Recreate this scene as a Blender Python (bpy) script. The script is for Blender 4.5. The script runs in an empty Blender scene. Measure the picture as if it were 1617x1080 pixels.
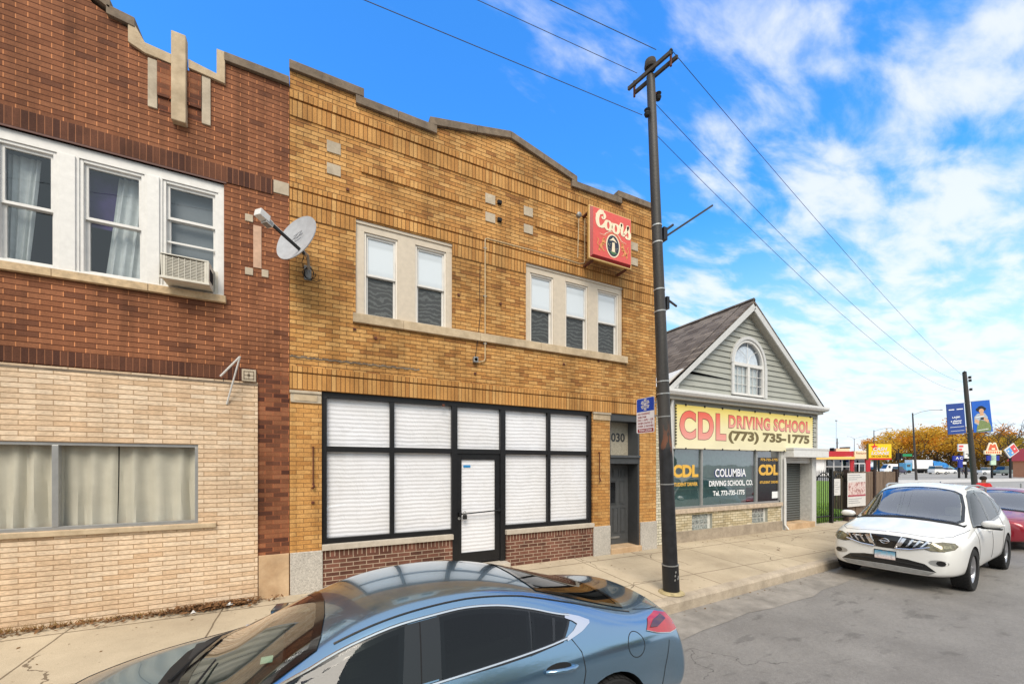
import bpy, bmesh, math, random
from math import radians as R, sin, cos, pi, atan2, sqrt
from mathutils import Vector, Matrix
from mathutils.bvhtree import BVHTree
random.seed(7)
SC = bpy.context.scene
COL = SC.collection
# ---------------------------------------------------------------- camera
YAW = R(26.3); CAMZ = 2.26; FOC = 615.0; HOR = 735.0; PCX = 808.5
cam = bpy.data.objects.new('camera', bpy.data.cameras.new('camera')); COL.objects.link(cam)
cam.location = (0, 0, CAMZ); cam.rotation_euler = (R(90), 0, -YAW)
cam.data.sensor_width = 36; cam.data.lens = FOC / 1617 * 36
cam.data.shift_x = 0.0; cam.data.shift_y = (HOR - 540) / 1617
cam.data.clip_start = 0.05; cam.data.clip_end = 3000
SC.camera = cam
# ---------------------------------------------------------------- light
SUN_EL, SUN_AZ = R(48), R(205)          # azimuth clockwise from +Y
SC.view_settings.view_transform = 'Standard'; SC.view_settings.look = 'None'
SC.view_settings.exposure = 0.80; SC.view_settings.gamma = 1
SKYGAIN = (.48, 1.52, 2.45, 1)
world = bpy.data.worlds.new('World'); SC.world = world; world.use_nodes = True
def build_world():
    nt = world.node_tree; N = nt.nodes; L = nt.links; N.clear()
    out = N.new('ShaderNodeOutputWorld'); bg = N.new('ShaderNodeBackground')
    sky = N.new('ShaderNodeTexSky'); sky.sky_type = 'NISHITA'; sky.sun_disc = False
    sky.sun_elevation = SUN_EL; sky.sun_rotation = SUN_AZ
    sky.air_density = 1.0; sky.dust_density = 0.6; sky.ozone_density = 2.5
    hs = N.new('ShaderNodeHueSaturation'); hs.inputs['Saturation'].default_value = 1.0
    hs.inputs['Value'].default_value = 1.0
    gn = N.new('ShaderNodeMixRGB'); gn.blend_type = 'MULTIPLY'; gn.inputs[0].default_value = 1; gn.inputs[2].default_value = SKYGAIN
    L.new(sky.outputs[0], gn.inputs[1]); dk = N.new('ShaderNodeMixRGB'); dk.blend_type = 'DARKEN'; dk.inputs[0].default_value = 1; dk.inputs[2].default_value = (5.5, 6.0, 6.6, 1); L.new(gn.outputs[0], dk.inputs[1]); L.new(dk.outputs[0], hs.inputs['Color'])
    tc = N.new('ShaderNodeTexCoord'); sp = N.new('ShaderNodeSeparateXYZ'); L.new(tc.outputs['Generated'], sp.inputs[0])
    def mth(op, a, b=None, c=None):
        m = N.new('ShaderNodeMath'); m.operation = op
        for i, v in enumerate((a, b, c)):
            if v is None: continue
            if isinstance(v, (int, float)): m.inputs[i].default_value = v
            else: L.new(v, m.inputs[i])
        return m.outputs[0]
    z = mth('MAXIMUM', sp.outputs[2], 0.0)
    den = mth('ADD', z, 0.10)
    u = mth('DIVIDE', sp.outputs[0], den); v = mth('DIVIDE', sp.outputs[1], den)
    cb = N.new('ShaderNodeCombineXYZ'); L.new(u, cb.inputs[0]); L.new(v, cb.inputs[1])
    mp = N.new('ShaderNodeMapping'); mp.inputs['Rotation'].default_value = (0, 0, R(-32)); mp.inputs['Scale'].default_value = (.75, 1.7, 1)
    mp.inputs['Location'].default_value = (3.1, 1.7, 0)
    L.new(cb.outputs[0], mp.inputs[0])
    n1 = N.new('ShaderNodeTexNoise'); n1.inputs['Scale'].default_value = 4.6; n1.inputs['Detail'].default_value = 9; n1.inputs['Roughness'].default_value = 0.55; n1.inputs['Distortion'].default_value = 0.25
    L.new(mp.outputs[0], n1.inputs['Vector'])
    n2 = N.new('ShaderNodeTexNoise'); n2.inputs['Scale'].default_value = 0.9; n2.inputs['Detail'].default_value = 3
    L.new(mp.outputs[0], n2.inputs['Vector'])
    s = mth('ADD', mth('MULTIPLY', n1.outputs[0], 0.72), mth('MULTIPLY', n2.outputs[0], 0.38)); s = mth('ADD', s, mth('MULTIPLY', mth('MAXIMUM', mth('SUBTRACT', mth('MULTIPLY', sp.outputs[0], -1.0), .42), 0.0), 1.6))
    # more cloud to the east (+X), clear over the buildings
    east = mth('ADD', mth('MULTIPLY', sp.outputs[0], 0.24), mth('MULTIPLY', sp.outputs[1], -0.07))
    s = mth('ADD', s, east); s = mth('ADD', s, mth('MULTIPLY', mth('MAXIMUM', mth('MULTIPLY', sp.outputs[1], -1.0), 0.0), 0.6))
    zt = N.new('ShaderNodeMapRange'); zt.inputs['From Min'].default_value = .775; zt.inputs['From Max'].default_value = .84; zt.inputs['To Max'].default_value = .8; L.new(sp.outputs[2], zt.inputs['Value']); s = mth('ADD', s, zt.outputs[0])
    mr = N.new('ShaderNodeMapRange'); mr.interpolation_type = 'SMOOTHSTEP'
    mr.inputs['From Min'].default_value = 0.605; mr.inputs['From Max'].default_value = 0.84
    L.new(s, mr.inputs['Value'])
    # thin haze veil to the horizon
    hz = N.new('ShaderNodeMapRange'); hz.interpolation_type = 'SMOOTHSTEP'
    hz.inputs['From Min'].default_value = 0.52; hz.inputs['From Max'].default_value = 0.0
    hz.inputs['To Max'].default_value = 0.93
    L.new(sp.outputs[2], hz.inputs['Value'])
    m1 = N.new('ShaderNodeMixRGB'); L.new(hz.outputs[0], m1.inputs[0]); L.new(hs.outputs[0], m1.inputs[1]); m1.inputs[2].default_value = (5.3, 6.0, 6.8, 1)
    m2 = N.new('ShaderNodeMixRGB'); L.new(mth('MULTIPLY', mr.outputs[0], 0.82), m2.inputs[0]); L.new(m1.outputs[0], m2.inputs[1]); m2.inputs[2].default_value = (5.9, 6.05, 6.3, 1)
    L.new(m2.outputs[0], bg.inputs[0]); bg.inputs[1].default_value = 0.10
    L.new(bg.outputs[0], out.inputs[0])
build_world()
sd = bpy.data.lights.new('sun', 'SUN'); sd.energy = 2.0; sd.angle = R(32); sd.color = (1, .895, .76)
sun = bpy.data.objects.new('sun', sd); COL.objects.link(sun)
sdir = Vector((sin(SUN_AZ) * cos(SUN_EL), cos(SUN_AZ) * cos(SUN_EL), sin(SUN_EL)))
sun.rotation_euler = sdir.to_track_quat('Z', 'Y').to_euler(); sun.location = (0, -5, 20)

# ---------------------------------------------------------------- measuring helpers (surveyed directions -> places)
S_, C_ = sin(YAW), cos(YAW)
def F(px, py, Y=6.9):                 # point of the plane y=Y seen in that direction -> (X, Z)
    u = (px - PCX) / FOC; v = (HOR - py) / FOC; t = Y / (C_ - u * S_)
    return t * (S_ + u * C_), CAMZ + v * t
def FX(px, Y=6.9): return F(px, 0, Y)[0]
def T(px, py, t):                     # point at depth t
    u = (px - PCX) / FOC
    return Vector((t * (S_ + u * C_), t * (C_ - u * S_), CAMZ + t * (HOR - py) / FOC))

# ---------------------------------------------------------------- objects
def link(o): COL.objects.link(o); return o
def tag(o, label=None, cat=None, group=None, kind=None):
    if label: o['label'] = label
    if cat: o['category'] = cat
    if group: o['group'] = group
    if kind: o['kind'] = kind
    return o
def thing(name, loc, label, cat, rotz=0, group=None, scale=1):
    o = bpy.data.objects.new(name, None); link(o); o.location = loc; o.rotation_euler = (0, 0, rotz)
    o.empty_display_size = .2
    return tag(o, label, cat, group)
def pmat(o):
    m = Matrix.Identity(4)
    while o: m = Matrix.LocRotScale(o.location, o.rotation_euler, o.scale) @ m; o = o.parent
    return m
class MB:
    def __init__(s): s.v = []; s.f = []; s.m = []; s.mats = []
    def mi(s, mat):
        if mat not in s.mats: s.mats.append(mat)
        return s.mats.index(mat)
    def add(s, vs, fs, mat):
        b = len(s.v); s.v += [tuple(v) for v in vs]; k = s.mi(mat)
        for f in fs: s.f.append(tuple(i + b for i in f)); s.m.append(k)
        return s
    def box(s, x0, y0, z0, x1, y1, z1, mat):
        if x0 > x1: x0, x1 = x1, x0
        if y0 > y1: y0, y1 = y1, y0
        if z0 > z1: z0, z1 = z1, z0
        vs = [(x, y, z) for x in (x0, x1) for y in (y0, y1) for z in (z0, z1)]
        return s.add(vs, [(0, 1, 3, 2), (4, 6, 7, 5), (0, 4, 5, 1), (2, 3, 7, 6), (0, 2, 6, 4), (1, 5, 7, 3)], mat)
    def obox(s, c, ax, ay, az, mat):  # oriented box, half vectors
        c = Vector(c); vs = [c + ax * i + ay * j + az * k for i in (-1, 1) for j in (-1, 1) for k in (-1, 1)]
        return s.add(vs, [(0, 1, 3, 2), (4, 6, 7, 5), (0, 4, 5, 1), (2, 3, 7, 6), (0, 2, 6, 4), (1, 5, 7, 3)], mat)
    def prism(s, pts, y0, y1, mat):   # polygon in XZ extruded in y
        n = len(pts); a = sum(pts[i][0] * pts[(i + 1) % n][1] - pts[(i + 1) % n][0] * pts[i][1] for i in range(n))
        if a < 0: pts = pts[::-1]
        vs = [(x, y0, z) for x, z in pts] + [(x, y1, z) for x, z in pts]
        fs = [tuple(range(n)), tuple(range(2 * n - 1, n - 1, -1))]
        for i in range(n): j = (i + 1) % n; fs.append((i, i + n, j + n, j)[::-1] if False else (j, i, i + n, j + n)[::1])
        return s.add(vs, fs, mat)
    def quad(s, a, b, c, d, mat): return s.add([a, b, c, d], [(0, 1, 2, 3)], mat)
    def tube(s, path, r, mat, n=8, cap=True):
        P = [Vector(p) for p in path]; m = len(P); vs = []
        rs = r if isinstance(r, (list, tuple)) else [r] * m
        up = None
        for i in range(m):
            d = (P[min(i + 1, m - 1)] - P[max(i - 1, 0)]).normalized()
            if up is None: up = Vector((0, 0, 1)) if abs(d.z) < .9 else Vector((1, 0, 0))
            a = d.cross(up).normalized(); b = a.cross(d).normalized(); up = b
            for k in range(n): t = 2 * pi * k / n; vs.append(P[i] + (a * cos(t) + b * sin(t)) * rs[i])
        fs = [(i * n + k, i * n + (k + 1) % n, (i + 1) * n + (k + 1) % n, (i + 1) * n + k) for i in range(m - 1) for k in range(n)]
        if cap: fs += [tuple(range(n))[::-1], tuple(range((m - 1) * n, m * n))]
        return s.add(vs, fs, mat)
    def lathe(s, prof, mat, n=24, M=None):  # prof (r,h) round local z
        vs = []; m = len(prof)
        for r, h in prof:
            for k in range(n): t = 2 * pi * k / n; vs.append(Vector((r * cos(t), r * sin(t), h)))
        if M: vs = [M @ v for v in vs]
        fs = [(i * n + k, i * n + (k + 1) % n, (i + 1) * n + (k + 1) % n, (i + 1) * n + k) for i in range(m - 1) for k in range(n)]
        if prof[0][0] > 1e-4: fs.append(tuple(range(n))[::-1])
        if prof[-1][0] > 1e-4: fs.append(tuple(range((m - 1) * n, m * n)))
        return s.add(vs, fs, mat)
    def obj(s, name, parent=None, local=False, smooth=False, bevel=0, fixn=True):
        me = bpy.data.meshes.new(name); vs = s.v
        if parent is not None and not local:
            Mi = pmat(parent).inverted(); vs = [Mi @ Vector(v) for v in vs]
        me.from_pydata([tuple(v) for v in vs], [], s.f)
        for m in s.mats: me.materials.append(m)
        for p, k in zip(me.polygons, s.m): p.material_index = k
        if fixn or bevel:
            bm = bmesh.new(); bm.from_mesh(me)
            if bevel:
                bmesh.ops.remove_doubles(bm, verts=bm.verts, dist=1e-6)
            bmesh.ops.recalc_face_normals(bm, faces=bm.faces)
            if bevel:
                es = [e for e in bm.edges if len(e.link_faces) == 2 and e.calc_face_angle(0) > .6]
                bmesh.ops.bevel(bm, geom=es, offset=bevel, segments=2, affect='EDGES', profile=.6, clamp_overlap=True)
            bm.to_mesh(me); bm.free()
        if smooth:
            me.polygons.foreach_set('use_smooth', [True] * len(me.polygons))
            try: me.set_sharp_from_angle(angle=R(38))
            except Exception: pass
        me.update()
        o = link(bpy.data.objects.new(name, me))
        if parent is not None: o.parent = parent
        return o
def copy_tree(o, parent=None):
    c = o.copy(); COL.objects.link(c)
    if parent: c.parent = parent
    for ch in list(o.children): copy_tree(ch, c)
    return c
# ---------------------------------------------------------------- text
def text_verts(s, bold=0.0, spacing=1.0, shear=0):
    cu = bpy.data.curves.new('tx', 'FONT'); cu.body = s; cu.offset = bold; cu.space_character = spacing; cu.shear = shear
    cu.extrude = 0.0; cu.resolution_u = 4
    o = bpy.data.objects.new('tx', cu); COL.objects.link(o); bpy.context.view_layer.update()
    me = bpy.data.meshes.new_from_object(o.evaluated_get(bpy.context.evaluated_depsgraph_get()))
    v = [tuple(x.co) for x in me.vertices]; f = [tuple(p.vertices) for p in me.polygons]
    bpy.data.objects.remove(o); bpy.data.curves.remove(cu); bpy.data.meshes.remove(me)
    return v, f
def text_to(mb, s, x0, x1, z0, z1, fr, mat, bold=0.0, spacing=1.0, th=0.004, shear=0, fitbox=None):
    """flat lettering fitted to a box; fr(x,z,d) maps in-plane coordinates and outward offset to space"""
    v, f = text_verts(s, bold, spacing, shear)
    xs = [a[0] for a in v]; ys = [a[1] for a in v]; ax, bx, ay, by = min(xs), max(xs), min(ys), max(ys)
    if x1 is None: x1 = x0 + (bx - ax) * (z1 - z0) / (by - ay)
    out = [fr(x0 + (a[0] - ax) / (bx - ax) * (x1 - x0), z0 + (a[1] - ay) / (by - ay) * (z1 - z0), th) for a in v]
    mb.add(out, f, mat)
def fr_wall(Y):                       # lettering on a wall that faces the street
    return lambda x, z, d: (x, Y - d, z)
def fr_plane(o, ex, ez):
    o = Vector(o); ex = Vector(ex).normalized(); ez = Vector(ez).normalized(); n = ex.cross(ez)
    return lambda x, z, d: tuple(o + ex * x + ez * z + n * d)
def wtext(s, x0, x1, z0, z1, fr, mat, name, parent, **k):
    mb = MB(); text_to(mb, s, x0, x1, z0, z1, fr, mat, **k); return mb.obj(name, parent, fixn=False)
# ---------------------------------------------------------------- materials
def hexc(r, g, b): return tuple(((c / 255) / 12.92 if c / 255 <= .04045 else ((c / 255 + .055) / 1.055) ** 2.4) for c in (r, g, b)) + (1,)
class NT:
    def __init__(s, name):
        s.mat = bpy.data.materials.new(name); s.mat.use_nodes = True; s.t = s.mat.node_tree; s.N = s.t.nodes; s.L = s.t.links
        s.b = s.N['Principled BSDF']; s.out = s.N['Material Output']; s.pos = None
    def P(s):
        if not s.pos: s.pos = s.N.new('ShaderNodeNewGeometry')
        return s.pos.outputs['Position']
    def xyz(s, v=None):
        n = s.N.new('ShaderNodeSeparateXYZ'); s.L.new(v or s.P(), n.inputs[0]); return n.outputs
    def m(s, op, a, b=None, c=None, clamp=False):
        n = s.N.new('ShaderNodeMath'); n.operation = op; n.use_clamp = clamp
        for i, v in enumerate((a, b, c)):
            if v is None: continue
            if isinstance(v, (int, float)): n.inputs[i].default_value = v
            else: s.L.new(v, n.inputs[i])
        return n.outputs[0]
    def comb(s, x, y, z=0):
        n = s.N.new('ShaderNodeCombineXYZ')
        for i, v in enumerate((x, y, z)):
            if isinstance(v, (int, float)): n.inputs[i].default_value = v
            else: s.L.new(v, n.inputs[i])
        return n.outputs[0]
    def noise(s, scale, detail=4, rough=.5, vec=None, sc=None, dist=0):
        n = s.N.new('ShaderNodeTexNoise'); n.inputs['Scale'].default_value = scale; n.inputs['Detail'].default_value = detail
        n.inputs['Roughness'].default_value = rough; n.inputs['Distortion'].default_value = dist
        v = vec or s.P()
        if sc:
            mp = s.N.new('ShaderNodeMapping'); mp.inputs['Scale'].default_value = sc; s.L.new(v, mp.inputs[0]); v = mp.outputs[0]
        s.L.new(v, n.inputs['Vector']); return n.outputs[0]
    def ramp(s, fac, stops, interp='LINEAR'):
        n = s.N.new('ShaderNodeValToRGB'); e = n.color_ramp.elements; n.color_ramp.interpolation = interp
        while len(e) < len(stops): e.new(.5)
        for i, (p, c) in enumerate(stops):
            e[i].position = p; e[i].color = c if isinstance(c, tuple) else (c, c, c, 1)
        s.L.new(fac, n.inputs[0]); return n.outputs[0]
    def mix(s, fac, a, b, mode='MIX'):
        n = s.N.new('ShaderNodeMixRGB'); n.blend_type = mode
        for i, v in enumerate((fac, a, b)):
            if isinstance(v, (int, float)): n.inputs[i].default_value = v if i == 0 else (v, v, v, 1)
            elif isinstance(v, tuple): n.inputs[i].default_value = v
            else: s.L.new(v, n.inputs[i])
        return n.outputs[0]
    def mr(s, v, a, b, c=0, d=1, smooth=False):
        n = s.N.new('ShaderNodeMapRange'); n.inputs[1].default_value = a; n.inputs[2].default_value = b; n.inputs[3].default_value = c; n.inputs[4].default_value = d
        if smooth: n.interpolation_type = 'SMOOTHSTEP'
        s.L.new(v, n.inputs[0]); return n.outputs[0]
    def bump(s, h, strength=.5, dist=.01, target='Normal'):
        n = s.N.new('ShaderNodeBump'); n.inputs['Strength'].default_value = strength; n.inputs['Distance'].default_value = dist
        s.L.new(h, n.inputs['Height']); s.L.new(n.outputs[0], s.b.inputs[target]); return n
    def col(s, c):
        if isinstance(c, tuple): s.b.inputs['Base Color'].default_value = c
        else: s.L.new(c, s.b.inputs['Base Color'])
        return s
    def set(s, **k):
        for a, v in k.items():
            s.b.inputs[a.replace('_', ' ')].default_value = v
        return s
def simple(name, rgb, rough=.6, metal=0, coat=0, noise=0.12, nscale=12, bump=0, spec=.5):
    n = NT(name); c = hexc(*rgb)
    if noise:
        f = n.noise(nscale, 5, .6)
        d = tuple(x * (1 - noise * 1.6) for x in c[:3]) + (1,); e = tuple(min(1, x * (1 + noise)) for x in c[:3]) + (1,)
        n.col(n.ramp(f, [(.3, d), (.7, e)]))
    else: n.col(c)
    n.set(Roughness=rough, Metallic=metal, Coat_Weight=coat, Specular_IOR_Level=spec)
    if bump: n.bump(n.noise(nscale * 6, 4, .6), bump, .01)
    return n.mat
def brick(name, w, h, mort, stops, mcol, hcol=None, soldier=False, bump=.6, grime=.35, tex=60, tsc=(1, 1, 1), coff=(0, 0), mbump=1.0, vstain=0.25, rough=.85):
    n = NT(name); o = n.xyz(); u = n.m('ADD', n.m('ADD', o[0], o[1]), coff[0]); z = n.m('ADD', o[2], coff[1])
    a, b = (z, u) if soldier else (u, z)
    # tiny waviness so that courses are hand laid
    wob = n.m('MULTIPLY', n.m('SUBTRACT', n.noise(1.3, 2), .5), .012)
    b = n.m('ADD', b, wob) if not soldier else b
    vec = n.comb(a, b)
    t = n.N.new('ShaderNodeTexBrick'); n.L.new(vec, t.inputs['Vector'])
    t.offset = 0.0 if soldier else .5; t.inputs['Scale'].default_value = 1; t.inputs['Brick Width'].default_value = w; t.inputs['Row Height'].default_value = h
    t.inputs['Mortar Size'].default_value = mort; t.inputs['Mortar Smooth'].default_value = .15; t.inputs['Bias'].default_value = 0
    t.inputs['Color1'].default_value = (0, 0, 0, 1); t.inputs['Color2'].default_value = (1, 1, 1, 1); t.inputs['Mortar'].default_value = (.5, .5, .5, 1)
    bc = n.ramp(t.outputs['Color'], stops)
    fine = n.noise(tex, 6, .7, sc=tsc)
    bc = n.mix(1, bc, n.ramp(fine, [(.28, .62), (.5, .95), (.75, 1.22)]), 'MULTIPLY')
    fac = t.outputs['Fac']
    mc = mcol
    if hcol is not None:
        fr = n.m('FRACT', n.m('DIVIDE', b, h)); d = n.m('ABSOLUTE', n.m('SUBTRACT', fr, .5))
        hm = n.m('GREATER_THAN', d, .5 - mort / h * 1.05)
        mc = n.mix(hm, mcol, hcol)
    c = n.mix(fac, bc, mc)
    g = n.noise(.9, 6, .65, dist=.6)
    c = n.mix(1, c, n.ramp(g, [(.32, 1 - grime), (.55, 1.0), (.75, 1.08)]), 'MULTIPLY')
    st = n.noise(5, 4, .6, sc=(1, 1, .08))
    c = n.mix(1, c, n.ramp(st, [(.35, 1 - vstain), (.55, 1.0)]), 'MULTIPLY')
    n.col(c).set(Roughness=rough, Specular_IOR_Level=.25)
    hgt = n.m('ADD', n.m('MULTIPLY', fac, -mbump), n.m('MULTIPLY', fine, .45))
    n.bump(hgt, bump, .012)
    return n.mat
M = {}
Y1 = hexc(197, 143, 81); Y2 = hexc(206, 154, 91); Y3 = hexc(184, 130, 72); Y4 = hexc(213, 165, 103); Y5 = hexc(164, 112, 64)
ystops = [(0, Y5), (.12, Y3), (.35, Y1), (.65, Y2), (.9, Y4), (1, Y2)]
M['yb'] = brick('yellow_brick', .2055, .0685, .0048, ystops, hexc(134, 98, 58), hexc(80, 55, 32), bump=.8, tex=45, grime=.4)  # dark bed joints: shadow of the raked mortar put into the colour
M['yb_low'] = brick('yellow_brick_repointed', .2055, .0685, .0045, [(0, Y3), (.2, Y1), (.6, Y2), (.9, Y4), (1, Y2)], hexc(136, 98, 58), bump=.6, tex=45, grime=.22)
M['ys'] = brick('yellow_soldier_brick', 60, .0685, .0048, [(0, Y3), (.35, Y1), (.7, Y2), (1, Y4)], hexc(110, 76, 42), soldier=True, bump=.8, grime=.3)
R1 = hexc(143, 91, 62); R2 = hexc(158, 104, 73); R3 = hexc(116, 74, 54); R4 = hexc(186, 120, 84)
M['rb'] = brick('red_brick', .2055, .0685, .0055, [(0, R3), (.2, R1), (.6, R2), (1, R1)], hexc(216, 144, 96), hexc(92, 50, 32), bump=1.0, tex=85, grime=.3, tsc=(1, 1, 1.6))  # bed joints carry the shade under each course, painted into the mortar
M['rb_low'] = brick('red_brick_dark', .2055, .0685, .0055, [(0, hexc(82, 48, 38)), (.35, R3), (.7, R1), (1, R2)], hexc(176, 106, 70), hexc(140, 84, 58), bump=.9, tex=85, grime=.3)
M['rs'] = brick('red_soldier_brick', 60, .0685, .0048, [(0, hexc(80, 50, 40)), (.5, hexc(98, 62, 47)), (1, R3)], hexc(150, 100, 72), soldier=True, bump=.9, tex=85)
M['tan'] = brick('tan_split_stone', .30, .0640, .0052, [(0, hexc(214, 182, 148)), (.3, hexc(226, 198, 166)), (.7, hexc(232, 209, 181)), (1, hexc(218, 188, 155))], hexc(184, 154, 124), hexc(166, 136, 106), bump=1.0, tex=20, tsc=(1, 1, 4), grime=.16, vstain=.12)
M['bb'] = brick('brown_brick', .2055, .0685, .0065, [(0, hexc(92, 60, 50)), (.4, hexc(114, 76, 63)), (1, hexc(130, 88, 73))], hexc(178, 158, 138), bump=.4, grime=.12)
M['bbs'] = brick('brown_soldier_brick', 60, .0685, .0065, [(0, hexc(92, 60, 50)), (1, hexc(130, 88, 73))], hexc(178, 158, 138), soldier=True, bump=.4, grime=.12)
M['cb'] = brick('cream_brick', .2055, .0685, .0060, [(0, hexc(192, 176, 142)), (.5, hexc(212, 198, 166)), (1, hexc(222, 210, 182))], hexc(132, 120, 92), bump=.6, grime=.2)
M['cbw'] = brick('weathered_cream_brick', .2055, .0685, .0060, [(0, hexc(200, 194, 170)), (1, hexc(228, 222, 204))], hexc(120, 112, 96), bump=.6, grime=.3)
def stone(name, a, b, scale=7, speck=0, grime=.25, rough=.85):
    n = NT(name); f = n.noise(scale, 8, .65)
    c = n.ramp(f, [(.3, hexc(*a)), (.7, hexc(*b))])
    c = n.mix(1, c, n.ramp(n.noise(1.6, 6, .6, dist=.5), [(.33, 1 - grime), (.55, 1.0)]), 'MULTIPLY')
    if speck:
        c = n.mix(1, c, n.ramp(n.noise(90, 3, .8), [(.36, 1 - speck), (.48, 1.0), (.7, 1.15)]), 'MULTIPLY')
    n.col(c).set(Roughness=rough, Specular_IOR_Level=.25); n.bump(n.noise(55, 6, .7), .35, .008); return n.mat
M['lime'] = stone('limestone', (176, 156, 128), (206, 186, 156))
M['limel'] = stone('pale_limestone', (172, 158, 138), (198, 184, 162), grime=.2)
M['cop'] = stone('weathered_coping', (104, 92, 80), (140, 124, 106), grime=.35)
M['granite'] = stone('speckled_granite', (168, 162, 154), (206, 200, 190), scale=30, speck=.5, grime=.15)
M['tanst'] = stone('tan_base_stone', (178, 146, 112), (212, 184, 150), scale=3, grime=.3)
M['sill'] = stone('concrete_sill', (176, 166, 152), (200, 190, 176), grime=.12)
M['white'] = simple('white_window_paint', (216, 214, 210), .45, noise=.05)
M['offw'] = simple('cream_window_vinyl', (200, 187, 168), .5, noise=.05)
M['offw2'] = simple('sash_vinyl', (226, 218, 206), .45, noise=.03)
M['black'] = simple('black_aluminium', (34, 34, 36), .38, noise=.12, metal=.3)
M['blk'] = simple('black_rubber', (20, 20, 20), .75, noise=.1)
M['greyp'] = simple('grey_door_paint', (78, 80, 82), .45, noise=.06)
M['greyd'] = simple('dark_grey_paint', (62, 64, 66), .5, noise=.08)
M['alu'] = simple('aluminium', (176, 176, 174), .35, metal=.6, noise=.06)
M['galv'] = simple('galvanised_steel', (150, 150, 148), .5, metal=.5, noise=.15)
M['rust'] = simple('rusty_iron', (96, 52, 34), .85, noise=.3, nscale=30)
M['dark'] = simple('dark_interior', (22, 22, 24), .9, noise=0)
M['conduit'] = simple('cream_conduit', (190, 168, 132), .6, noise=.15)
def siding(name, rgb, pitch, z0=0):
    n = NT(name); o = n.xyz(); fr = n.m('FRACT', n.m('DIVIDE', n.m('ADD', o[2], z0), pitch))
    c = n.mix(1, hexc(*rgb), n.ramp(n.noise(2, 5, .6), [(.3, .85), (.6, 1.03)]), 'MULTIPLY'); n.col(c).set(Roughness=.55)
    n.bump(fr, 1.0, .02); return n.mat
M['curt'] = simple('sheer_curtain', (206, 208, 202), .9, noise=.08)
M['curtg'] = simple('greenish_curtain', (190, 186, 172), .9, noise=.06, nscale=3)
def glass(name, tint=(1, 1, 1), trans=.8, rough=.02, boost=1.0, wav=0.0, gmin=0.04):
    n = NT(name); N, L = n.N, n.L; N.remove(n.b)
    tr = N.new('ShaderNodeBsdfTransparent'); tr.inputs[0].default_value = (tint[0] * trans, tint[1] * trans, tint[2] * trans, 1)
    gl = N.new('ShaderNodeBsdfGlossy'); gl.inputs['Roughness'].default_value = rough; gl.inputs['Color'].default_value = (.95, .97, 1, 1)
    fr = N.new('ShaderNodeFresnel'); n.P(); L.new(n.m('SUBTRACT', 1.5, n.m('MULTIPLY', n.pos.outputs['Backfacing'], .8333)), fr.inputs[0])
    fc = n.m('MULTIPLY', n.m('ADD', fr.outputs[0], gmin), boost, clamp=True)
    if wav:
        b = N.new('ShaderNodeBump'); b.inputs['Strength'].default_value = wav; b.inputs['Distance'].default_value = .01
        L.new(n.noise(1.6, 2), b.inputs['Height']); L.new(b.outputs[0], gl.inputs['Normal'])
    mx = N.new('ShaderNodeMixShader'); L.new(fc, mx.inputs[0]); L.new(tr.outputs[0], mx.inputs[1]); L.new(gl.outputs[0], mx.inputs[2])
    L.new(mx.outputs[0], n.out.inputs[0]); return n.mat
M['glass'] = glass('window_glass', (.99, .99, .98), 1.0, boost=1.0, wav=.15, gmin=.0)
M['glassblue'] = glass('storm_glass', (.86, .90, .94), .95, boost=1.2, wav=.2, gmin=.02)
M['carglass'] = glass('tinted_car_glass', (.5, .55, .55), .45, boost=.85, gmin=.0)
M['windscreen'] = glass('windscreen_glass', (.8, .92, .84), .9, boost=1.7)
M['suvscreen'] = glass('suv_windscreen_glass', (.8, .92, .86), .9, boost=3.4, gmin=.02)
M['darkglass'] = glass('dark_far_glass', (.3, .35, .4), .3, boost=1.6)
def paper():
    n = NT('white_paper_behind_glass'); o = n.xyz()
    ph = n.m('ADD', n.m('MULTIPLY', o[2], 90.0), n.m('MULTIPLY', n.noise(1.8, 3, sc=(1, 1, .4)), 5.0))
    wv = n.m('SINE', ph)
    wr = n.noise(5, 7, .65, dist=1.2)
    c = n.mix(1, hexc(230, 231, 236), n.ramp(wv, [(0, .93), (.5, .99), (1, 1.0)]), 'MULTIPLY')
    c = n.mix(1, c, n.ramp(wr, [(.33, .93), (.5, 1.0)]), 'MULTIPLY'); c = n.mix(1, c, n.ramp(n.noise(.9, 3), [(.35, (.93, .92, .90, 1)), (.6, (1, 1, 1, 1))]), 'MULTIPLY')
    n.col(c).set(Roughness=.7, Coat_Weight=.9, Coat_Roughness=.03)
    n.bump(n.m('ADD', n.m('MULTIPLY', wv, .35), n.m('MULTIPLY', wr, 1.5)), .35, .02)
    return n.mat
M['paper'] = paper()
def blind(name, rgb, pitch=.026, spec=.6):
    n = NT(name); o = n.xyz(); fr = n.m('FRACT', n.m('DIVIDE', o[2], pitch))
    c = n.mix(1, hexc(*rgb), n.ramp(fr, [(0, .82), (.2, 1.0), (.9, 1.0), (1, .82)]), 'MULTIPLY')
    n.col(c).set(Roughness=.6, Coat_Weight=spec, Coat_Roughness=.02); return n.mat
M['ublind'] = blind('pale_roller_blind', (206, 214, 220), .5, 1.0)
def screen():
    n = NT('insect_screen'); o = n.xyz(); w = n.m('SINE', n.m('ADD', n.m('MULTIPLY', o[2], 75), n.m('MULTIPLY', n.noise(3, 4, .6), 26)))
    n.col(n.ramp(w, [(.0, hexc(52, 55, 56)), (1, hexc(84, 88, 88))])).set(Roughness=.6, Coat_Weight=.3); return n.mat
M['screen'] = screen()
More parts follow.
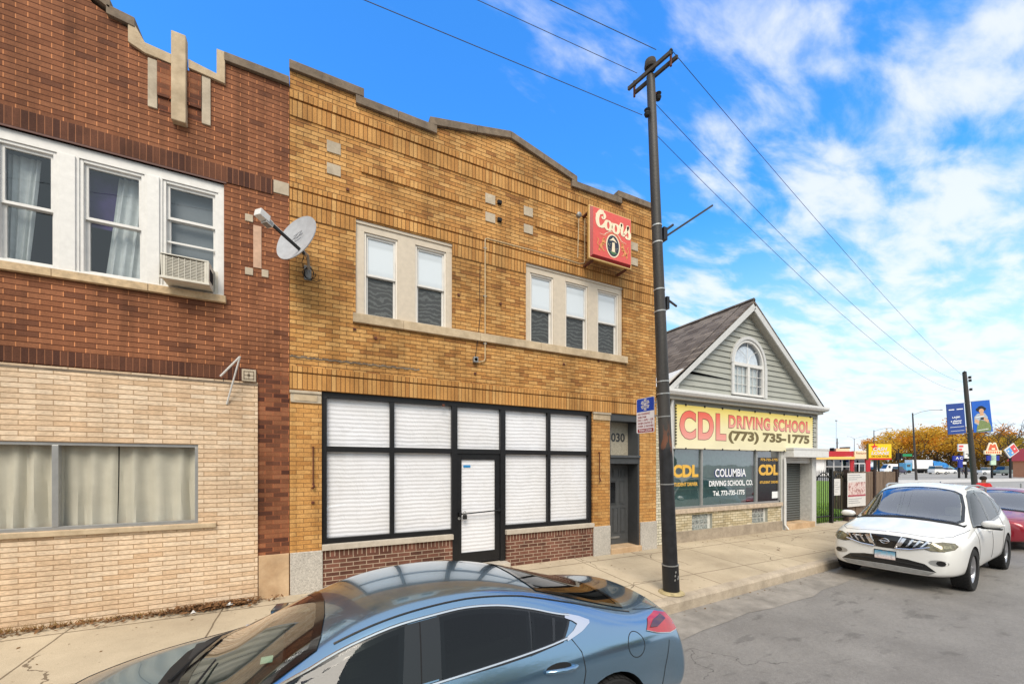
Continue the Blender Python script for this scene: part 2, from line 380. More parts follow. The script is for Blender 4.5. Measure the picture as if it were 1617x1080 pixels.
# the ground
def concrete():
    n = NT('sidewalk_concrete'); o = n.xyz(); x, y = o[0], o[1]
    c = n.ramp(n.noise(1.1, 8, .62), [(.3, hexc(172, 157, 134)), (.7, hexc(200, 185, 160))])
    c = n.mix(1, c, n.ramp(n.noise(160, 2, .8), [(.3, .72), (.5, 1.0), (.75, 1.12)]), 'MULTIPLY')
    c = n.mix(1, c, n.ramp(n.noise(.35, 4, .6), [(.35, .86), (.6, 1.02)]), 'MULTIPLY')
    wob = n.m('MULTIPLY', n.m('SUBTRACT', n.noise(6, 4), .5), .02)
    fx = n.m('FRACT', n.m('DIVIDE', n.m('ADD', n.m('ADD', x, 1.21 - .76 + 153), wob), 1.53)); jx = n.m('LESS_THAN', n.m('ABSOLUTE', n.m('SUBTRACT', fx, .5)), .0065)
    j1 = n.m('LESS_THAN', n.m('ABSOLUTE', n.m('SUBTRACT', n.m('ADD', y, wob), 6.57)), .012)
    j2 = n.m('LESS_THAN', n.m('ABSOLUTE', n.m('SUBTRACT', n.m('ADD', y, wob), 5.15)), .009)
    vo = n.N.new('ShaderNodeTexVoronoi'); vo.feature = 'DISTANCE_TO_EDGE'; vo.inputs['Scale'].default_value = .33
    mv = n.N.new('ShaderNodeVectorMath'); mv.operation = 'ADD'; n.L.new(n.P(), mv.inputs[0])
    nn = n.N.new('ShaderNodeTexNoise'); nn.inputs['Scale'].default_value = 2.2; nn.inputs['Detail'].default_value = 8; n.L.new(n.P(), nn.inputs['Vector'])
    sc = n.N.new('ShaderNodeVectorMath'); sc.operation = 'SCALE'; sc.inputs['Scale'].default_value = .55; n.L.new(nn.outputs['Color'], sc.inputs[0]); n.L.new(sc.outputs[0], mv.inputs[1]); n.L.new(mv.outputs[0], vo.inputs['Vector'])
    ck = n.m('MULTIPLY', n.m('LESS_THAN', vo.outputs[0], .0028), n.m('GREATER_THAN', n.noise(.8, 2), .50))
    jm = n.m('MAXIMUM', n.m('MAXIMUM', jx, j1), n.m('MAXIMUM', j2, ck))
    c = n.mix(n.m('MULTIPLY', jm, .75), c, hexc(84, 68, 52))
    sp = n.m('GREATER_THAN', n.noise(14, 2, .5), .73)
    c = n.mix(n.m('MULTIPLY', sp, .5), c, hexc(96, 82, 66))
    n.col(c).set(Roughness=.9, Specular_IOR_Level=.2); n.bump(n.m('ADD', n.m('MULTIPLY', jm, -1.5), n.noise(120, 3, .7)), .35, .006); return n.mat
M['conc'] = concrete()
def asphalt():
    n = NT('asphalt'); c = n.ramp(n.noise(.7, 8, .62), [(.3, hexc(118, 115, 112)), (.7, hexc(140, 137, 133))])
    c = n.mix(1, c, n.ramp(n.noise(140, 2, .9), [(.28, .42), (.5, 1.0), (.72, 1.6)]), 'MULTIPLY')
    c = n.mix(1, c, n.ramp(n.noise(1.5, 3, .55, sc=(1, 1.5, 1)), [(.30, .70), (.36, .98), (.7, 1.02)]), 'MULTIPLY')
    c = n.mix(1, c, n.ramp(n.noise(28, 3, .7), [(.35, .88), (.55, 1.0), (.7, 1.1)]), 'MULTIPLY')
    o_ = n.xyz(); near = n.m('MULTIPLY', n.mr(o_[1], 1.6, 2.6), n.mr(o_[1], 4.4, 3.7)); sp_ = n.ramp(n.noise(2.3, 5, .6, sc=(.7, 2.2, 1)), [(.34, .74), (.41, 1.0)]); c = n.mix(near, c, n.mix(1, c, sp_, 'MULTIPLY'))
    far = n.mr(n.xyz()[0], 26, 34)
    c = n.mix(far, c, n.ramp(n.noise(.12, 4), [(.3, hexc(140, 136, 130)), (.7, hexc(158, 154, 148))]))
    vo = n.N.new('ShaderNodeTexVoronoi'); vo.feature = 'DISTANCE_TO_EDGE'; vo.inputs['Scale'].default_value = .22
    mv = n.N.new('ShaderNodeVectorMath'); mv.operation = 'ADD'; n.L.new(n.P(), mv.inputs[0])
    nn = n.N.new('ShaderNodeTexNoise'); nn.inputs['Scale'].default_value = 1.7; nn.inputs['Detail'].default_value = 8; n.L.new(n.P(), nn.inputs['Vector']); n.L.new(nn.outputs['Color'], mv.inputs[1]); n.L.new(mv.outputs[0], vo.inputs['Vector'])
    ck = n.m('MULTIPLY', n.m('LESS_THAN', vo.outputs[0], .0013), n.m('GREATER_THAN', n.noise(.5, 2), .60))
    c = n.mix(n.m('MULTIPLY', ck, .6), c, hexc(50, 48, 46))
    n.col(c).set(Roughness=.85, Specular_IOR_Level=.3); n.bump(n.noise(180, 3, .8), .5, .008); return n.mat
M['asph'] = asphalt()
M['gutter'] = stone('worn_gutter_concrete', (132, 127, 120), (160, 154, 146), scale=4, speck=.3)
M['curb'] = stone('curb_concrete', (168, 154, 136), (196, 182, 162), scale=4, speck=.3)
def lawn():
    n = NT('lawn_ground'); c = n.ramp(n.noise(3, 8, .7), [(.3, hexc(92, 120, 40)), (.55, hexc(126, 160, 52)), (.75, hexc(150, 176, 78))]); n.col(c).set(Roughness=.95); n.bump(n.noise(60, 4), .8, .03); return n.mat
M['lawn'] = lawn()
# ================================================================= SETTING
RZ = -0.05                      # road level
GZ = 0.27                      # pavement level at the building line
def curb_y(x): return 4.20 + .054 * (x - 2.5)
def ground():
    g = MB(); g.quad((-900, -900, RZ), (1500, -900, RZ), (1500, 1500, RZ), (-900, 1500, RZ), M['asph']); o = g.obj('road'); tag(o, kind='structure')
    # pavement slab, sloping gently to the kerb
    xs = [-30, -10, -5, 0, 5, 10, 15, 20, 24]; s = MB()
    for a, b in zip(xs, xs[1:]):
        ya, yb = curb_y(a) + .17, curb_y(b) + .17
        s.quad((a, ya, .15), (b, yb, .15), (b, 9.2, GZ), (a, 9.2, GZ), M['conc']) if False else None
        s.quad((a, ya, .15), (b, yb, .15), (b, 6.9, GZ), (a, 6.9, GZ), M['conc'])
        s.quad((a, 6.9, GZ), (b, 6.9, GZ), (b, 7.5, GZ + .003), (a, 7.5, GZ + .003), M['conc'])
    a, b = 24, 30; s.quad((a, curb_y(a) + .17, .15), (b, 6.2, .15), (b, 7.5, .18), (a, 7.5, GZ), M['conc'])
    s.quad((24, curb_y(24) + .17, .15), (24, curb_y(24) + .17, RZ), (30, 6.2, RZ), (30, 6.2, .15), M['conc'])
    s.quad((30, 6.2, .15), (30, 6.2, RZ), (30, 16, RZ), (30, 16, .15), M['conc'])
    s.quad((24, 7.5, GZ), (30, 7.5, .18), (30, 16, .15), (28.4, 16, .15), M['conc'])
    o = s.obj('sidewalk'); tag(o, kind='structure')
    k = MB(); n = 60
    for i in range(n):
        a = -30 + i * .9; b = a + .9
        w = .004 * sin(i * 1.7)
        p = [(curb_y(a) + w, RZ - .01), (curb_y(a) + .008 + w, .10), (curb_y(a) + .035 + w, .142), (curb_y(a) + .17, .151)]
        w2 = .004 * sin((i + 1) * 1.7)
        q = [(curb_y(b) + w2, RZ - .01), (curb_y(b) + .008 + w2, .10), (curb_y(b) + .035 + w2, .142), (curb_y(b) + .17, .151)]
        for j in range(3): k.quad((a, p[j][0], p[j][1]), (b, q[j][0], q[j][1]), (b, q[j + 1][0], q[j + 1][1]), (a, p[j + 1][0], p[j + 1][1]), M['curb'])
    o = k.obj('curb', smooth=True, fixn=False); tag(o, kind='structure')
    g2 = MB(); xs = [-30 + .6 * i for i in range(90)]
    for a, b in zip(xs, xs[1:]):
        wa = .62 + .05 * sin(a * 1.9) + .03 * sin(a * 5.1); wb = .62 + .05 * sin(b * 1.9) + .03 * sin(b * 5.1)
        g2.quad((a, curb_y(a) - wa, RZ + .005), (b, curb_y(b) - wb, RZ + .005), (b, curb_y(b), RZ + .005), (a, curb_y(a), RZ + .005), M['gutter'])
    o = g2.obj('gutter'); tag(o, kind='structure')
    l = MB(); lp = [(14.76, 7.5), (24, 7.5), (30, 8.6), (52, 14.7), (58, 20), (60, 36), (14.76, 36)]; l.add([(x, y, .278) for x, y in lp] + [(x, y, RZ) for x, y in lp], [tuple(range(7))] + [(i, (i + 1) % 7, 7 + (i + 1) % 7, 7 + i) for i in range(1, 6)], M['lawn'])
    o = l.obj('lawn'); tag(o, kind='structure')
ground()
# grass blades in the vacant lot
def grass():
    mb = MB(); g1 = simple('grass_blade', (120, 158, 52), .8, noise=.35, nscale=3)
    rnd = random.Random(3)
    for i in range(9000):
        x = 14.9 + rnd.random() ** 1.2 * 9; y = 7.35 + rnd.random() ** 1.6 * 9; z = .27; h = .05 + .07 * rnd.random(); a = rnd.random() * 6.28; w = .012
        lx, ly = rnd.uniform(-.04, .04), rnd.uniform(-.04, .04)
        mb.add([(x - w * cos(a), y - w * sin(a), z), (x + w * cos(a), y + w * sin(a), z), (x + lx, y + ly, z + h)], [(0, 1, 2)], g1)
    tag(mb.obj('grass', fixn=False), 'bright green grass growing in the vacant lot behind the iron gate', 'grass', kind='stuff')
grass()
# ================================================================= BUILDING HELPERS
def wall_grid(mb, x0, x1, z0, z1, y0, y1, holes, bands, default):
    """street wall with openings; bands = [(z0,z1,mat,xa,xb)]"""
    xs = sorted({x0, x1} | {h[0] for h in holes} | {h[1] for h in holes} | {b[3] for b in bands if len(b) > 3} | {b[4] for b in bands if len(b) > 3})
    zs = sorted({z0, z1} | {h[2] for h in holes} | {h[3] for h in holes} | {b[0] for b in bands} | {b[1] for b in bands})
    xs = [x for x in xs if x0 - 1e-6 <= x <= x1 + 1e-6]; zs = [z for z in zs if z0 - 1e-6 <= z <= z1 + 1e-6]
    for i in range(len(xs) - 1):
        for j in range(len(zs) - 1):
            cx, cz = (xs[i] + xs[i + 1]) / 2, (zs[j] + zs[j + 1]) / 2
            if any(h[0] < cx < h[1] and h[2] < cz < h[3] for h in holes): continue
            m = default
            for b in bands:
                if b[0] < cz < b[1] and (len(b) < 4 or b[3] < cx < b[4]): m = b[2]
            mb.quad((xs[i], y0, zs[j]), (xs[i + 1], y0, zs[j]), (xs[i + 1], y0, zs[j + 1]), (xs[i], y0, zs[j + 1]), m)
    for h in holes:
        a, b, c, d = h[:4]; m = default
        mb.quad((a, y0, c), (a, y1, c), (a, y1, d), (a, y0, d), m); mb.quad((b, y0, c), (b, y0, d), (b, y1, d), (b, y1, c), m)
        mb.quad((a, y0, c), (b, y0, c), (b, y1, c), (a, y1, c), m); mb.quad((a, y0, d), (a, y1, d), (b, y1, d), (b, y0, d), m)
def shell(parent, x0, x1, y0, y1, z0, z1, side, roofm, roofname='roof'):
    mb = MB()
    mb.quad((x0, y0, z0), (x0, y1, z0), (x0, y1, z1), (x0, y0, z1), side); mb.quad((x1, y0, z0), (x1, y0, z1), (x1, y1, z1), (x1, y1, z0), side)
    mb.quad((x0, y1, z0), (x1, y1, z0), (x1, y1, z1), (x0, y1, z1), side); mb.obj('side_wall', parent, fixn=False)
    r = MB(); r.box(x0 + .01, y0 + .31, z1 - .5, x1 - .01, y1 - .01, z1 - .4, roofm); r.obj(roofname, parent)
M['roofing'] = simple('black_roofing', (60, 58, 56), .9)
def sash_window(parent, x0, x1, z0, z1, y, fm, up, lo, frame=.05, mid=.5, name='window', bead=None, sashm=None, setlo=.035):
    """double hung window: frame > sashes, panes. y = outer face of frame"""
    fr = MB(); f = frame
    fr.box(x0, y, z0, x0 + f, y + .12, z1, fm); fr.box(x1 - f, y, z0, x1, y + .12, z1, fm)
    fr.box(x0 + f, y, z1 - f, x1 - f, y + .12, z1, fm); fr.box(x0 + f, y, z0, x1 - f, y + .12, z0 + f * .9, fm)
    w = fr.obj(name, parent, bevel=.004); w_ = w
    zm = z0 + (z1 - z0) * mid; s = .035; sm = sashm or fm
    for nm, a, b, dy, pm in (('upper_sash', zm - .015, z1 - f, .03, up), ('lower_sash', z0 + f * .9, zm + .015, .03 + setlo, lo)):
        m = MB(); xa, xb = x0 + f, x1 - f
        m.box(xa, y + dy, a, xa + s, y + dy + .03, b, sm); m.box(xb - s, y + dy, a, xb, y + dy + .03, b, sm)
        m.box(xa + s, y + dy, b - s, xb - s, y + dy + .03, b, sm); m.box(xa + s, y + dy, a, xb - s, y + dy + .03, a + s, sm)
        m.obj(nm, w_)
        p = MB(); p.quad((xa + s, y + dy + .018, a + s), (xb - s, y + dy + .018, a + s), (xb - s, y + dy + .018, b - s), (xa + s, y + dy + .018, b - s), pm)
        p.obj('pane', w_, fixn=False)
    return w_
def curtain(x0, x1, z0, z1, y, mat, folds, amp, name, parent, gather=0, seed=0, xt=None):
    rnd = random.Random(seed); n = folds * 8; mb = MB(); vs = []; rows = 10
    ph = [rnd.uniform(-.6, .6) for _ in range(n + 1)]; am = [rnd.uniform(.5, 1.3) for _ in range(folds + 2)]
    for r in range(rows + 1):
        t = r / rows; z = z1 + (z0 - z1) * t
        for i in range(n + 1):
            u = i / n; xx = x0 + (x1 - x0) * u
            if xt: xb = xt[0] + (xt[1] - xt[0]) * u; xx = xx * (1 - t) + xb * t
            a = amp * am[int(u * folds)] * (.6 + .5 * t)
            vs.append((xx + .3 * amp * sin(3 * u * folds + t), y + a * sin(u * folds * 2 * pi + .5 * sin(t * 3 + u * 7)), z))
    W = n + 1; fs = [(r * W + i, r * W + i + 1, (r + 1) * W + i + 1, (r + 1) * W + i) for r in range(rows) for i in range(n)]
    mb.add(vs, fs, mat); return mb.obj(name, parent, smooth=True, fixn=False)
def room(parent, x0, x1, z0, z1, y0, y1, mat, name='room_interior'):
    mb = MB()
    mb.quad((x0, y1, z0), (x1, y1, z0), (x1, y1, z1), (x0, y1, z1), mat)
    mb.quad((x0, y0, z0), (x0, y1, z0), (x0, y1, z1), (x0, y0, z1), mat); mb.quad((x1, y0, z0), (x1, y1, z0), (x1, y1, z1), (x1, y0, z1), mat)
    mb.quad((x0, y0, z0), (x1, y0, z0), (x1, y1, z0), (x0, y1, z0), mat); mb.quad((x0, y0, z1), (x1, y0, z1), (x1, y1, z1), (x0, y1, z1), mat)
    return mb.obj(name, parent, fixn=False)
Y = 6.9
# ================================================================= YELLOW BUILDING
YB = thing('brick_building', (3.45, Y, GZ), 'two storey yellow brick building with a papered black shopfront', 'building')
def yellow():
    X0, X1 = -.412, 7.297
    SF = (.031, 5.39, 0.0, 3.45)
    w1 = (.535, 2.19, 4.76, 6.33); w2 = (3.72, 6.25, 4.76, 6.35)
    dr = (5.873, 6.77, 0.0, 3.44)
    mb = MB(); holes = [w1, w2, (SF[0], SF[1], GZ, SF[3]), (dr[0], dr[1], GZ, dr[3])]
    ys, yb, yl = M['ys'], M['yb'], M['yb_low']
    wall_grid(mb, X0, X1, GZ, 8.15, Y, Y + .3, holes, [(.2, 3.40, yl), (4.6, 4.61, yb)], yb)
    top = [(X0, 8.15), (X1, 8.15), (X1, 8.39), (6.19, 8.37), (6.19, 8.23), (4.81, 8.20), (4.81, 8.345), (3.36, 8.68), (1.89, 8.345), (1.89, 8.21), (.535, 8.20), (.535, 8.345), (X0, 8.343)]
    mb.prism(top, Y, Y + .3, yb); mb.obj('street_wall', YB, fixn=False)
    # dark rear of the openings inside
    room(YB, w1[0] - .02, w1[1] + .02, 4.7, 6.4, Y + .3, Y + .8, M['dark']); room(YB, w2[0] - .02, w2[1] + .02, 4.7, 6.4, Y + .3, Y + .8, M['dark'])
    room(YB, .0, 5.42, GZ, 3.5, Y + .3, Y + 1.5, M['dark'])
    shell(YB, X0, X1, Y, Y + 18, GZ, 8.1, M['cbw'], M['roofing'])
    # soldier courses and projecting strings of headers
    def band(z0, z1, xa, xb, mat, d, name): b = MB(); b.box(xa, Y - d, z0, xb, Y + .01, z1, mat); return b.obj(name, YB)
    for z0, z1, xa, xb, st in [(7.66, 7.90, X0, X1 + .002, 'soldier_course'), (6.115, 6.355, X0, X1 + .002, 'soldier_course'), (3.452, 3.69, X0, X1 + .002, 'soldier_course')]:
        if st and z0 < 6.3 and z0 > 5:
            for a, b in ((X0, w1[0] - .0), (w1[1], w2[0]), (w2[1], X1)): band(z0 + .0, 6.33, a, b, M['ys'], .012, 'soldier_course')
            band(6.352, 6.52, X0, X1, M['ys'], .020, 'soldier_course')
        else: band(z0, z1, xa, xb, M['ys'], .016, 'soldier_course')
    band(7.925, 8.04, X0, X1, M['ys'], .030, 'header_course')
    band(7.12, 7.235, .62, 2.78, M['ys'], .026, 'header_course'); band(7.12, 7.235, 3.93, 6.45, M['ys'], .026, 'header_course')
    band(6.93, 7.045, .62, 2.78, M['ys'], .014, 'header_course') if False else None
    band(3.715, 3.80, X0, X1, M['ys'], .020, 'header_course')
    band(6.545, 6.62, X0, X1, M['ys'], .028, 'header_course')
    # sloping corbelled course under the upper soldier band
    # limestone squares
    for x in (.206, 2.942, 3.774, 6.60):
        for za, zb in ((7.285, 7.465), (6.935, 7.105)):
            b = MB(); b.box(x - .102, Y - .012, za, x + .102, Y + .01, zb, M['limel']); b.obj('stone_inlay', YB)
    for z in (7.36, 7.02):
        b = MB(); b.box(3.09, Y - .05, z - .03, 3.17, Y + .01, z + .03, M['dark']); b.obj('broken_anchor', YB)
    # coping stones
    def cop(pts, name='coping_stone'):
        c = MB(); lo = [(x, z) for x, z in pts]; hi = [(x, z + .135) for x, z in pts]
        c.prism(lo + hi[::-1], Y - .05, Y + .34, M['cop']); c.obj(name, YB, bevel=.008)
    cop([(X0 - .004, 8.345), (.66, 8.35)]); cop([(.535, 8.205), (1.215, 8.21)]); cop([(1.22, 8.21), (1.89, 8.212)])
    cop([(1.762, 8.33), (2.66, 8.52)]); cop([(2.665, 8.521), (3.37, 8.68)]); cop([(3.375, 8.68), (4.12, 8.508)]); cop([(4.125, 8.507), (4.95, 8.315)])
    cop([(4.815, 8.20), (5.45, 8.212)]); cop([(5.455, 8.212), (6.19, 8.232)]); cop([(6.075, 8.37), (6.68, 8.38)]); cop([(6.685, 8.38), (X1 + .02, 8.39)])
    # one sill runs under both windows
    for a, b in ((.49, 1.30), (1.303, 2.72), (2.723, 4.05), (4.053, 5.30), (5.303, 6.357)):
        s = MB(); s.box(a, Y - .055, 4.612, b, Y + .25, 4.762, M['lime']); s.obj('sill', YB, bevel=.006)
    # windows
    def group(h, wins, name='window_surround'):
        a, b, c, d = h; fm = M['offw']; m = MB(); y = Y + .035; e = .08
        xs = [a + .0] + [v for w in wins for v in w] + [b]
        m.box(a, y, d - .16, b, y + .1, d, fm)
        m.box(a, y - .02, d - .05, b, y + .02, d + .0, fm)
        for i in range(0, len(xs), 2):
            m.box(xs[i], y, c, xs[i + 1], y + .1, d - .16, fm)
        g = m.obj(name, YB, bevel=.004)
        for xa, xb in wins: sash_window(g, xa, xb, c + .004, d - .162, y + .02, M['offw2'], M['ublind'], M['screen'], frame=.03, mid=.51, sashm=M['white'])
    group(w1, [(FX(575, 6.96), FX(627.5, 6.96)), (FX(655.5, 6.96), FX(704, 6.96))])
    group(w2, [(FX(836.5, 6.96), FX(873, 6.96)), (FX(892, 6.96), FX(927, 6.96)), (FX(942.5, 6.96), FX(975.5, 6.96))])
    # bricks left of the shopfront: cap stone, base stones
    def st(x0, x1, z0, z1, m, d, name, bv=.008): b = MB(); b.box(x0, Y - d, z0, x1, Y + .05, z1, m); return b.obj(name, YB, bevel=bv)
    c = st(X0 + .01, .028, 3.24, 3.415, M['limel'], .02, 'capital'); b = MB(); b.box(X0 + .0, Y - .04, 3.385, .028, Y - .0, 3.425, M['limel']); b.box(X0 + .06, Y - .028, 3.27, -.03, Y - .0, 3.36, M['lime']); b.obj('moulding', c)
    c = st(5.40, 5.868, 3.27, 3.435, M['lime'], .03, 'capital'); b = MB(); b.box(5.385, Y - .05, 3.40, 5.872, Y, 3.44, M['limel']); b.obj('moulding', c)
    st(X0 + .006, .045, GZ - .02, .915, M['granite'], .03, 'base_stone'); st(5.40, 5.868, GZ - .02, .915, M['granite'], .035, 'base_stone'); st(6.772, X1, GZ - .02, .925, M['granite'], .035, 'base_stone')
    # rusty rods
    for px in (494.5, 945.5):
        x = FX(px); b = MB(); b.tube([(x, Y - .03, 2.55), (x, Y - .03, 1.98)], .011, M['rust'], 6); b.tube([(x, Y - .03, 1.98), (x + .012, Y - .05, 1.93), (x - .012, Y - .03, 1.90)], .018, M['rust'], 6); b.box(x - .012, Y - .03, 2.53, x + .012, Y, 2.56, M['rust']); b.obj('awning_rod', YB)
    for px, py in ((494, 793), (549, 300), (581, 511), (724, 466), (750, 590), (790, 480), (890, 575), (945, 570), (560, 520), (593, 534), (700, 640)):
        x, z = F(px, py); b = MB(); b.box(x - .022, Y - .02, z - .02, x + .022, Y + .004, z + .02, M['rust']); b.obj('anchor_bolt', YB)
    # ghost of a sign bracket over the shopfront
    b = MB(); rnd = random.Random(5)
    for i in range(26): x = .0 + rnd.random() * .42; z = 3.56 + rnd.random() * .08; b.box(x, Y - .018, z, x + .03, Y + .002, z + .012 + rnd.random() * .02, M['dark'])
    # shopfront
    yf = Y + .10; bl = M['black']; m = MB(); zb1, zb2 = 1.0, 1.0
    D0, D1 = FX(714.7, yf), FX(794.4, yf); tz = 2.53
    muls = [SF[0], FX(618.5, yf), FX(716.5, yf), FX(792.5, yf), FX(865, yf), SF[1]]
    t = .075
    fr_ = MB()
    fr_.box(SF[0], yf - .06, 3.36, SF[1], yf + .06, 3.45, bl)
    fr_.box(SF[0], yf - .06, 1.0, SF[0] + .075, yf + .06, 3.36, bl); fr_.box(SF[1] - .085, yf - .06, 1.0, SF[1], yf + .06, 3.36, bl)
    for x in (muls[1], muls[4]): fr_.box(x - t / 2, yf - .055, 1.0, x + t / 2, yf + .055, 3.36, bl)
    for x in (muls[2], muls[3]): fr_.box(x - .055, yf - .057, GZ + .12, x + .055, yf + .055, 3.36, bl)
    fr_.box(SF[0] + .07, yf - .05, tz - .045, SF[1] - .07, yf + .05, tz + .045, bl)
    fr_.box(SF[0] + .07, yf - .05, 1.0, muls[2] - .05, yf + .05, 1.085, bl); fr_.box(muls[3] + .05, yf - .05, 1.0, SF[1] - .07, yf + .05, 1.085, bl)
    f = fr_.obj('shopfront_frame', YB, bevel=.004)
    for i in range(5):
        a, b = muls[i], muls[i + 1]
        for za, zb in ((tz + .04, 3.37), (1.07, tz - .04)):
            if i == 2 and za < 2: continue
            p = MB(); p.quad((a, yf + .02, za), (b, yf + .02, za), (b, yf + .02, zb), (a, yf + .02, zb), M['paper']); p.obj('papered_pane', f, fixn=False)
    # door
    dl = MB(); x0, x1 = muls[2] + .055, muls[3] - .055; z0, z1 = GZ + .15, tz - .045; s = .105; yd = yf - .03
    dl.box(x0, yd, z0, x0 + s * .8, yd + .05, z1, bl); dl.box(x1 - s, yd, z0, x1, yd + .05, z1, bl); dl.box(x0 + s * .8, yd, z1 - .11, x1 - s, yd + .05, z1, bl); dl.box(x0 + s * .8, yd, z0, x1 - s, yd + .05, z0 + .2, bl)
    d = dl.obj('shop_door', YB, bevel=.004); p = MB(); p.quad((x0, yd + .03, z0), (x1, yd + .03, z0), (x1, yd + .03, z1), (x0, yd + .03, z1), M['paper']); p.obj('papered_pane', d, fixn=False)
    b = MB(); zh = F(755, 808, yd)[1]; b.tube([(x0 + .03, yd - .06, zh - .02), (x1 - .03, yd - .06, zh + .02)], .012, bl, 8); b.box(x0 + .02, yd - .07, zh - .05, x0 + .07, yd, zh + .01, bl); b.box(x1 - .07, yd - .07, zh - .0, x1 - .02, yd, zh + .05, bl); b.obj('push_bar', d)
    tp = MB(); tx, tzz = F(738, 736, yd); tp.box(tx - .07, yd + .022, tzz - .022, tx + .07, yd + .028, tzz + .022, simple('blue_tape', (30, 130, 190), .6, noise=0)); tp.obj('blue_tape', d)
    lk = MB(); lk.lathe([(.0, -.006), (.028, -.006), (.028, .006), (0, .006)], M['galv'], 16, Matrix.Translation((x0 + .04, yd - .006, zh - .10)) @ Matrix.Rotation(R(90), 4, 'X')); lk.obj('lock_cylinder', d)
    # bulkheads
    for a, b_ in ((SF[0] + .016, muls[2] - .057), (muls[3] + .057, SF[1] + .012)):
        m = MB(); m.box(a, Y + .0, GZ - .02, b_, Y + .25, .80, M['bb']); m.box(a, Y + .002, .80, b_, Y + .25, .905, M['bbs']); m.obj('brick_bulkhead', YB)
        m = MB(); m.box(a - .012, Y - .04, .908, b_ + .012, Y + .24, .998, M['sill']); m.obj('bulkhead_sill', YB, bevel=.006)
    m = MB(); m.box(muls[2] - .06, Y - .16, GZ - .05, muls[3] + .07, Y + .28, GZ + .12, M['sill']); m.obj('door_step', YB, bevel=.012)
    # entrance to the flats
    gp = M['greyp']; m = MB(); a, b_ = dr[0], dr[1]; yr = Y + .34
    m.box(a, Y + .02, 3.28, b_, Y + .38, 3.44, M['greyd']); m.box(a, Y + .0, 2.30, b_, Y + .40, 2.44, M['greyd']); m.box(a - .0, Y - .03, 2.44, b_, Y + .38, 2.50, gp)
    m.box(b_ - .05, Y + .01, GZ + .1, b_, Y + .38, 2.30, M['greyd']); m.box(a, Y + .01, GZ + .1, a + .03, Y + .38, 2.30, gp); m.box(b_ - .05, Y + .01, 2.5, b_, Y + .38, 3.28, gp); m.box(a, Y + .01, 2.5, a + .03, Y + .38, 3.28, gp)
    o = m.obj('entrance_frame', YB, bevel=.006)
    p = MB(); p.quad((a, yr, 2.45), (b_, yr, 2.45), (b_, yr, 3.3), (a, yr, 3.3), simple('frosted_transom', (176, 168, 150), .5, noise=.25, nscale=60, coat=.6)); tr = p.obj('transom_pane', YB, fixn=False)
    za = F(960, 697, yr)[1]; zb = F(960, 683, yr)[1]
    wtext('5030', FX(957.5, yr), FX(986.5, yr), za, zb, fr_wall(yr), M['greyd'], 'house_number', tr, bold=.03)
    dm = MB(); dx0, dx1 = a + .03, b_ - .05; dz0, dz1 = GZ + .12, 2.28; dm.box(dx0, yr, dz0, dx1, yr + .04, dz1, gp)
    W = dx1 - dx0; Hh = dz1 - dz0
    for (u0, u1, v0, v1) in [(.12, .36, .84, .95), (.42, .66, .84, .95), (.72, .9, .84, .95), (.66, .86, .50, .80), (.14, .34, .06 + .08, .46), (.42, .62, .14, .46), (.70, .9, .14, .46)]:
        xa, xb, zc, zd = dx0 + u0 * W, dx0 + u1 * W, dz0 + v0 * Hh, dz0 + v1 * Hh; e = .014
        dm.box(xa, yr - .012, zc, xb, yr, zc + e, gp); dm.box(xa, yr - .012, zd - e, xb, yr, zd, gp); dm.box(xa, yr - .012, zc + e, xa + e, yr, zd - e, gp); dm.box(xb - e, yr - .012, zc + e, xb, yr, zd - e, gp)
        dm.box(xa + .03, yr - .008, zc + .03, xb - .03, yr - .0005, zd - .03, gp)
    d = dm.obj('flat_door', YB)
    p = MB(); p.box(dx0 + .14 * W, yr - .014, dz0 + .50 * Hh, dx0 + .54 * W, yr - .002, dz0 + .80 * Hh, M['greyd']); p.box(dx0 + .18 * W, yr - .016, dz0 + .52 * Hh, dx0 + .5 * W, yr - .01, dz0 + .78 * Hh, simple('dark_pane', (24, 26, 28), .08, noise=0)); p.obj('door_light', d)
    p = MB(); p.box(dx0 + .3 * W, yr - .018, dz0 + .075 * Hh, dx0 + .66 * W, yr - .002, dz0 + .10 * Hh, M['galv']); p.obj('letter_slot', d)
    m = MB(); m.box(a - .0, Y - .06, GZ - .03, b_ + .02, Y + .36, GZ + .12, M['tanst']); m.obj('door_step', YB, bevel=.015)
    # sloping brick line (worn cornice joint) above the shopfront
    m = MB(); rnd = random.Random(9)
    for i in range(120):
        x = X0 + i / 120 * (2.0); z = 3.935 + .02 * sin(i * .7) * .3
        m.box(x, Y - .006 - rnd.random() * .008, z, x + .0165, Y + .002, z + .018 + rnd.random() * .016, M['cop'])
    m.obj('broken_mortar_ledge', YB)
    # conduit and box
    m = MB(); r = .011; c = [F(766, 376, Y - .03), ]
    xa = FX(766, Y - .03); zt = F(766, 376, Y - .03)[1]; zbm = F(766, 568, Y - .03)[1]; yb_ = Y - .03
    pth = [(FX(751), yb_, F(751, 573)[1]), (xa - .06, yb_, zbm - .04), (xa - .015, yb_, zbm - .02), (xa, yb_, zbm + .03), (xa, yb_, zt - .04), (xa + .012, yb_, zt - .01), (xa + .05, yb_, zt)]
    xe, ze = F(880, 406, yb_); xf, zf = F(915, 409, yb_)
    pth += [(xe, yb_, ze), (xf, yb_, ze - .01), (xf + .12, yb_, ze + .03), (xf + .14, yb_, ze + .1), (xf + .14, yb_, F(922, 345, yb_)[1])]
    m.tube(pth, r, M['conduit'], 8)
    for z in (zbm + .3, zbm + 1.2, zt - .2): m.box(xa - .03, Y - .035, z, xa + .03, Y, z + .02, M['galv'])
    m.obj('conduit', YB, smooth=True)
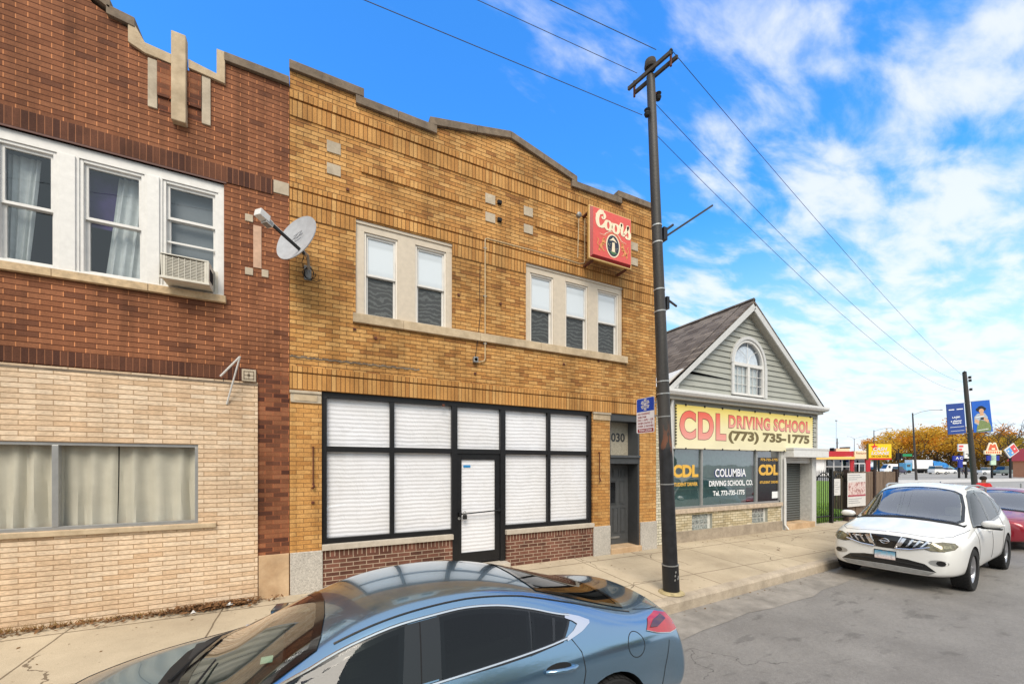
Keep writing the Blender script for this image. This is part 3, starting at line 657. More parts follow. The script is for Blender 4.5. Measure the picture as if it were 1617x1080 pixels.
    m = MB(); bx, bz = F(751, 568, Y - .05); m.box(bx - .045, Y - .08, bz - .05, bx + .045, Y, bz + .05, M['galv']); m.lathe([(0, -.02), (.03, -.02), (.035, .0), (0, .0)], M['galv'], 12, Matrix.Translation((bx, Y - .08, bz)) @ Matrix.Rotation(R(90), 4, 'X')); m.obj('junction_box', YB, bevel=.004)
    m = MB(); wx = FX(757); m.tube([(wx + .01, Y - .01, 6.1), (wx, Y - .014, 5.6), (wx + .012, Y - .01, 5.1), (wx - .01, Y - .012, 4.9), (wx - .03, Y - .012, 4.62), (wx - .06, Y - .07, 4.6), (bx, Y - .03, bz + .05)], .006, M['blk'], 6); m.obj('old_cable', YB)
yellow()
# padlock on the push bar
def padlock():
    x, z = F(734, 812, 6.9); y = 6.90
    o = thing('padlock', (x, y, z - .09), 'black padlock hanging from the bar of the papered shop door', 'padlock')
    m = MB(); m.box(x - .04, y - .02, z - .09, x + .04, y + .012, z - .005, M['blk']); m.obj('lock_body', o, bevel=.008)
    m = MB(); m.tube([(x - .022, y, z - .01), (x - .022, y, z + .04), (x - .012, y, z + .058), (x + .012, y, z + .058), (x + .022, y, z + .04), (x + .022, y, z - .01)], .006, M['galv'], 8); m.obj('shackle', o, smooth=True)
padlock()
# ================================================================= RED BUILDING
RB = thing('brick_building', (-2.5, Y, GZ), 'red brick building with white upper windows and tan stone ground floor', 'building')
def red():
    X0, X1 = -9.5, -.416
    up = (-5.3, -1.24, 4.70, 6.335); lo = (-5.6, -1.53, 1.452, 2.556)
    mb = MB(); rb = M['rb']; xs = -.825
    wall_grid(mb, X0, X1, GZ, 7.7, Y, Y + .3, [up, lo], [(GZ, 3.69, M['rb_low'], xs, X1), (GZ, 3.50, M['tan'], X0, xs)], rb)
    top = [(X0, 7.7), (X1, 7.7), (X1, 8.09), (-1.23, 8.09), (-1.23, 7.84), (-1.30, 7.80), (-1.66, 7.79), (-1.66, 7.78), (-2.06, 7.79), (-2.25, 8.05), (-2.62, 8.22), (-2.9, 8.5), (-5.5, 8.5), (X0, 8.1)]
    mb.prism(top, Y, Y + .3, rb); mb.obj('street_wall', RB, fixn=False)
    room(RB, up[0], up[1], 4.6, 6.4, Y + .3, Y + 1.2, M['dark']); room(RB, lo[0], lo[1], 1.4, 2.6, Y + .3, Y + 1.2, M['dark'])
    shell(RB, X0, X1 - .004, Y, Y + 18, GZ, 7.75, M['cbw'], M['roofing'])
    b = MB(); b.box(X0, Y - .014, 3.515, -.84, Y + .01, 3.695, M['rs']); b.obj('soldier_course', RB)
    b = MB(); b.box(X0, Y - .014, 6.36, -.63, Y + .01, 6.585, M['rs']); b.obj('soldier_course', RB)
    b = MB(); b.box(lo[1], Y - .035, 3.44, xs, Y + .01, GZ, M['tan']); b.box(X0, Y - .035, 3.44, lo[1], Y + .01, lo[3], M['tan']); b.box(X0, Y - .035, lo[2], lo[1], Y + .01, GZ, M['tan']); b.box(X0, Y - .035, lo[3], lo[0], Y + .01, lo[2], M['tan']); b.obj('stone_facing', RB)
    b = MB(); b.box(X0, Y - .04, 3.441, xs, Y + .005, 3.47, M['cop']); b.obj('flashing', RB)
    # steel lintel over the white window
    b = MB(); b.box(up[0], Y - .012, 6.335, up[1] + .03, Y + .2, 6.36, simple('painted_steel_lintel', (86, 46, 34), .6)); b.obj('lintel', RB)
    # stone trims
    def st(x0, x1, z0, z1, m, d, name='stone_inlay', bv=.006): b = MB(); b.box(x0, Y - d, z0, x1, Y + .02, z1, m); return b.obj(name, RB, bevel=bv)
    st(-.625, -.42, 6.40, 6.59, M['limel'], .015); st(-.883, -.779, 5.205, 5.835, simple('pink_stone', (196, 160, 134), .8), .012)
    st(-.985, -.885, 5.87, 5.975, M['limel'], .014); st(-.985, -.885, 5.08, 5.186, M['limel'], .014); st(-.777, -.69, 5.09, 5.20, M['limel'], .014)
    o = st(-1.02, -.845, 3.50, 3.675, M['limel'], .045, 'carved_block'); b = MB(); x, z = -.9325, 3.5875
    for dx, dz, w, h in ((0, .055, .06, .006), (0, -.055, .06, .006), (-.06, 0, .006, .06), (.06, 0, .006, .06), (0, 0, .06, .004), (0, 0, .004, .055)): b.box(x + dx - w, Y - .0475, z + dz - h, x + dx + w, Y - .044, z + dz + h, M['cop'])
    b.lathe([(0, -.01), (.02, -.01), (.02, 0), (0, 0)], M['limel'], 12, Matrix.Translation((x, Y - .045, z)) @ Matrix.Rotation(R(90), 4, 'X')); b.obj('carving', o)
    st(-.815, -.42, GZ - .02, .915, M['tanst'], .03, 'base_stone')
    # stone fin and slots on the parapet
    st(-1.815, -1.655, 6.98, 8.19, M['lime'], .09, 'stone_fin', .012); st(-2.077, -1.978, 7.105, 7.76, M['limel'], .02, 'stone_strip'); st(-1.494, -1.393, 7.10, 7.77, M['limel'], .02, 'stone_strip')
    for a, c in ((-1.975, -1.817), (-1.653, -1.497)):
        b = MB(); b.box(a, Y - .004, 7.10, c, Y + .005, 7.75, M['rb_low']); b.box(a, Y - .03, 7.29, c, Y, 7.76, M['rb_low']); b.obj('recessed_panel', RB)
    def cop(pts, m=M['cop'], th=.12, d=.05, zt=None):
        c = MB(); c.prism(list(pts) + [(x, z + th) for x, z in pts][::-1], Y - d, Y + .34, m); c.obj('coping_stone', RB, bevel=.006)
    cop([(-1.23, 8.09), (X1 - .004, 8.09)]);
    c = MB(); c.prism([(-1.32, 7.86), (-1.32, 8.215), (-1.222, 8.215), (-1.222, 7.76), (-1.64, 7.80), (-1.64, 7.92)], Y - .04, Y + .33, M['lime']); c.obj('coping_stone', RB, bevel=.006)
    c = MB(); c.prism([(-2.10, 7.79), (-1.825, 7.77), (-1.825, 7.90), (-2.10, 7.93), (-2.24, 8.18), (-2.27, 8.12), (-2.27, 7.86)], Y - .04, Y + .33, M['lime']); c.obj('coping_stone', RB, bevel=.006)
    cop([(-2.48, 8.12), (-2.20, 8.08)]); cop([(-3.2, 8.47), (-2.72, 8.34), (-2.44, 8.19)]); cop([(-5.6, 8.47), (-3.205, 8.47)])
    # upper sill
    for a, c in ((-5.4, -2.977), (-2.973, -2.065), (-2.06, -1.21)): b = MB(); b.box(a, Y - .06, 4.60, c, Y + .2, 4.70, simple('sandstone_sill', (196, 170, 134), .8, noise=.2) if a < -5 else bpy.data.materials['sandstone_sill']); b.obj('sill', RB, bevel=.006)
    b = MB(); b.box(-5.7, Y - .075, 1.385, -1.32, Y + .0, 1.448, M['lime']); b.obj('sill', RB, bevel=.006)
    # white window group
    wm = M['white']; y = Y + .03; m = MB(); wins = [(-4.3, -3.58), (-3.50, -2.965), (-2.76, -2.125), (-1.935, -1.315)]
    ya = y
    m.box(up[0], ya, 6.20, up[1], ya + .12, 6.335, wm)
    xs_ = [up[0]] + [v for w in wins for v in w] + [up[1]]
    for i in range(0, len(xs_), 2): m.box(xs_[i], ya, 4.70, xs_[i + 1], ya + .12, 6.20, wm)
    for i in range(0, len(xs_), 2):
        if xs_[i + 1] - xs_[i] > .12: m.box(xs_[i] + .03, ya - .02, 4.72, xs_[i + 1] - .03, ya, 6.2, wm)
    m.box(up[0], ya - .025, 4.70, up[1], ya + .0, 4.735, wm)
    g = m.obj('window_surround', RB, bevel=.005)
    for i, (a, c) in enumerate(wins):
        sash_window(g, a, c, 4.735, 6.198, y + .015, wm, M['glassblue'], M['glassblue'], frame=.035, mid=.5 if i < 3 else .66, sashm=wm)
    curtain(-3.48, -3.19, 4.75, 6.15, Y + .24, M['curt'], 4, .02, 'curtain', g, seed=2, xt=(-3.5, -3.3)); curtain(-2.45, -2.1, 4.75, 6.18, Y + .24, M['curt'], 4, .025, 'curtain', g, seed=5, xt=(-2.6, -2.2))
    b = MB(); b.quad((-2.78, Y + .27, 5.45), (-2.12, Y + .27, 5.45), (-2.12, Y + .27, 6.2), (-2.78, Y + .27, 6.2), simple('purple_drape', (70, 52, 104), .9, noise=.3, nscale=4)); b.obj('drape', g, fixn=False)
    b = MB(); b.quad((-1.95, Y + .2, 5.1), (-1.3, Y + .2, 5.1), (-1.3, Y + .2, 6.2), (-1.95, Y + .2, 6.2), simple('grey_film', (112, 116, 116), .5, noise=.1, nscale=3)); b.box(-1.93, Y + .07, 5.36, -1.32, Y + .09, 5.385, wm); b.obj('window_film', g, fixn=False)
    # lower picture window
    am = M['alu']; m = MB(); y = Y + .0; m.box(lo[0], y - .02, lo[3] - .04, lo[1], y + .06, lo[3], am); m.box(lo[0], y - .02, lo[2], lo[1], y + .06, lo[2] + .045, am); m.box(lo[1] - .04, y - .02, lo[2] + .045, lo[1], y + .06, lo[3] - .04, am)
    m.box(-2.985, y - .025, lo[2] + .045, -2.925, y + .05, lo[3] - .04, am); w = m.obj('picture_window', RB, bevel=.004)
    p = MB(); p.quad((lo[0], y + .03, lo[2]), (lo[1], y + .03, lo[2]), (lo[1], y + .03, lo[3]), (lo[0], y + .03, lo[3]), M['glass']); p.obj('pane', w, fixn=False)
    curtain(-3.9, -2.93, 1.4, 2.56, Y + .11, M['curtg'], 5, .045, 'curtain', w, seed=1); curtain(-2.98, -2.42, 1.4, 2.56, Y + .11, M['curtg'], 3, .03, 'curtain', w, seed=3); curtain(-2.40, -1.5, 1.4, 2.56, Y + .11, M['curtg'], 4, .045, 'curtain', w, seed=4, xt=(-2.44, -1.42))
red()
# window air conditioner
def aircon():
    x0, x1 = FX(264, 6.62), FX(337, 6.62); z0 = F(264, 446, 6.62)[1]; z1 = F(264, 402, 6.62)[1]; yf, yb_ = 6.62, 6.98
    x0, x1 = -1.87, -1.36; z0, z1 = 4.735, 5.06
    o = thing('air_conditioner', (-1.6, 6.8, z0), 'white window air conditioner jutting from the right hand white window of the red brick building', 'air conditioner')
    cm = simple('beige_plastic', (206, 200, 186), .5, noise=.08)
    m = MB(); m.box(x0, yf, z0, x1, yb_, z0 + .02, cm); m.box(x0, yf, z1 - .02, x1, yb_, z1, cm); m.box(x0, yf, z0 + .02, x0 + .02, yb_, z1 - .02, cm); m.box(x1 - .02, yf, z0 + .02, x1, yb_, z1 - .02, cm); m.box(x0 + .02, yf + .05, z0 + .02, x1 - .02, yb_, z1 - .02, M['dark']); m.box(x0 + .02, yf + .004, z0 + .02, x0 + .05, yf + .05, z1 - .02, cm); m.box(x1 - .05, yf + .004, z0 + .02, x1 - .02, yf + .05, z1 - .02, cm); m.box(x0 - .01, yf - .012, z0 - .012, x1 + .01, yf + .03, z0 + .02, cm); m.obj('casing', o, bevel=.006)
    m = MB()
    for i in range(13): z = z0 + .035 + i * .02; m.box(x0 + .05, yf + .01, z, x1 - .05, yf + .03, z + .009, cm)
    for i in range(7): x = x0 + .06 + i * .062; m.box(x, yf + .004, z0 + .025, x + .006, yf + .012, z1 - .03, cm)
    m.obj('grille', o)
    m = MB()
    for i in range(8): y = yf + .07 + i * .022; m.box(x1 - .001, y, z0 + .08, x1 + .003, y + .011, z1 - .08, M['dark'])
    m.obj('side_vent', o)
    m = MB(); m.box(x1, 6.94, z0, -1.315, 6.96, z1, cm); m.obj('side_panel', o)
aircon()
# broken white bracket on the red building
def bracket():
    o = MB(); y = 6.87; P = lambda px, py, yy=y: (F(px, py, yy)[0], yy, F(px, py, yy)[1])
    o.tube([P(348, 594, 6.70), P(379, 563, 6.60)], .012, M['white'], 6); o.tube([P(379, 563, 6.60), P(358, 638, 6.86)], .012, M['white'], 6); o.tube([P(353, 596), P(352, 615), P(362, 630)], .004, M['blk'], 5)
    tag(o.obj('wall_bracket'), 'broken white metal bracket hanging above the tan stone facing beside the carved block', 'bracket')
bracket()
# satellite dish
def dish():
    ctr = Vector((F(467, 375, 6.42)[0], 6.42, F(467, 375, 6.42)[1])); n = Vector((-.714, -.643, .276)).normalized()
    up = Vector((0, 0, 1)); ex = up.cross(n).normalized(); ey = n.cross(ex).normalized()
    bx, bz = F(486, 432, 6.88)
    o = thing('satellite_dish', (bx, 6.9, bz), 'grey satellite dish on a mast at the left edge of the yellow wall', 'satellite dish')
    gm = simple('dish_grey', (172, 174, 178), .5, noise=.08); m = MB(); rings = 8; N = 40; vs = [ctr - n * .05]; fs = []
    a, b = .37, .37
    for back in (0, 1):
        base = len(vs) if back else 0
        if back: vs.append(ctr - n * .062)
        for r in range(1, rings + 1):
            for k in range(N):
                t = 2 * pi * k / N; q = r / rings
                vs.append(ctr + ex * a * q * cos(t) + ey * b * q * sin(t) + n * (-.05 + .05 * q * q - .012 * back))
        for k in range(N):
            fs.append((base, base + 1 + k, base + 1 + (k + 1) % N))
            for r in range(rings - 1): p = base + 1 + r * N; fs.append((p + k, p + N + k, p + N + (k + 1) % N, p + (k + 1) % N))
    L1 = 1 + (rings - 1) * N; L2 = 1 + rings * N + 1 + (rings - 1) * N
    for k in range(N): fs.append((L1 + k, L2 + k, L2 + (k + 1) % N, L1 + (k + 1) % N))
    m.add(vs, fs, gm); refl = m.obj('reflector', o, smooth=True)
    low = ctr - ey * .34 - n * .03 + ex * .02; lnb = Vector((F(423, 349, 5.95)[0], 5.95, F(423, 349, 5.95)[1]))
    low = Vector((F(480, 400, 6.36)[0], 6.36, F(480, 400, 6.36)[1]))
    m = MB(); d = (lnb - low).normalized(); s = d.cross(Vector((0, 0, 1))).normalized(); w = s.cross(d); m.obox((low + lnb) / 2, d * (lnb - low).length / 2, s * .012, w * .02, M['blk']); m.obox((low + lnb) / 2 + w * .022, d * (lnb - low).length / 2, s * .013, w * .003, M['white']); m.obj('feed_arm', o)
    m = MB(); m.obox(lnb + d * .08, d * .07, s * .055, w * .045, M['white']); m.obox(lnb + d * .0 - w * .03, d * .05, s * .05, w * .035, M['galv']); m.lathe([(0, 0), (.035, 0), (.04, .06), (0, .06)], M['white'], 14, Matrix.Translation(lnb - d * .06) @ d.to_track_quat('Z', 'Y').to_matrix().to_4x4()); m.obj('receiver', o, bevel=.008)
    ax, az = F(486, 402, 6.55); m = MB(); m.tube([tuple(low), (ax, 6.58, az), (ax + .01, 6.75, az - .12), (bx, 6.87, bz + .10), (bx, 6.88, bz)], .019, M['galv'], 8); m.obox(ctr - n * .07 - ey * .05, ex * .08, ey * .09, n * .02, M['galv']); m.box(bx - .05, 6.875, bz - .10, bx + .05, 6.9, bz + .12, M['galv']); m.tube([tuple(ctr - n * .07 - ey * .1), (ax, 6.58, az)], .018, M['galv'], 8); m.obj('mast', o)
    m = MB()
    for k, (rx, rz, ph) in enumerate(((.07, .09, 0), (.09, .075, 1), (.06, .10, 2))):
        m.tube([(bx + .02 + rx * cos(t), 6.84 - .01 * k, bz - .02 + rz * sin(t)) for t in [ph + i * .35 for i in range(17)]], .005, M['blk'], 5)
    m.tube([(bx + .03, 6.85, bz - .1), (bx + .12, 6.87, bz - .11), (bx + .2, 6.89, bz - .05)], .005, M['blk'], 5); m.tube([(bx - .06, 6.85, bz + .05), (bx - .08, 6.85, bz + .15), (bx - .04, 6.8, bz + .25), (ax, 6.7, az - .05)], .005, M['blk'], 5); m.obj('cable_coil', o)
    m = MB(); fr = fr_plane(ctr + n * -.022, ex, ey)
    for a_, b_ in (((-.09, .06), (.06, .13)), ((-.06, .0), (.09, .07)), ((-.1, -.02), (-.02, .08)), ((.0, .0), (.05, .11)), ((-.02, -.05), (.07, 0))):
        p, q = fr(*a_, .0), fr(*b_, .0); m.tube([p, q], .004, simple('faded_print', (130, 132, 138), .6, noise=0) if 'faded_print' not in bpy.data.materials else bpy.data.materials['faded_print'], 4)
    m.obj('faded_print', refl)
dish()
# ================================================================= LIGHT BOX SIGN
def beer_sign():
    yf = 6.55; x0, z1 = F(930, 324, yf); x1, z1b = F(996.5, 346, yf); z0 = F(930, 408, yf)[1]; z0b = F(996.5, 425, yf)[1]
    z1 = (z1 + z1b) / 2; z0 = (z0 + z0b) / 2; W, H = x1 - x0, z1 - z0
    o = thing('lightbox_sign', ((x0 + x1) / 2, 6.9, z0), 'red square beer lightbox with cream script on the upper right of the yellow wall', 'sign')
    gold = simple('gold_trim', (196, 158, 92), .5, metal=.2); red = simple('red_sign_face', (220, 88, 78), .3, noise=.05); cream = simple('cream_lettering', (240, 222, 190), .5, noise=0); navy = simple('navy_print', (34, 42, 62), .5, noise=.2, nscale=40); redd = simple('deep_red_edge', (150, 24, 22), .35, noise=0)
    gp = simple('gold_print', (226, 150, 88), .5, noise=.1, nscale=40); gr = simple('green_print', (70, 110, 70), .5, noise=0)
    m = MB(); m.box(x0, yf + .02, z0, x1, yf + .055, z1, gold); e = .022
    for b in ((x0, z0, x1, z0 + e), (x0, z1 - e, x1, z1), (x0, z0 + e, x0 + e, z1 - e), (x1 - e, z0 + e, x1, z1 - e)): m.box(b[0], yf - .004, b[1], b[2], yf + .02, b[3], simple('cream_edge', (226, 190, 130), .5, noise=0) if 'cream_edge' not in bpy.data.materials else bpy.data.materials['cream_edge'])
    box = m.obj('cabinet', o, bevel=.004)
    m = MB(); q = .05 * W; xa, xb, za, zb = x0 + e, x1 - e, z0 + e, z1 - e; yi = yf - .035
    m.add([(xa, yf + .01, za), (xb, yf + .01, za), (xb, yf + .01, zb), (xa, yf + .01, zb), (xa + q, yi, za + q), (xb - q * .3, yi, za + q), (xb - q * .3, yi, zb - q * .3), (xa + q, yi, zb - q * .3)], [(4, 5, 6, 7)], red)
    m.add([(xa, yf + .01, za), (xb, yf + .01, za), (xb, yf + .01, zb), (xa, yf + .01, zb), (xa + q, yi, za + q), (xb - q * .3, yi, za + q), (xb - q * .3, yi, zb - q * .3), (xa + q, yi, zb - q * .3)], [(0, 1, 5, 4), (1, 2, 6, 5), (2, 3, 7, 6), (3, 0, 4, 7)], redd)
    face = m.obj('sign_face', o)
    def fr(u, v, d): return (x0 + u * W, yi - d, z0 + v * H)
    def stroke(mb, pts, w, mat, d=.004, prof=None):
        P = []
        for i in range(len(pts) - 1):
            p0, p1, p2, p3 = pts[max(i - 1, 0)], pts[i], pts[i + 1], pts[min(i + 2, len(pts) - 1)]
            for k in range(8):
                t = k / 8; P.append(tuple(.5 * ((2 * p1[j]) + (-p0[j] + p2[j]) * t + (2 * p0[j] - 5 * p1[j] + 4 * p2[j] - p3[j]) * t * t + (-p0[j] + 3 * p1[j] - 3 * p2[j] + p3[j]) * t ** 3) for j in (0, 1)))
        P.append(pts[-1]); vs = []; n = len(P)
        for i, p in enumerate(P):
            a = P[max(i - 1, 0)]; b = P[min(i + 1, n - 1)]; dx, dy = b[0] - a[0], b[1] - a[1]; l = sqrt(dx * dx + dy * dy) or 1
            # broad-nib pen: thick on down strokes
            ww = w * (.45 + .75 * abs(dy) / l) / 2; vs += [fr(p[0] - dy / l * ww, p[1] + dx / l * ww, d), fr(p[0] + dy / l * ww, p[1] - dx / l * ww, d)]
        mb.add(vs, [(2 * i, 2 * i + 1, 2 * i + 3, 2 * i + 2) for i in range(n - 1)], mat)
    m = MB(); w = .055
    stroke(m, [(.13, .83), (.18, .855), (.24, .88), (.31, .90), (.335, .85), (.30, .80), (.275, .83)], w * .9, cream)      # flourish of C
    stroke(m, [(.31, .925), (.25, .93), (.195, .87), (.165, .78), (.175, .68), (.225, .63), (.29, .65), (.34, .70)], w * 1.25, cream, .0045)
    for cx, cz in ((.415, .70), (.595, .685)):
        stroke(m, [(cx + .065 * cos(t), cz + .085 * sin(t)) for t in [pi / 2 + i * 2 * pi / 10 for i in range(11)]], w * 1.05, cream, .005)
        stroke(m, [(cx + .03, cz + .07), (cx + .08, cz + .06), (cx + .12, cz + .075)], w * .5, cream, .0042)
    stroke(m, [(.68, .72), (.715, .79), (.735, .82), (.75, .75), (.74, .66), (.765, .60), (.80, .63)], w, cream, .0055)
    stroke(m, [(.81, .64), (.87, .75), (.89, .81), (.905, .72), (.935, .65), (.92, .58), (.87, .565), (.835, .60)], w, cream, .006)
    m.obj('brand_lettering', face, fixn=False)
    m = MB(); cx, cz = .53, .335
    def ell(rx, rz, mat, d, n=40): m.add([fr(cx + rx * cos(2 * pi * k / n), cz + rz * sin(2 * pi * k / n), d) for k in range(n)], [tuple(range(n))], mat)
    ell(.165, .225, cream, .003); ell(.14, .20, navy, .005)
    m.add([fr(cx - .035, .22, .007), fr(cx + .045, .22, .007), fr(cx + .035, .40, .007), fr(cx - .02, .40, .007)], [(0, 1, 2, 3)], cream)  # waterfall
    m.add([fr(cx - .09, .42, .0065), fr(cx - .04, .46, .0065), fr(cx, .50, .0065), fr(cx + .05, .46, .0065), fr(cx + .09, .41, .0065), fr(cx, .44, .0065)], [(0, 1, 2, 3, 4, 5)], cream)  # mountains
    m.add([fr(cx - .1, .21, .0065), fr(cx, .16, .0065), fr(cx + .1, .20, .0065), fr(cx + .05, .235, .0065), fr(cx - .04, .22, .0065)], [(0, 1, 2, 3, 4)], gr)
    rnd = random.Random(2)
    for i in range(46):
        t = rnd.random() * 6.28; r_ = sqrt(rnd.random()); a, b = cx + .12 * r_ * cos(t), cz + .17 * r_ * sin(t)
        if abs(a - cx) < .05 and b < .42: continue
        m.add([fr(a, b, .0068), fr(a + .008, b, .0068), fr(a + .004, b + .018, .0068)], [(0, 1, 2)], cream if i % 3 else gr)
    stroke(m, [(.22, .50), (.32, .50), (.38, .55), (.53, .615), (.66, .56), (.74, .48), (.85, .46)], .012, cream, .003); stroke(m, [(.22, .47), (.32, .47), (.39, .52), (.53, .58), (.66, .53), (.73, .45), (.85, .43)], .010, gp, .003)
    # a pair of heraldic beasts
    for s, bx in ((1, .27), (-1, .80)):
        st = lambda pts, w_: stroke(m, [(bx + s * a, b) for a, b in pts], w_, gp, .004)
        st([(-.05, .22), (-.02, .28), (.02, .33), (.04, .40)], .05); st([(.03, .40), (.06, .42), (.02, .43)], .035); st([(.0, .33), (.06, .34), (.08, .37)], .02); st([(.0, .30), (.07, .29)], .02); st([(-.04, .24), (-.07, .19), (-.04, .17)], .025); st([(0, .25), (.03, .20), (.07, .19)], .025); st([(-.05, .25), (-.10, .30), (-.08, .37), (-.11, .40)], .014)
    m.obj('emblem', face, fixn=False)
    m = MB(); xx, zz = F(922, 338, 6.7); m.lathe([(0, -.04), (.05, -.04), (.055, .03), (.02, .05), (0, .05)], M['galv'], 14, Matrix.Translation((x0 - .09, 6.78, zz)) @ Matrix.Rotation(R(90), 4, 'X')); m.tube([(x0 - .09, 6.78, zz - .05), (x0 - .09, 6.82, z0 + .1)], .01, M['conduit'], 6); m.obj('photocell', o, smooth=True)
    m = MB()
    for xx in (x0 + .12, x1 - .12):
        m.box(xx - .03, yf + .04, z0 - .03, xx + .03, 6.9, z0 + .0, M['rust']); m.box(xx - .03, yf + .05, z1 - .05, xx + .03, 6.9, z1 - .02, M['rust'])
    m.obj('mounting_bracket', o)
beer_sign()
# ================================================================= GREY GABLED SHOP
GY = 7.1
GB = thing('shop_building', (11.5, GY, GZ), 'grey sided driving school shop with a steep gable and arched window', 'building')
def gabled():
    X0, X1 = 7.35, 14.75; sid = (160, 161, 152)
    sdm = simple('grey_vinyl_siding', sid, .55, noise=.06, nscale=3); trim = simple('grey_trim', (198, 198, 196), .5, noise=.05); tr2 = simple('pale_gutter', (216, 216, 214), .45, noise=.05); soff = simple('soffit', (160, 157, 148), .6)
    win = (8.08, 12.72, 1.14, 2.735); door = (12.99, 14.42, GZ, 2.50)
    g1 = (8.80, 9.60, .552, .965); g2 = (11.34, 12.09, .575, 1.0)
    m = MB(); wall_grid(m, X0, X1, GZ, 3.95, GY, GY + .25, [win, door, g1, g2], [(.56, 1.02, M['cb'], 8.08, 12.78), (GZ, .56, M['sill'], 8.08, 12.78), (GZ, 3.95, M['cbw'], X0, 8.05), (GZ, 3.95, trim, 12.78, X1)], sdm); m.obj('street_wall', GB, fixn=False)
    m = MB(); ym = GY + 22; m.quad((X0, GY, GZ), (X0, ym, GZ), (X0, ym, 4), (X0, GY, 4), M['cbw']); m.quad((X1, GY, GZ), (X1, GY, 4), (X1, ym, 4), (X1, ym, GZ), M['cbw']); m.add([(X0, ym, GZ), (X1, ym, GZ), (X1, ym, 4), (11.08, ym, 6.85), (X0, ym, 4)], [(0, 1, 2, 3, 4)], M['cbw']); m.obj('side_wall', GB, fixn=False)
    room(GB, win[0], win[1], 1.0, 2.8, GY + .25, GY + 3.2, simple('office_wall', (96, 116, 104), .9), 'room_interior')
    # lapped siding: real boards on gable and around the banner
    def boards(x_at, z0, z1, name, y=GY):
        z = z0
        while z < z1 - .01:
            zb = min(z + .155, z1); a = x_at(z); b = x_at(zb)
            if a and b:
                mm = MB(); mm.add([(a[0], y - .032, z), (a[1], y - .032, z), (b[1], y - .006, zb), (b[0], y - .006, zb), (a[0], y, z), (a[1], y, z)], [(0, 1, 2, 3), (0, 4, 5, 1)], sdm)
                vs.append(mm)
            z = zb
    vs = []
    boards(lambda z: (8.05, 14.75), 2.74, 3.95, 's'); 
    apex = (11.10, 6.90); el, er = (7.60, 4.20), (14.74, 4.20)
    def gx(z):
        t = (z - 4.2) / (apex[1] - 4.2); return (el[0] + (apex[0] - el[0]) * t + .1, er[0] + (apex[0] - er[0]) * t - .1) if t < .985 else None
    wn = (10.40, 11.83, 4.27, 5.89); cxw = 11.115; rw = (wn[1] - wn[0]) / 2
    gm = MB()
    for b_ in vs: gm.add(b_.v, b_.f, sdm)
    z = 4.2
    def whalf(z): return rw + .05 if z < 5.15 else (sqrt(max(0, (rw + .05) ** 2 - ((z - 5.15) / 1.02) ** 2)) if (z - 5.15) / 1.02 < rw + .05 else 0)
    while z < 6.95:
        zb = z + .155; a, b = gx(z), gx(zb)
        if not b: b = (apex[0], apex[0])
        if not a: break
        h = min(whalf(z), whalf(zb)) if z > 5.15 else whalf(z)
        gap = .075 if abs(z - 4.51) < .08 else 0
        segs = [(a[0], a[1], b[0], b[1])] if h <= .06 or z > 5.95 else [(a[0], cxw - h, b[0], cxw - h), (cxw + h, a[1], cxw + h, b[1])]
        for k, (p, q, r_, s_) in enumerate(segs):
            y0 = GY - .037; dz = 0
            if q - p < .02: continue
            # one loose board on the left of the gable sags open
            if abs(z - 4.665) < .08 and k == 0:
                gm.add([(p, y0 - .05, z + .07), (q, y0, z), (s_, GY - .006, zb), (r_, GY - .006, zb)], [(0, 1, 2, 3)], sdm); gm.add([(p, y0 - .05, z + .07), (q, y0, z), (q, GY, z), (p, GY, z + .07)], [(0, 1, 2, 3)], M['dark'])
                continue
            gm.add([(p, y0, z + dz), (q, y0, z + dz), (s_, GY - .006, zb), (r_, GY - .006, zb), (p, GY, z), (q, GY, z)], [(0, 1, 2, 3), (0, 4, 5, 1)], sdm)
        z = zb
    gm.obj('siding', GB, fixn=False)
    m = MB(); m.add([(el[0], GY + .12, 4.0), (er[0], GY + .12, 4.0), (er[0], GY + .12, 4.2), (apex[0], GY + .12, 7.0), (el[0], GY + .12, 4.2)], [(0, 1, 2, 3, 4)], M['dark']); m.obj('gable_sheathing', GB, fixn=False)
    # roof
    def shingle():
        n = NT('roof_shingles'); o = n.xyz(); t = n.N.new('ShaderNodeTexBrick'); n.L.new(n.comb(o[1], n.m('MULTIPLY', o[2], 1.25)), t.inputs['Vector']); t.inputs['Scale'].default_value = 1
        t.inputs['Brick Width'].default_value = .33; t.inputs['Row Height'].default_value = .14; t.inputs['Mortar Size'].default_value = .006; t.inputs['Color1'].default_value = (0, 0, 0, 1); t.inputs['Color2'].default_value = (1, 1, 1, 1)
        c = n.mix(t.outputs['Fac'], n.ramp(t.outputs['Color'], [(0, hexc(84, 73, 66)), (.5, hexc(110, 99, 91)), (1, hexc(130, 118, 108))]), hexc(50, 42, 38))
        fr = n.m('FRACT', n.m('DIVIDE', n.m('MULTIPLY', o[2], 1.25), .14)); c = n.mix(1, c, n.ramp(fr, [(0, .6), (.25, 1.0)]), 'MULTIPLY')
        n.col(c).set(Roughness=.95); n.bump(n.m('ADD', fr, n.noise(90)), .6, .02); return n.mat
    sh = shingle(); yo, yb_ = GY - .24, GY + 22.3; th = .07
    m = MB()
    for sx, e in ((-1, (7.44, 4.06)), (1, (14.86, 4.08))):
        ap = (11.06, 6.95)
        m.add([(ap[0], yo, ap[1]), (e[0], yo, e[1]), (e[0], yb_, e[1]), (ap[0], yb_, ap[1]), (ap[0], yo, ap[1] - th), (e[0], yo, e[1] - th), (e[0], yb_, e[1] - th), (ap[0], yb_, ap[1] - th)], [(0, 1, 2, 3), (4, 5, 6, 7), (0, 1, 5, 4), (1, 2, 6, 5), (2, 3, 7, 6)], sh)
    rf = m.obj('roof', GB, fixn=False)
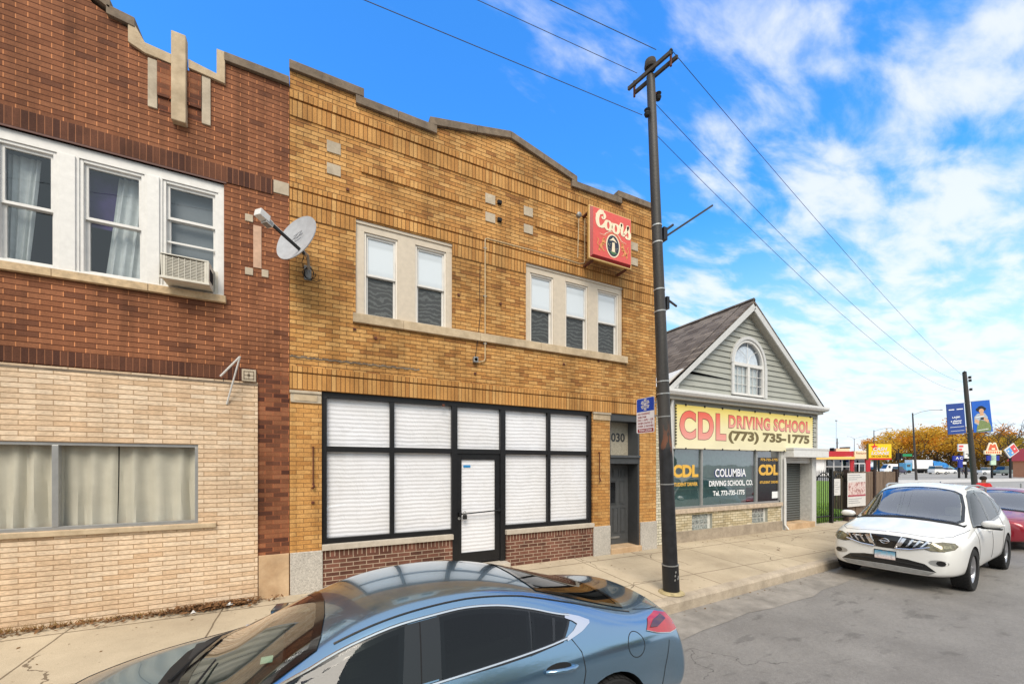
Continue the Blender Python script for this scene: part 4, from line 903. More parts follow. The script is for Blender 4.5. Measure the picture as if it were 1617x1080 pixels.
    m = MB(); m.tube([(11.06, yo, 6.96), (11.06, yb_, 6.96)], .06, sh, 6); m.obj('ridge_cap', rf)
    m = MB(); m.box(9.0, GY + 3.9, 5.2, 9.18, GY + 4.1, 5.62, M['white']); m.box(8.97, GY + 3.85, 5.60, 9.30, GY + 4.12, 5.70, M['white']); m.obj('roof_vent', rf)
    # rake boards and soffits
    m = MB()
    for e in ((7.46, 4.08), (14.84, 4.10)):
        ap = (11.06, 6.88); d = Vector((ap[0] - e[0], 0, ap[1] - e[1])); L = d.length; d.normalize(); n_ = Vector((-d.z, 0, d.x)) * (1 if e[0] < 11 else -1)
        c = Vector(((ap[0] + e[0]) / 2, yo + .015, (ap[1] + e[1]) / 2)) - n_ * .09
        m.obox(c, d * (L / 2 + (-.04 if e[0] < 11 else -.12)), Vector((0, .015, 0)), n_ * .085, trim)
        m.obox(c - n_ * .075 + Vector((0, .115, 0)), d * (L / 2 - .2), Vector((0, .10, 0)), n_ * .006, soff)
    m.obj('rake_board', GB)
    # eave return, gutter
    m = MB(); m.box(7.50, GY - .20, 4.0, 14.86, GY - .02, 4.03, soff); m.box(7.52, GY - .18, 3.93, 14.80, GY - .02, 4.0, soff); m.obj('eave_box', GB)
    m = MB(); pr = [(GY - .18, 4.02), (GY - .26, 4.03), (GY - .30, 4.09), (GY - .30, 4.155), (GY - .18, 4.16)]
    xa, xb = 7.44, 14.94; vs_ = [(xa, y, z) for y, z in pr] + [(xb, y, z) for y, z in pr]; m.add(vs_, [(i, (i + 1) % 5, (i + 1) % 5 + 5, i + 5) for i in range(5)] + [(0, 1, 2, 3, 4), (9, 8, 7, 6, 5)], tr2); m.box(7.48, GY - .22, 4.155, 14.88, GY - .02, 4.18, tr2); m.obj('gutter', GB)
    m = MB(); m.add([(7.42, GY - .20, 4.19), (8.05, GY - .20, 4.20), (8.25, GY - .20, 4.72), (7.7, GY + 1.2, 4.42), (7.42, GY + 1.2, 4.2)], [(0, 1, 2), (0, 2, 3, 4)], M['white']); m.obj('cricket', GB, fixn=False)
    m = MB(); m.tube([(7.98, GY - .10, 3.95), (7.98, GY - .05, 3.7), (7.98, GY - .05, .5), (7.98, GY - .14, .36)], .035, tr2, 8); m.obj('downpipe', GB, smooth=True)
    m = MB(); m.box(8.04, GY - .045, 2.74, 8.10, GY, 3.94, trim); m.box(14.70, GY - .045, 2.66, 14.757, GY, 3.94, trim); m.box(8.04, GY - .05, 2.69, 12.95, GY, 2.745, trim); m.obj('corner_trim', GB)
    # arched window
    wm = M['white']; m = MB(); y = GY - .05; hh = 5.15; n = 24; ro, ri = rw, rw - .07
    arc = lambda r_, s_=1.02: [(cxw + r_ * cos(t), hh + r_ * s_ * sin(t)) for t in [pi * k / n for k in range(n + 1)]]
    A, B_ = arc(ro), arc(ri)
    for k in range(n): m.prism([A[k], A[k + 1], B_[k + 1], B_[k]], y, y + .10, wm)
    m.box(wn[0], y, wn[2], wn[0] + .07, y + .1, hh, wm); m.box(wn[1] - .07, y, wn[2], wn[1], y + .1, hh, wm); m.box(wn[0] + .07, y, wn[2], wn[1] - .07, y + .1, wn[2] + .06, wm); m.box(wn[0] + .07, y - .004, hh - .05, wn[1] - .07, y + .1, hh + .04, wm); m.box(cxw - .045, y - .002, wn[2] + .06, cxw + .045, y + .09, hh - .05, wm)
    aw = m.obj('arched_window', GB)
    m = MB()
    for x0, x1 in ((wn[0] + .07, cxw - .045), (cxw + .045, wn[1] - .07)):
        for k in (1, 2): z = wn[2] + .06 + (hh - .05 - wn[2] - .06) * k / 3; m.box(x0, y + .035, z - .007, x1, y + .05, z + .007, wm)
        for k in (1, 2): x = x0 + (x1 - x0) * k / 3; m.box(x - .006, y + .036, wn[2] + .06, x + .006, y + .049, hh - .05, wm)
    for t in (.25, .5, .75): m.tube([(cxw, y + .04, hh + .05), (cxw + ri * .5 * cos(pi * t) - .1 * sin(pi * t * 2), y + .04, hh + .45 * ri), (cxw + ri * cos(pi * t), y + .04, hh + ri * sin(pi * t))], .006, wm, 4)
    m.obj('glazing_bars', aw)
    m = MB(); vs_ = [(x, y + .055, z) for x, z in B_]; m.add(vs_ + [(wn[0] + .07, y + .055, wn[2]), (wn[1] - .07, y + .055, wn[2])], [tuple(range(n + 1)) + (n + 1, n + 2)], M['glassblue']); m.obj('pane', aw, fixn=False)
    m = MB(); m.add([(x, y + .09, z) for x, z in arc(ri * .86)], [tuple(range(n + 1))], simple('pleated_fan', (236, 238, 240), .8, noise=.1)); m.obj('fan_blind', aw, fixn=False)
    m = MB(); m.add([(x, y + .098, z) for x, z in B_] + [(wn[0] + .07, y + .098, wn[2]), (wn[1] - .07, y + .098, wn[2])], [tuple(range(n + 1)) + (n + 1, n + 2)], M['dark']); m.obj('dark_room', aw, fixn=False)
    curtain(wn[0] + .07, cxw - .07, wn[2], hh - .02, y + .075, M['curt'], 4, .008, 'curtain', aw, seed=8); curtain(cxw + .05, wn[1] - .2, wn[2], hh - .02, y + .075, M['curt'], 4, .008, 'curtain', aw, seed=9)
    m = MB(); A2, B2 = arc(ro + .09), arc(ro + .005)
    for k in range(n): m.prism([A2[k], A2[k + 1], B2[k + 1], B2[k]], y - .03, y + .03, trim)
    m.box(wn[1] + .003, y - .03, wn[2] - .02, wn[1] + .12, y + .03, hh, trim); m.box(wn[0] - .06, y - .02, wn[2], wn[0] - .003, y + .03, hh, trim); m.obj('window_casing', GB)
    # base brickwork details
    m = MB(); m.box(8.05, GY - .05, 1.02, 12.80, GY + .02, 1.135, simple('pinkish_sill', (190, 172, 152), .8, noise=.2)); m.obj('sill', GB, bevel=.006)
    m = MB(); m.box(8.04, GY - .03, GZ - .03, 12.80, GY, .555, stone('grey_base_stone', (150, 138, 122), (178, 164, 146), speck=.2)); m.obj('base_course', GB)
    m = MB(); m.box(8.05, GY - .02, .56, 8.09, GY, 1.02, M['cb']); 
    gb = simple('glass_block', (150, 156, 154), .15, noise=.5, nscale=18, coat=.6); gj = simple('glass_block_joint', (206, 206, 200), .7)
    for h in (g1, g2):
        m = MB(); m.box(h[0], GY + .07, h[2], h[1], GY + .1, h[3], gj); nx = 4; nz = 2 + 1
        for i in range(nx):
            for j in range(nz):
                a = h[0] + (h[1] - h[0] - .12) * i / nx + .01; b = h[0] + (h[1] - h[0] - .12) * (i + 1) / nx - .01; c = h[2] + (h[3] - h[2]) * j / nz + .01; d = h[2] + (h[3] - h[2]) * (j + 1) / nz - .01; m.box(a, GY + .05, c, b, GY + .08, d, gb)
        m.obj('glass_block_window', GB, bevel=.004)
    # shop window
    am = M['alu']; m = MB(); y = GY + .03; mu = [FX(1107, y), FX(1193.5, y)]
    m.box(win[0], y - .03, win[3] - .05, win[1], y + .04, win[3], am); m.box(win[0], y - .03, win[2], win[1], y + .04, win[2] + .05, am); m.box(win[0], y - .03, win[2], win[0] + .05, y + .04, win[3], am); m.box(win[1] - .06, y - .03, win[2], win[1], y + .04, win[3], am)
    for x in mu: m.box(x - .03, y - .035, win[2] + .05, x + .03, y + .035, win[3] - .05, am)
    sw = m.obj('shop_window', GB, bevel=.003)
    p = MB(); p.quad((win[0], y + .01, win[2]), (win[1], y + .01, win[2]), (win[1], y + .01, win[3]), (win[0], y + .01, win[3]), glass('shop_glass', (.82, .95, .93), .92, boost=3.0, wav=.25, gmin=.01)); pn = p.obj('pane', sw, fixn=False)
    bm_ = simple('teal_blind', (150, 184, 184), .6, noise=.1); m = MB()
    for i in range(34):
        z = 1.62 + i * .033; m.add([(win[0] + .06, y + .12, z), (mu[1] - .02, y + .12, z), (mu[1] - .02, y + .09, z + .034), (win[0] + .06, y + .09, z + .034)], [(0, 1, 2, 3)], bm_)
    m.obj('venetian_blind', sw, fixn=False)
    m = MB(); m.quad((win[0], y + .3, 1.14), (mu[1], y + .3, 1.14), (mu[1], y + .3, 1.7), (win[0], y + .3, 1.7), simple('grey_teal_panel', (108, 128, 132), .8)); m.obj('low_screen', sw, fixn=False)
    # painted lettering on glass
    ye = simple('yellow_lettering', (226, 178, 74), .5, noise=.05); wh = simple('white_lettering', (236, 238, 240), .5, noise=0); bl = simple('blue_shadow', (44, 60, 130), .5, noise=0); bk = simple('black_film', (26, 26, 26), .25, noise=0); dk = simple('brown_outline', (96, 70, 40), .5, noise=0)
    fr = fr_wall(y + .008); D = lambda px, py: F(px, py, y)
    def lt(s, pxa, pya, pxb, pyb, mat, nm='window_lettering', d=.004, pad=0, par=None, **k):
        a = D(pxa, pya); b = D(pxb, pyb); zt = D(pxa, pya)[1]; zb = b[1]; return wtext(s, a[0] - pad, b[0] + pad, zb - pad, zt + pad, fr, mat, nm, par or pn, th=d, **k)
    # (top-left) to (bottom-left height): use left-edge pixel rows
    def ltr(s, pxa, ptop, pbot, pxb, mat, **k):
        a, b = D(pxa, ptop), D(pxa, pbot); x1 = D(pxb, 700)[0]; return wtext(s, a[0], x1, b[1], a[1], fr, mat, 'window_lettering', pn, **k)
    ltr('CDL', 1062.5, 733.5, 754, 1103, ye, bold=.05, th=.005); ltr('STUDENT DRIVER', 1062, 762, 768, 1102, ye, bold=.03)
    ltr('COLUMBIA', 1128.5, 740, 754, 1178, bl, bold=.05, th=.003); ltr('COLUMBIA', 1129.5, 740, 753, 1178, wh, bold=.02, th=.007)
    ltr('DRIVING SCHOOL, CO.', 1120, 759, 769.5, 1189, wh, bold=.03); ltr('Tel. 773-735-1775', 1126, 775, 783, 1176, wh, bold=.03)
    m = MB(); a = D(1196.5, 722); b = D(1229, 788); m.quad((a[0], y + .006, b[1] - .05), (b[0], y + .006, b[1] - .05), (b[0], y + .006, a[1]), (a[0], y + .006, a[1]), bk); m.obj('black_film', pn, fixn=False)
    ltr('773-735-1775', 1201, 723.5, 727.5, 1228, ye, bold=.03, th=.006); ltr('CDL', 1198, 733, 750.5, 1229, ye, bold=.05, th=.006); ltr('STUDENT DRIVER', 1200, 759.5, 763.5, 1230, ye, bold=.03, th=.006)
    m = MB(); a = D(1219, 776); b = D(1228, 786); m.quad((a[0], y + .0, b[1]), (b[0], y + .0, b[1]), (b[0], y + .0, a[1]), (a[0], y + .0, a[1]), wh); m.obj('notice', pn, fixn=False)
    # entrance with roller shutters
    m = MB(); m.box(12.90, GY - .30, 2.52, 14.88, GY + .0, 2.80, tr2); m.box(12.88, GY - .31, 2.74, 14.90, GY, 2.81, trim); m.obj('shutter_housing', GB, bevel=.01)
    m = MB(); m.box(12.90, GY - .05, GZ, 12.98, GY + .02, 2.52, trim); m.box(14.42, GY - .045, GZ, 14.52, GY + .02, 2.52, trim); m.obj('shutter_rail', GB, bevel=.004)
    m = MB()
    for i in range(3): m.box(12.99, GY + .03, 2.34 + i * .055, 14.42, GY + .06, 2.385 + i * .055, tr2)
    m.obj('raised_shutter', GB)
    yr = GY + .31; m = MB(); wl = simple('white_porch_wall', (200, 200, 196), .7); m.box(14.395, GY + .004, .45, 14.414, yr, 2.49, wl); m.box(12.996, GY + .004, .45, 13.01, yr, 2.49, wl); m.box(13.01, GY + .07, 2.478, 14.395, yr, 2.494, wl); m.obj('porch_wall', GB, fixn=False)
    shm = simple('grey_shutter', (92, 96, 95), .5, metal=.2, noise=.08); m = MB()
    i = 0; z = .46
    while z < 2.48: m.add([(12.99, yr, z), (14.42, yr, z), (14.42, yr - .018, z + .03), (12.99, yr - .018, z + .03), (14.42, yr, z + .072), (12.99, yr, z + .072)], [(0, 1, 2, 3), (3, 2, 4, 5)], shm); z += .078
    m.quad((12.99, yr + .01, .45), (14.42, yr + .01, .45), (14.42, yr + .01, 2.5), (12.99, yr + .01, 2.5), M['dark']); m.obj('door_shutter', GB, fixn=False)
    m = MB(); m.box(12.96, GY - .10, GZ - .03, 14.50, yr, .45, M['tanst']); m.obj('door_step', GB, bevel=.01)
    m = MB(); m.tube([(12.86, GY - .06, 2.5), (12.86, GY - .06, .45), (12.88, GY - .16, .30)], .028, tr2, 8); m.obj('drain_pipe', GB)
    # upper banner
    B0, B1 = FX(1067.5, 7.02), FX(1283.5, 7.02); zt, zb = F(1067.5, 638, 7.02)[1], F(1067.5, 707.5, 7.02)[1]
    o = thing('banner', ((B0 + B1) / 2, GY, zb), 'yellow driving school banner with red and brown lettering across the grey gabled shop', 'banner')
    def vinyl():
        n = NT('yellow_vinyl'); f = n.mr(n.xyz()[2], zb, zt); c = n.ramp(f, [(0, hexc(232, 224, 190)), (.55, hexc(233, 223, 176)), (.85, hexc(230, 212, 130)), (1, hexc(228, 204, 98))]); n.col(n.mix(1, c, n.ramp(n.noise(1.5, 4), [(.3, .92), (.6, 1.0)]), 'MULTIPLY')).set(Roughness=.5); return n.mat
    m = MB(); m.box(B0, 7.02, zb, B1, 7.05, zt, vinyl()); bn = m.obj('banner_sheet', o)
    m = MB(); x = B0 + .35
    while x < B1: m.box(x - .02, 7.00, zt - .02, x + .02, 7.03, zt + .03, M['blk']); m.box(x - .015, 7.0, zb - .02, x + .015, 7.03, zb + .02, M['blk']); x += .72
    for i in range(14):
        z = zb + .1 + i * (zt - zb - .15) / 13
        for xx in (B0 - .01, B1 + .0): m.box(xx - .012, 7.0, z, xx + .02, 7.03, z + .03, M['blk'])
    m.obj('lacing', o)
    fr = fr_wall(7.02); H = zt - zb; out = simple('dark_red_outline', (110, 50, 44), .5, noise=0)
    def faded(nm, a, b_):
        n = NT(nm); f = n.mr(n.xyz()[2], a, b_); n.col(n.ramp(f, [(0, hexc(226, 160, 150)), (1, hexc(220, 92, 70))])).set(Roughness=.5); return n.mat
    z0, z1 = F(1072, 693, 7.02)[1], F(1072, 647, 7.02)[1]; xa, xb = FX(1073, 7.02), FX(1146.5, 7.02); rd = faded('faded_red_print', z0, z1)
    wtext('CDL', xa - .01, xb + .01, z0 - .01, z1 + .01, fr, out, 'banner_lettering', bn, bold=.062, th=.003, spacing=1.16); wtext('CDL', xa + .005, xb - .005, z0 + .003, z1 - .003, fr, rd, 'banner_lettering', bn, bold=.046, th=.006, spacing=1.175)
    z0, z1 = F(1150, 676.5, 7.02)[1] + .02, F(1150, 655, 7.02)[1]; xa, xb = FX(1150.5, 7.02), FX(1278.5, 7.02); rd2 = faded('faded_red_print_small', z0, z1)
    wtext('DRIVING SCHOOL', xa - .012, xb + .012, z0 - .012, z1 + .012, fr, out, 'banner_lettering', bn, bold=.055, th=.003, spacing=1.12); wtext('DRIVING SCHOOL', xa + .004, xb - .004, z0 + .004, z1 - .004, fr, rd2, 'banner_lettering', bn, bold=.036, th=.006, spacing=1.13)
    z0, z1 = F(1150, 698.5, 7.02)[1], F(1150, 679.5, 7.02)[1]
    wtext('(773) 735-1775', xa - .01, xb - .02, z0 - .02, z1 + .0, fr, simple('olive_brown_print', (110, 96, 56), .5, noise=.1), 'banner_lettering', bn, bold=.05, th=.004)
gabled()
# ================================================================= POLE, PARKING SIGN, WIRES
def near_pole():
    b = Vector((5.23, 4.62, .16)); t = Vector((4.75, 4.62, 8.80)); L = lambda z: b + (t - b) * ((z - .16) / 8.64)
    o = thing('utility_pole', tuple(b), 'tall dark utility pole leaning left at the kerb in front of the yellow building', 'utility pole')
    def pm():
        n = NT('tarred_pole'); z = n.xyz()[2]; g = n.ramp(n.noise(6, 6, .6, sc=(1, 1, .12)), [(.3, hexc(38, 36, 34)), (.7, hexc(68, 64, 60))]); bk = n.ramp(n.noise(9, 5), [(.3, hexc(18, 18, 20)), (.7, hexc(36, 36, 40))]); lo = n.mr(n.m('ADD', z, n.m('MULTIPLY', n.noise(12, 3), .06)), 2.55, 2.6)
        rst = n.m('MULTIPLY', n.m('MULTIPLY', n.mr(z, 2.45, 2.6), n.mr(z, 3.0, 2.65)), n.m('GREATER_THAN', n.noise(10, 5, .6, sc=(1, 1, .4)), .55))
        c = n.mix(lo, bk, g); c = n.mix(rst, c, hexc(112, 70, 48)); n.col(c).set(Roughness=.55); n.bump(n.noise(30, 4), .3, .01); return n.mat
    P = pm(); m = MB(); zs = [.16, .8, 1.6, 2.6, 4, 5.5, 7, 8.5]; m.tube([tuple(L(z)) for z in zs], [.122, .117, .111, .103, .092, .082, .073, .065], P, 24); m.obj('shaft', o, smooth=True)
    m = MB(); m.tube([tuple(L(.10)), tuple(L(.62))], .131, simple('black_sleeve', (26, 26, 28), .5), 24); m.tube([tuple(L(.62)), tuple(L(.635))], .136, M['galv'], 24); m.obj('base_sleeve', o, smooth=True)
    m = MB(); m.lathe([(.16, 0), (.21, 0), (.19, .02), (.155, .035)], simple('pale_grout', (176, 160, 120), .9, noise=.3), 24, Matrix.Translation(b)); m.obj('grout_ring', o)
    for z in (5.10, 4.75, 5.85, 6.12, 3.62, 3.42, 3.05, 1.95):
        m = MB(); rr = .122 - (z - .16) * .0070 + .004; m.tube([tuple(L(z)), tuple(L(z + .02))], rr, M['alu'] if z > 3.2 else M['galv'], 20); m.obj('steel_band', o)
    # graffiti sticker marks
    m = MB(); c = L(.45); 
    for i, (a, z) in enumerate(((-1.9, .40), (-1.85, .47), (-1.75, .53), (-1.45, .42), (-1.35, .45))): p = L(z) + Vector((cos(a) * .133, sin(a) * .133, 0)); m.obox(p, Vector((.012, 0, .006)), Vector((0, .002, 0)), Vector((-.003, 0, .014)), M['alu'])
    m.obj('graffiti', o)
    # short crossarm at the top running towards the street
    m = MB(); wd = simple('weathered_arm', (62, 56, 50), .85, noise=.3); top = L(8.55); d = Vector((-.05, 1, 0)).normalized(); a0, a1 = top + d * .34 + Vector((-.06, 0, -.02)), top - d * .36 + Vector((.10, 0, .02))
    ax = (a1 - a0).normalized(); sx = Vector((1, 0, 0)); h = (a1 - a0).length / 2
    for off in (-.09, .09): m.obox((a0 + a1) / 2 + sx * off * .8, ax * h, sx * .018, Vector((0, 0, .028)), wd)
    m.lathe([(0, 0), (.085, 0), (.095, .04), (.085, .12), (0, .14)], wd, 14, Matrix.Translation(L(8.62))); m.obj('crossarm', o)
    for p in (a0 + ax * .05, a1 - ax * .05):
        m = MB(); m.lathe([(.0, 0), (.02, .0), (.032, .02), (.02, .04), (.032, .06), (.02, .09), (0, .1)], M['blk'], 12, Matrix.Translation(p + Vector((0, 0, .03)))); m.tube([tuple(p + Vector((0, 0, -.14))), tuple(p + Vector((0, 0, .05)))], .018, M['rust'], 6); m.obj('insulator', o)
    for z, dx in ((7.86, -.13), (8.22, .13)):
        m = MB(); q = L(z); m.lathe([(0, 0), (.035, .0), (.05, .04), (.03, .07), (.05, .10), (0, .13)], M['blk'], 12, Matrix.Translation(q + Vector((dx, -.02, -.05)))); m.tube([tuple(q), tuple(q + Vector((dx, -.02, .06)))], .02, M['rust'], 6); m.obj('side_insulator', o)
    # metal arm sticking out
    m = MB(); q = L(6.0); e = Vector((6.25, 4.62, 6.87)); m.tube([tuple(q + Vector((.1, 0, .0))), tuple(q + Vector((.22, 0, .04))), tuple(e)], .017, M['black'], 8); m.tube([tuple(q + Vector((.1, 0, .05))), tuple(q + Vector((.34, -.02, .24)))], .02, M['black'], 8); m.obox(q + Vector((.12, 0, .02)), Vector((.04, 0, 0)), Vector((0, .07, 0)), Vector((0, 0, .10)), M['black']); m.obj('bracket_arm', o)
    m = MB(); q = L(4.94); m.tube([tuple(q + Vector((.1, 0, .02))), tuple(q + Vector((.22, .02, .06))), tuple(q + Vector((.5, .1, .04)))], .018, M['black'], 8); m.obox(q + Vector((.14, 0, -.02)), Vector((.03, 0, 0)), Vector((0, .05, 0)), Vector((0, 0, .1)), M['black']); m.obj('cable_clamp', o)
    return L
PL = near_pole()
def parking_sign():
    X = 5.04; yf, yb_ = 4.80, 5.21; z0, z1 = 2.825, 3.43; 
    o = thing('parking_sign', (X, (yf + yb_) / 2, z0), 'blue and white snow parking sign with a red foot, strapped to the leaning utility pole', 'sign')
    # sign faces west (-X); reading direction runs from far (left) to near (right)
    fr = lambda x, z, d: (X - d, yb_ - x, z)
    W = yb_ - yf; wh = simple('sign_white', (226, 220, 222), .4, noise=.04); bl = simple('sign_blue', (14, 66, 170), .35, noise=.03); rd = simple('sign_red', (150, 36, 44), .4, noise=.05)
    def rr(mb, x0, x1, z0, z1, r, d, mat, top=True, bot=True):
        pts = []
        for cx, cz, a0, on in ((x1 - r, z1 - r, 0, top), (x0 + r, z1 - r, 90, top), (x0 + r, z0 + r, 180, bot), (x1 - r, z0 + r, 270, bot)):
            if on: pts += [(cx + r * cos(R(a0 + k * 15)), cz + r * sin(R(a0 + k * 15))) for k in range(7)]
            else: pts.append((x0 if a0 in (90, 180) else x1, z1 if a0 in (0, 90) else z0))
        mb.add([fr(a, b, d) for a, b in pts], [tuple(range(len(pts)))], mat); return pts
    m = MB(); pts = rr(m, 0, W, z0, z1, .03, .002, wh); n = len(pts)
    m.add([fr(a, b, .002) for a, b in pts] + [fr(a, b, -.002) for a, b in pts], [tuple(range(n, 2 * n))] + [(i, (i + 1) % n, n + (i + 1) % n, n + i) for i in range(n)], M['alu']); pl = m.obj('sign_plate', o, fixn=False)
    m = MB(); zb = z1 - .235; rr(m, .008, W - .008, zb, z1 - .008, .024, .0035, bl, True, False); m.obj('blue_field', pl, fixn=False)
    m = MB(); rr(m, .03, W - .02, z0 + .012, z0 + .075, .005, .0035, rd); m.obj('red_field', pl, fixn=False)
    # snowflake
    m = MB(); cx, cz = W / 2, (zb + z1) / 2; 
    for k in range(6):
        a = R(90 + 60 * k); d = Vector((cos(a), sin(a))); s = Vector((-d.y, d.x))
        def bar(p, q, w): 
            t = (q - p).normalized(); nn = Vector((-t.y, t.x)) * w; vs = [p + nn, q + nn, q - nn, p - nn]; m.add([fr(cx + v.x, cz + v.y, .006) for v in vs], [(0, 1, 2, 3)], wh)
        bar(d * .008, d * .098, .009)
        for r_ in (.045, .07): bar(d * r_, d * (r_ + .024) + s * .028, .007); bar(d * r_, d * (r_ + .024) - s * .028, .007)
    m.obj('snowflake', pl, fixn=False)
    lines = ['NO PARKING', '3AM-7AM', 'DEC 1-APR 1 OR', 'WHEN SNOW IS', 'OVER 2 INCHES']; zz = zb - .028
    for i, s in enumerate(lines):
        z = zb - .012 - (i + 1) * .0535; wtext(s, .03, min(W - .02, .03 + .028 * len(s)), z + .008, z + .043, fr, rd, 'sign_lettering', pl, bold=.02, th=.004)
    wtext('TOW ZONE', .06, W - .05, z0 + .025, z0 + .062, fr, wh, 'sign_lettering', pl, bold=.03, th=.0055)
    m = MB(); m.box(X + .003, 4.72, 3.08, X + .02, 5.0, 3.11, M['alu']); m.box(X + .003, 4.72, 3.30, X + .02, 5.0, 3.33, M['alu']); m.obj('mounting_strap', o)
parking_sign()
M['wire'] = simple('wire_sheath', (58, 60, 66), .7, noise=0)
def wire(pts, r, label, sag=0):
    m = MB(); P = []
    for a, b in zip(pts, pts[1:]):
        a, b = Vector(a), Vector(b)
        for k in range(24): t = k / 24; P.append(tuple(a.lerp(b, t) - Vector((0, 0, 4 * sag * t * (1 - t)))))
    P.append(tuple(pts[-1])); m.tube(P, r, M['galv'] if False else M['wire'], 5); tag(m.obj('overhead_wire', smooth=True), label, 'wire', 'overhead wires')
def wires():
    Tn = PL(8.58); far = T(1524, 596, 27.7)
    def left(px0, py0, px1, py1, Y0): # straight back along the street past the camera
        a = F(px1, py1, Y0); b = F(px0, py0, Y0); dx, dz = b[0] - a[0], b[1] - a[1]; k = 3.2; return (a[0], Y0, a[1]), (a[0] + dx * k, Y0, a[1] + dz * k * .8)
    for p, l in (((540, 0, 1014, 182, 4.6), 'lowest overhead wire running left from the leaning pole over the yellow building'), ((733, 0, 1006, 116, 5.15), 'middle overhead wire from the left end of the crossarm'), ((850, 0, 1036, 79, 4.0), 'uppermost overhead wire from the street end of the crossarm')):
        a, b = left(*p); wire([a, b], .0046, l)
    f2 = far + Vector((0, 0, -.35)); f3 = far + Vector((0, 0, -1.0))
    wire([tuple(PL(8.1) + Vector((.1, 0, 0))), tuple(f2)], .0046, 'middle wire from the leaning pole to the banner pole on the right', .9)
    wire([tuple(Tn + Vector((.12, -.34, .05))), tuple(far)], .0046, 'uppermost wire from the leaning pole to the banner pole on the right', .35)
    wire([tuple(PL(7.6) + Vector((.1, 0, 0))), tuple(f3)], .0042, 'lowest wire from the leaning pole to the banner pole on the right', 1.0)
wires()
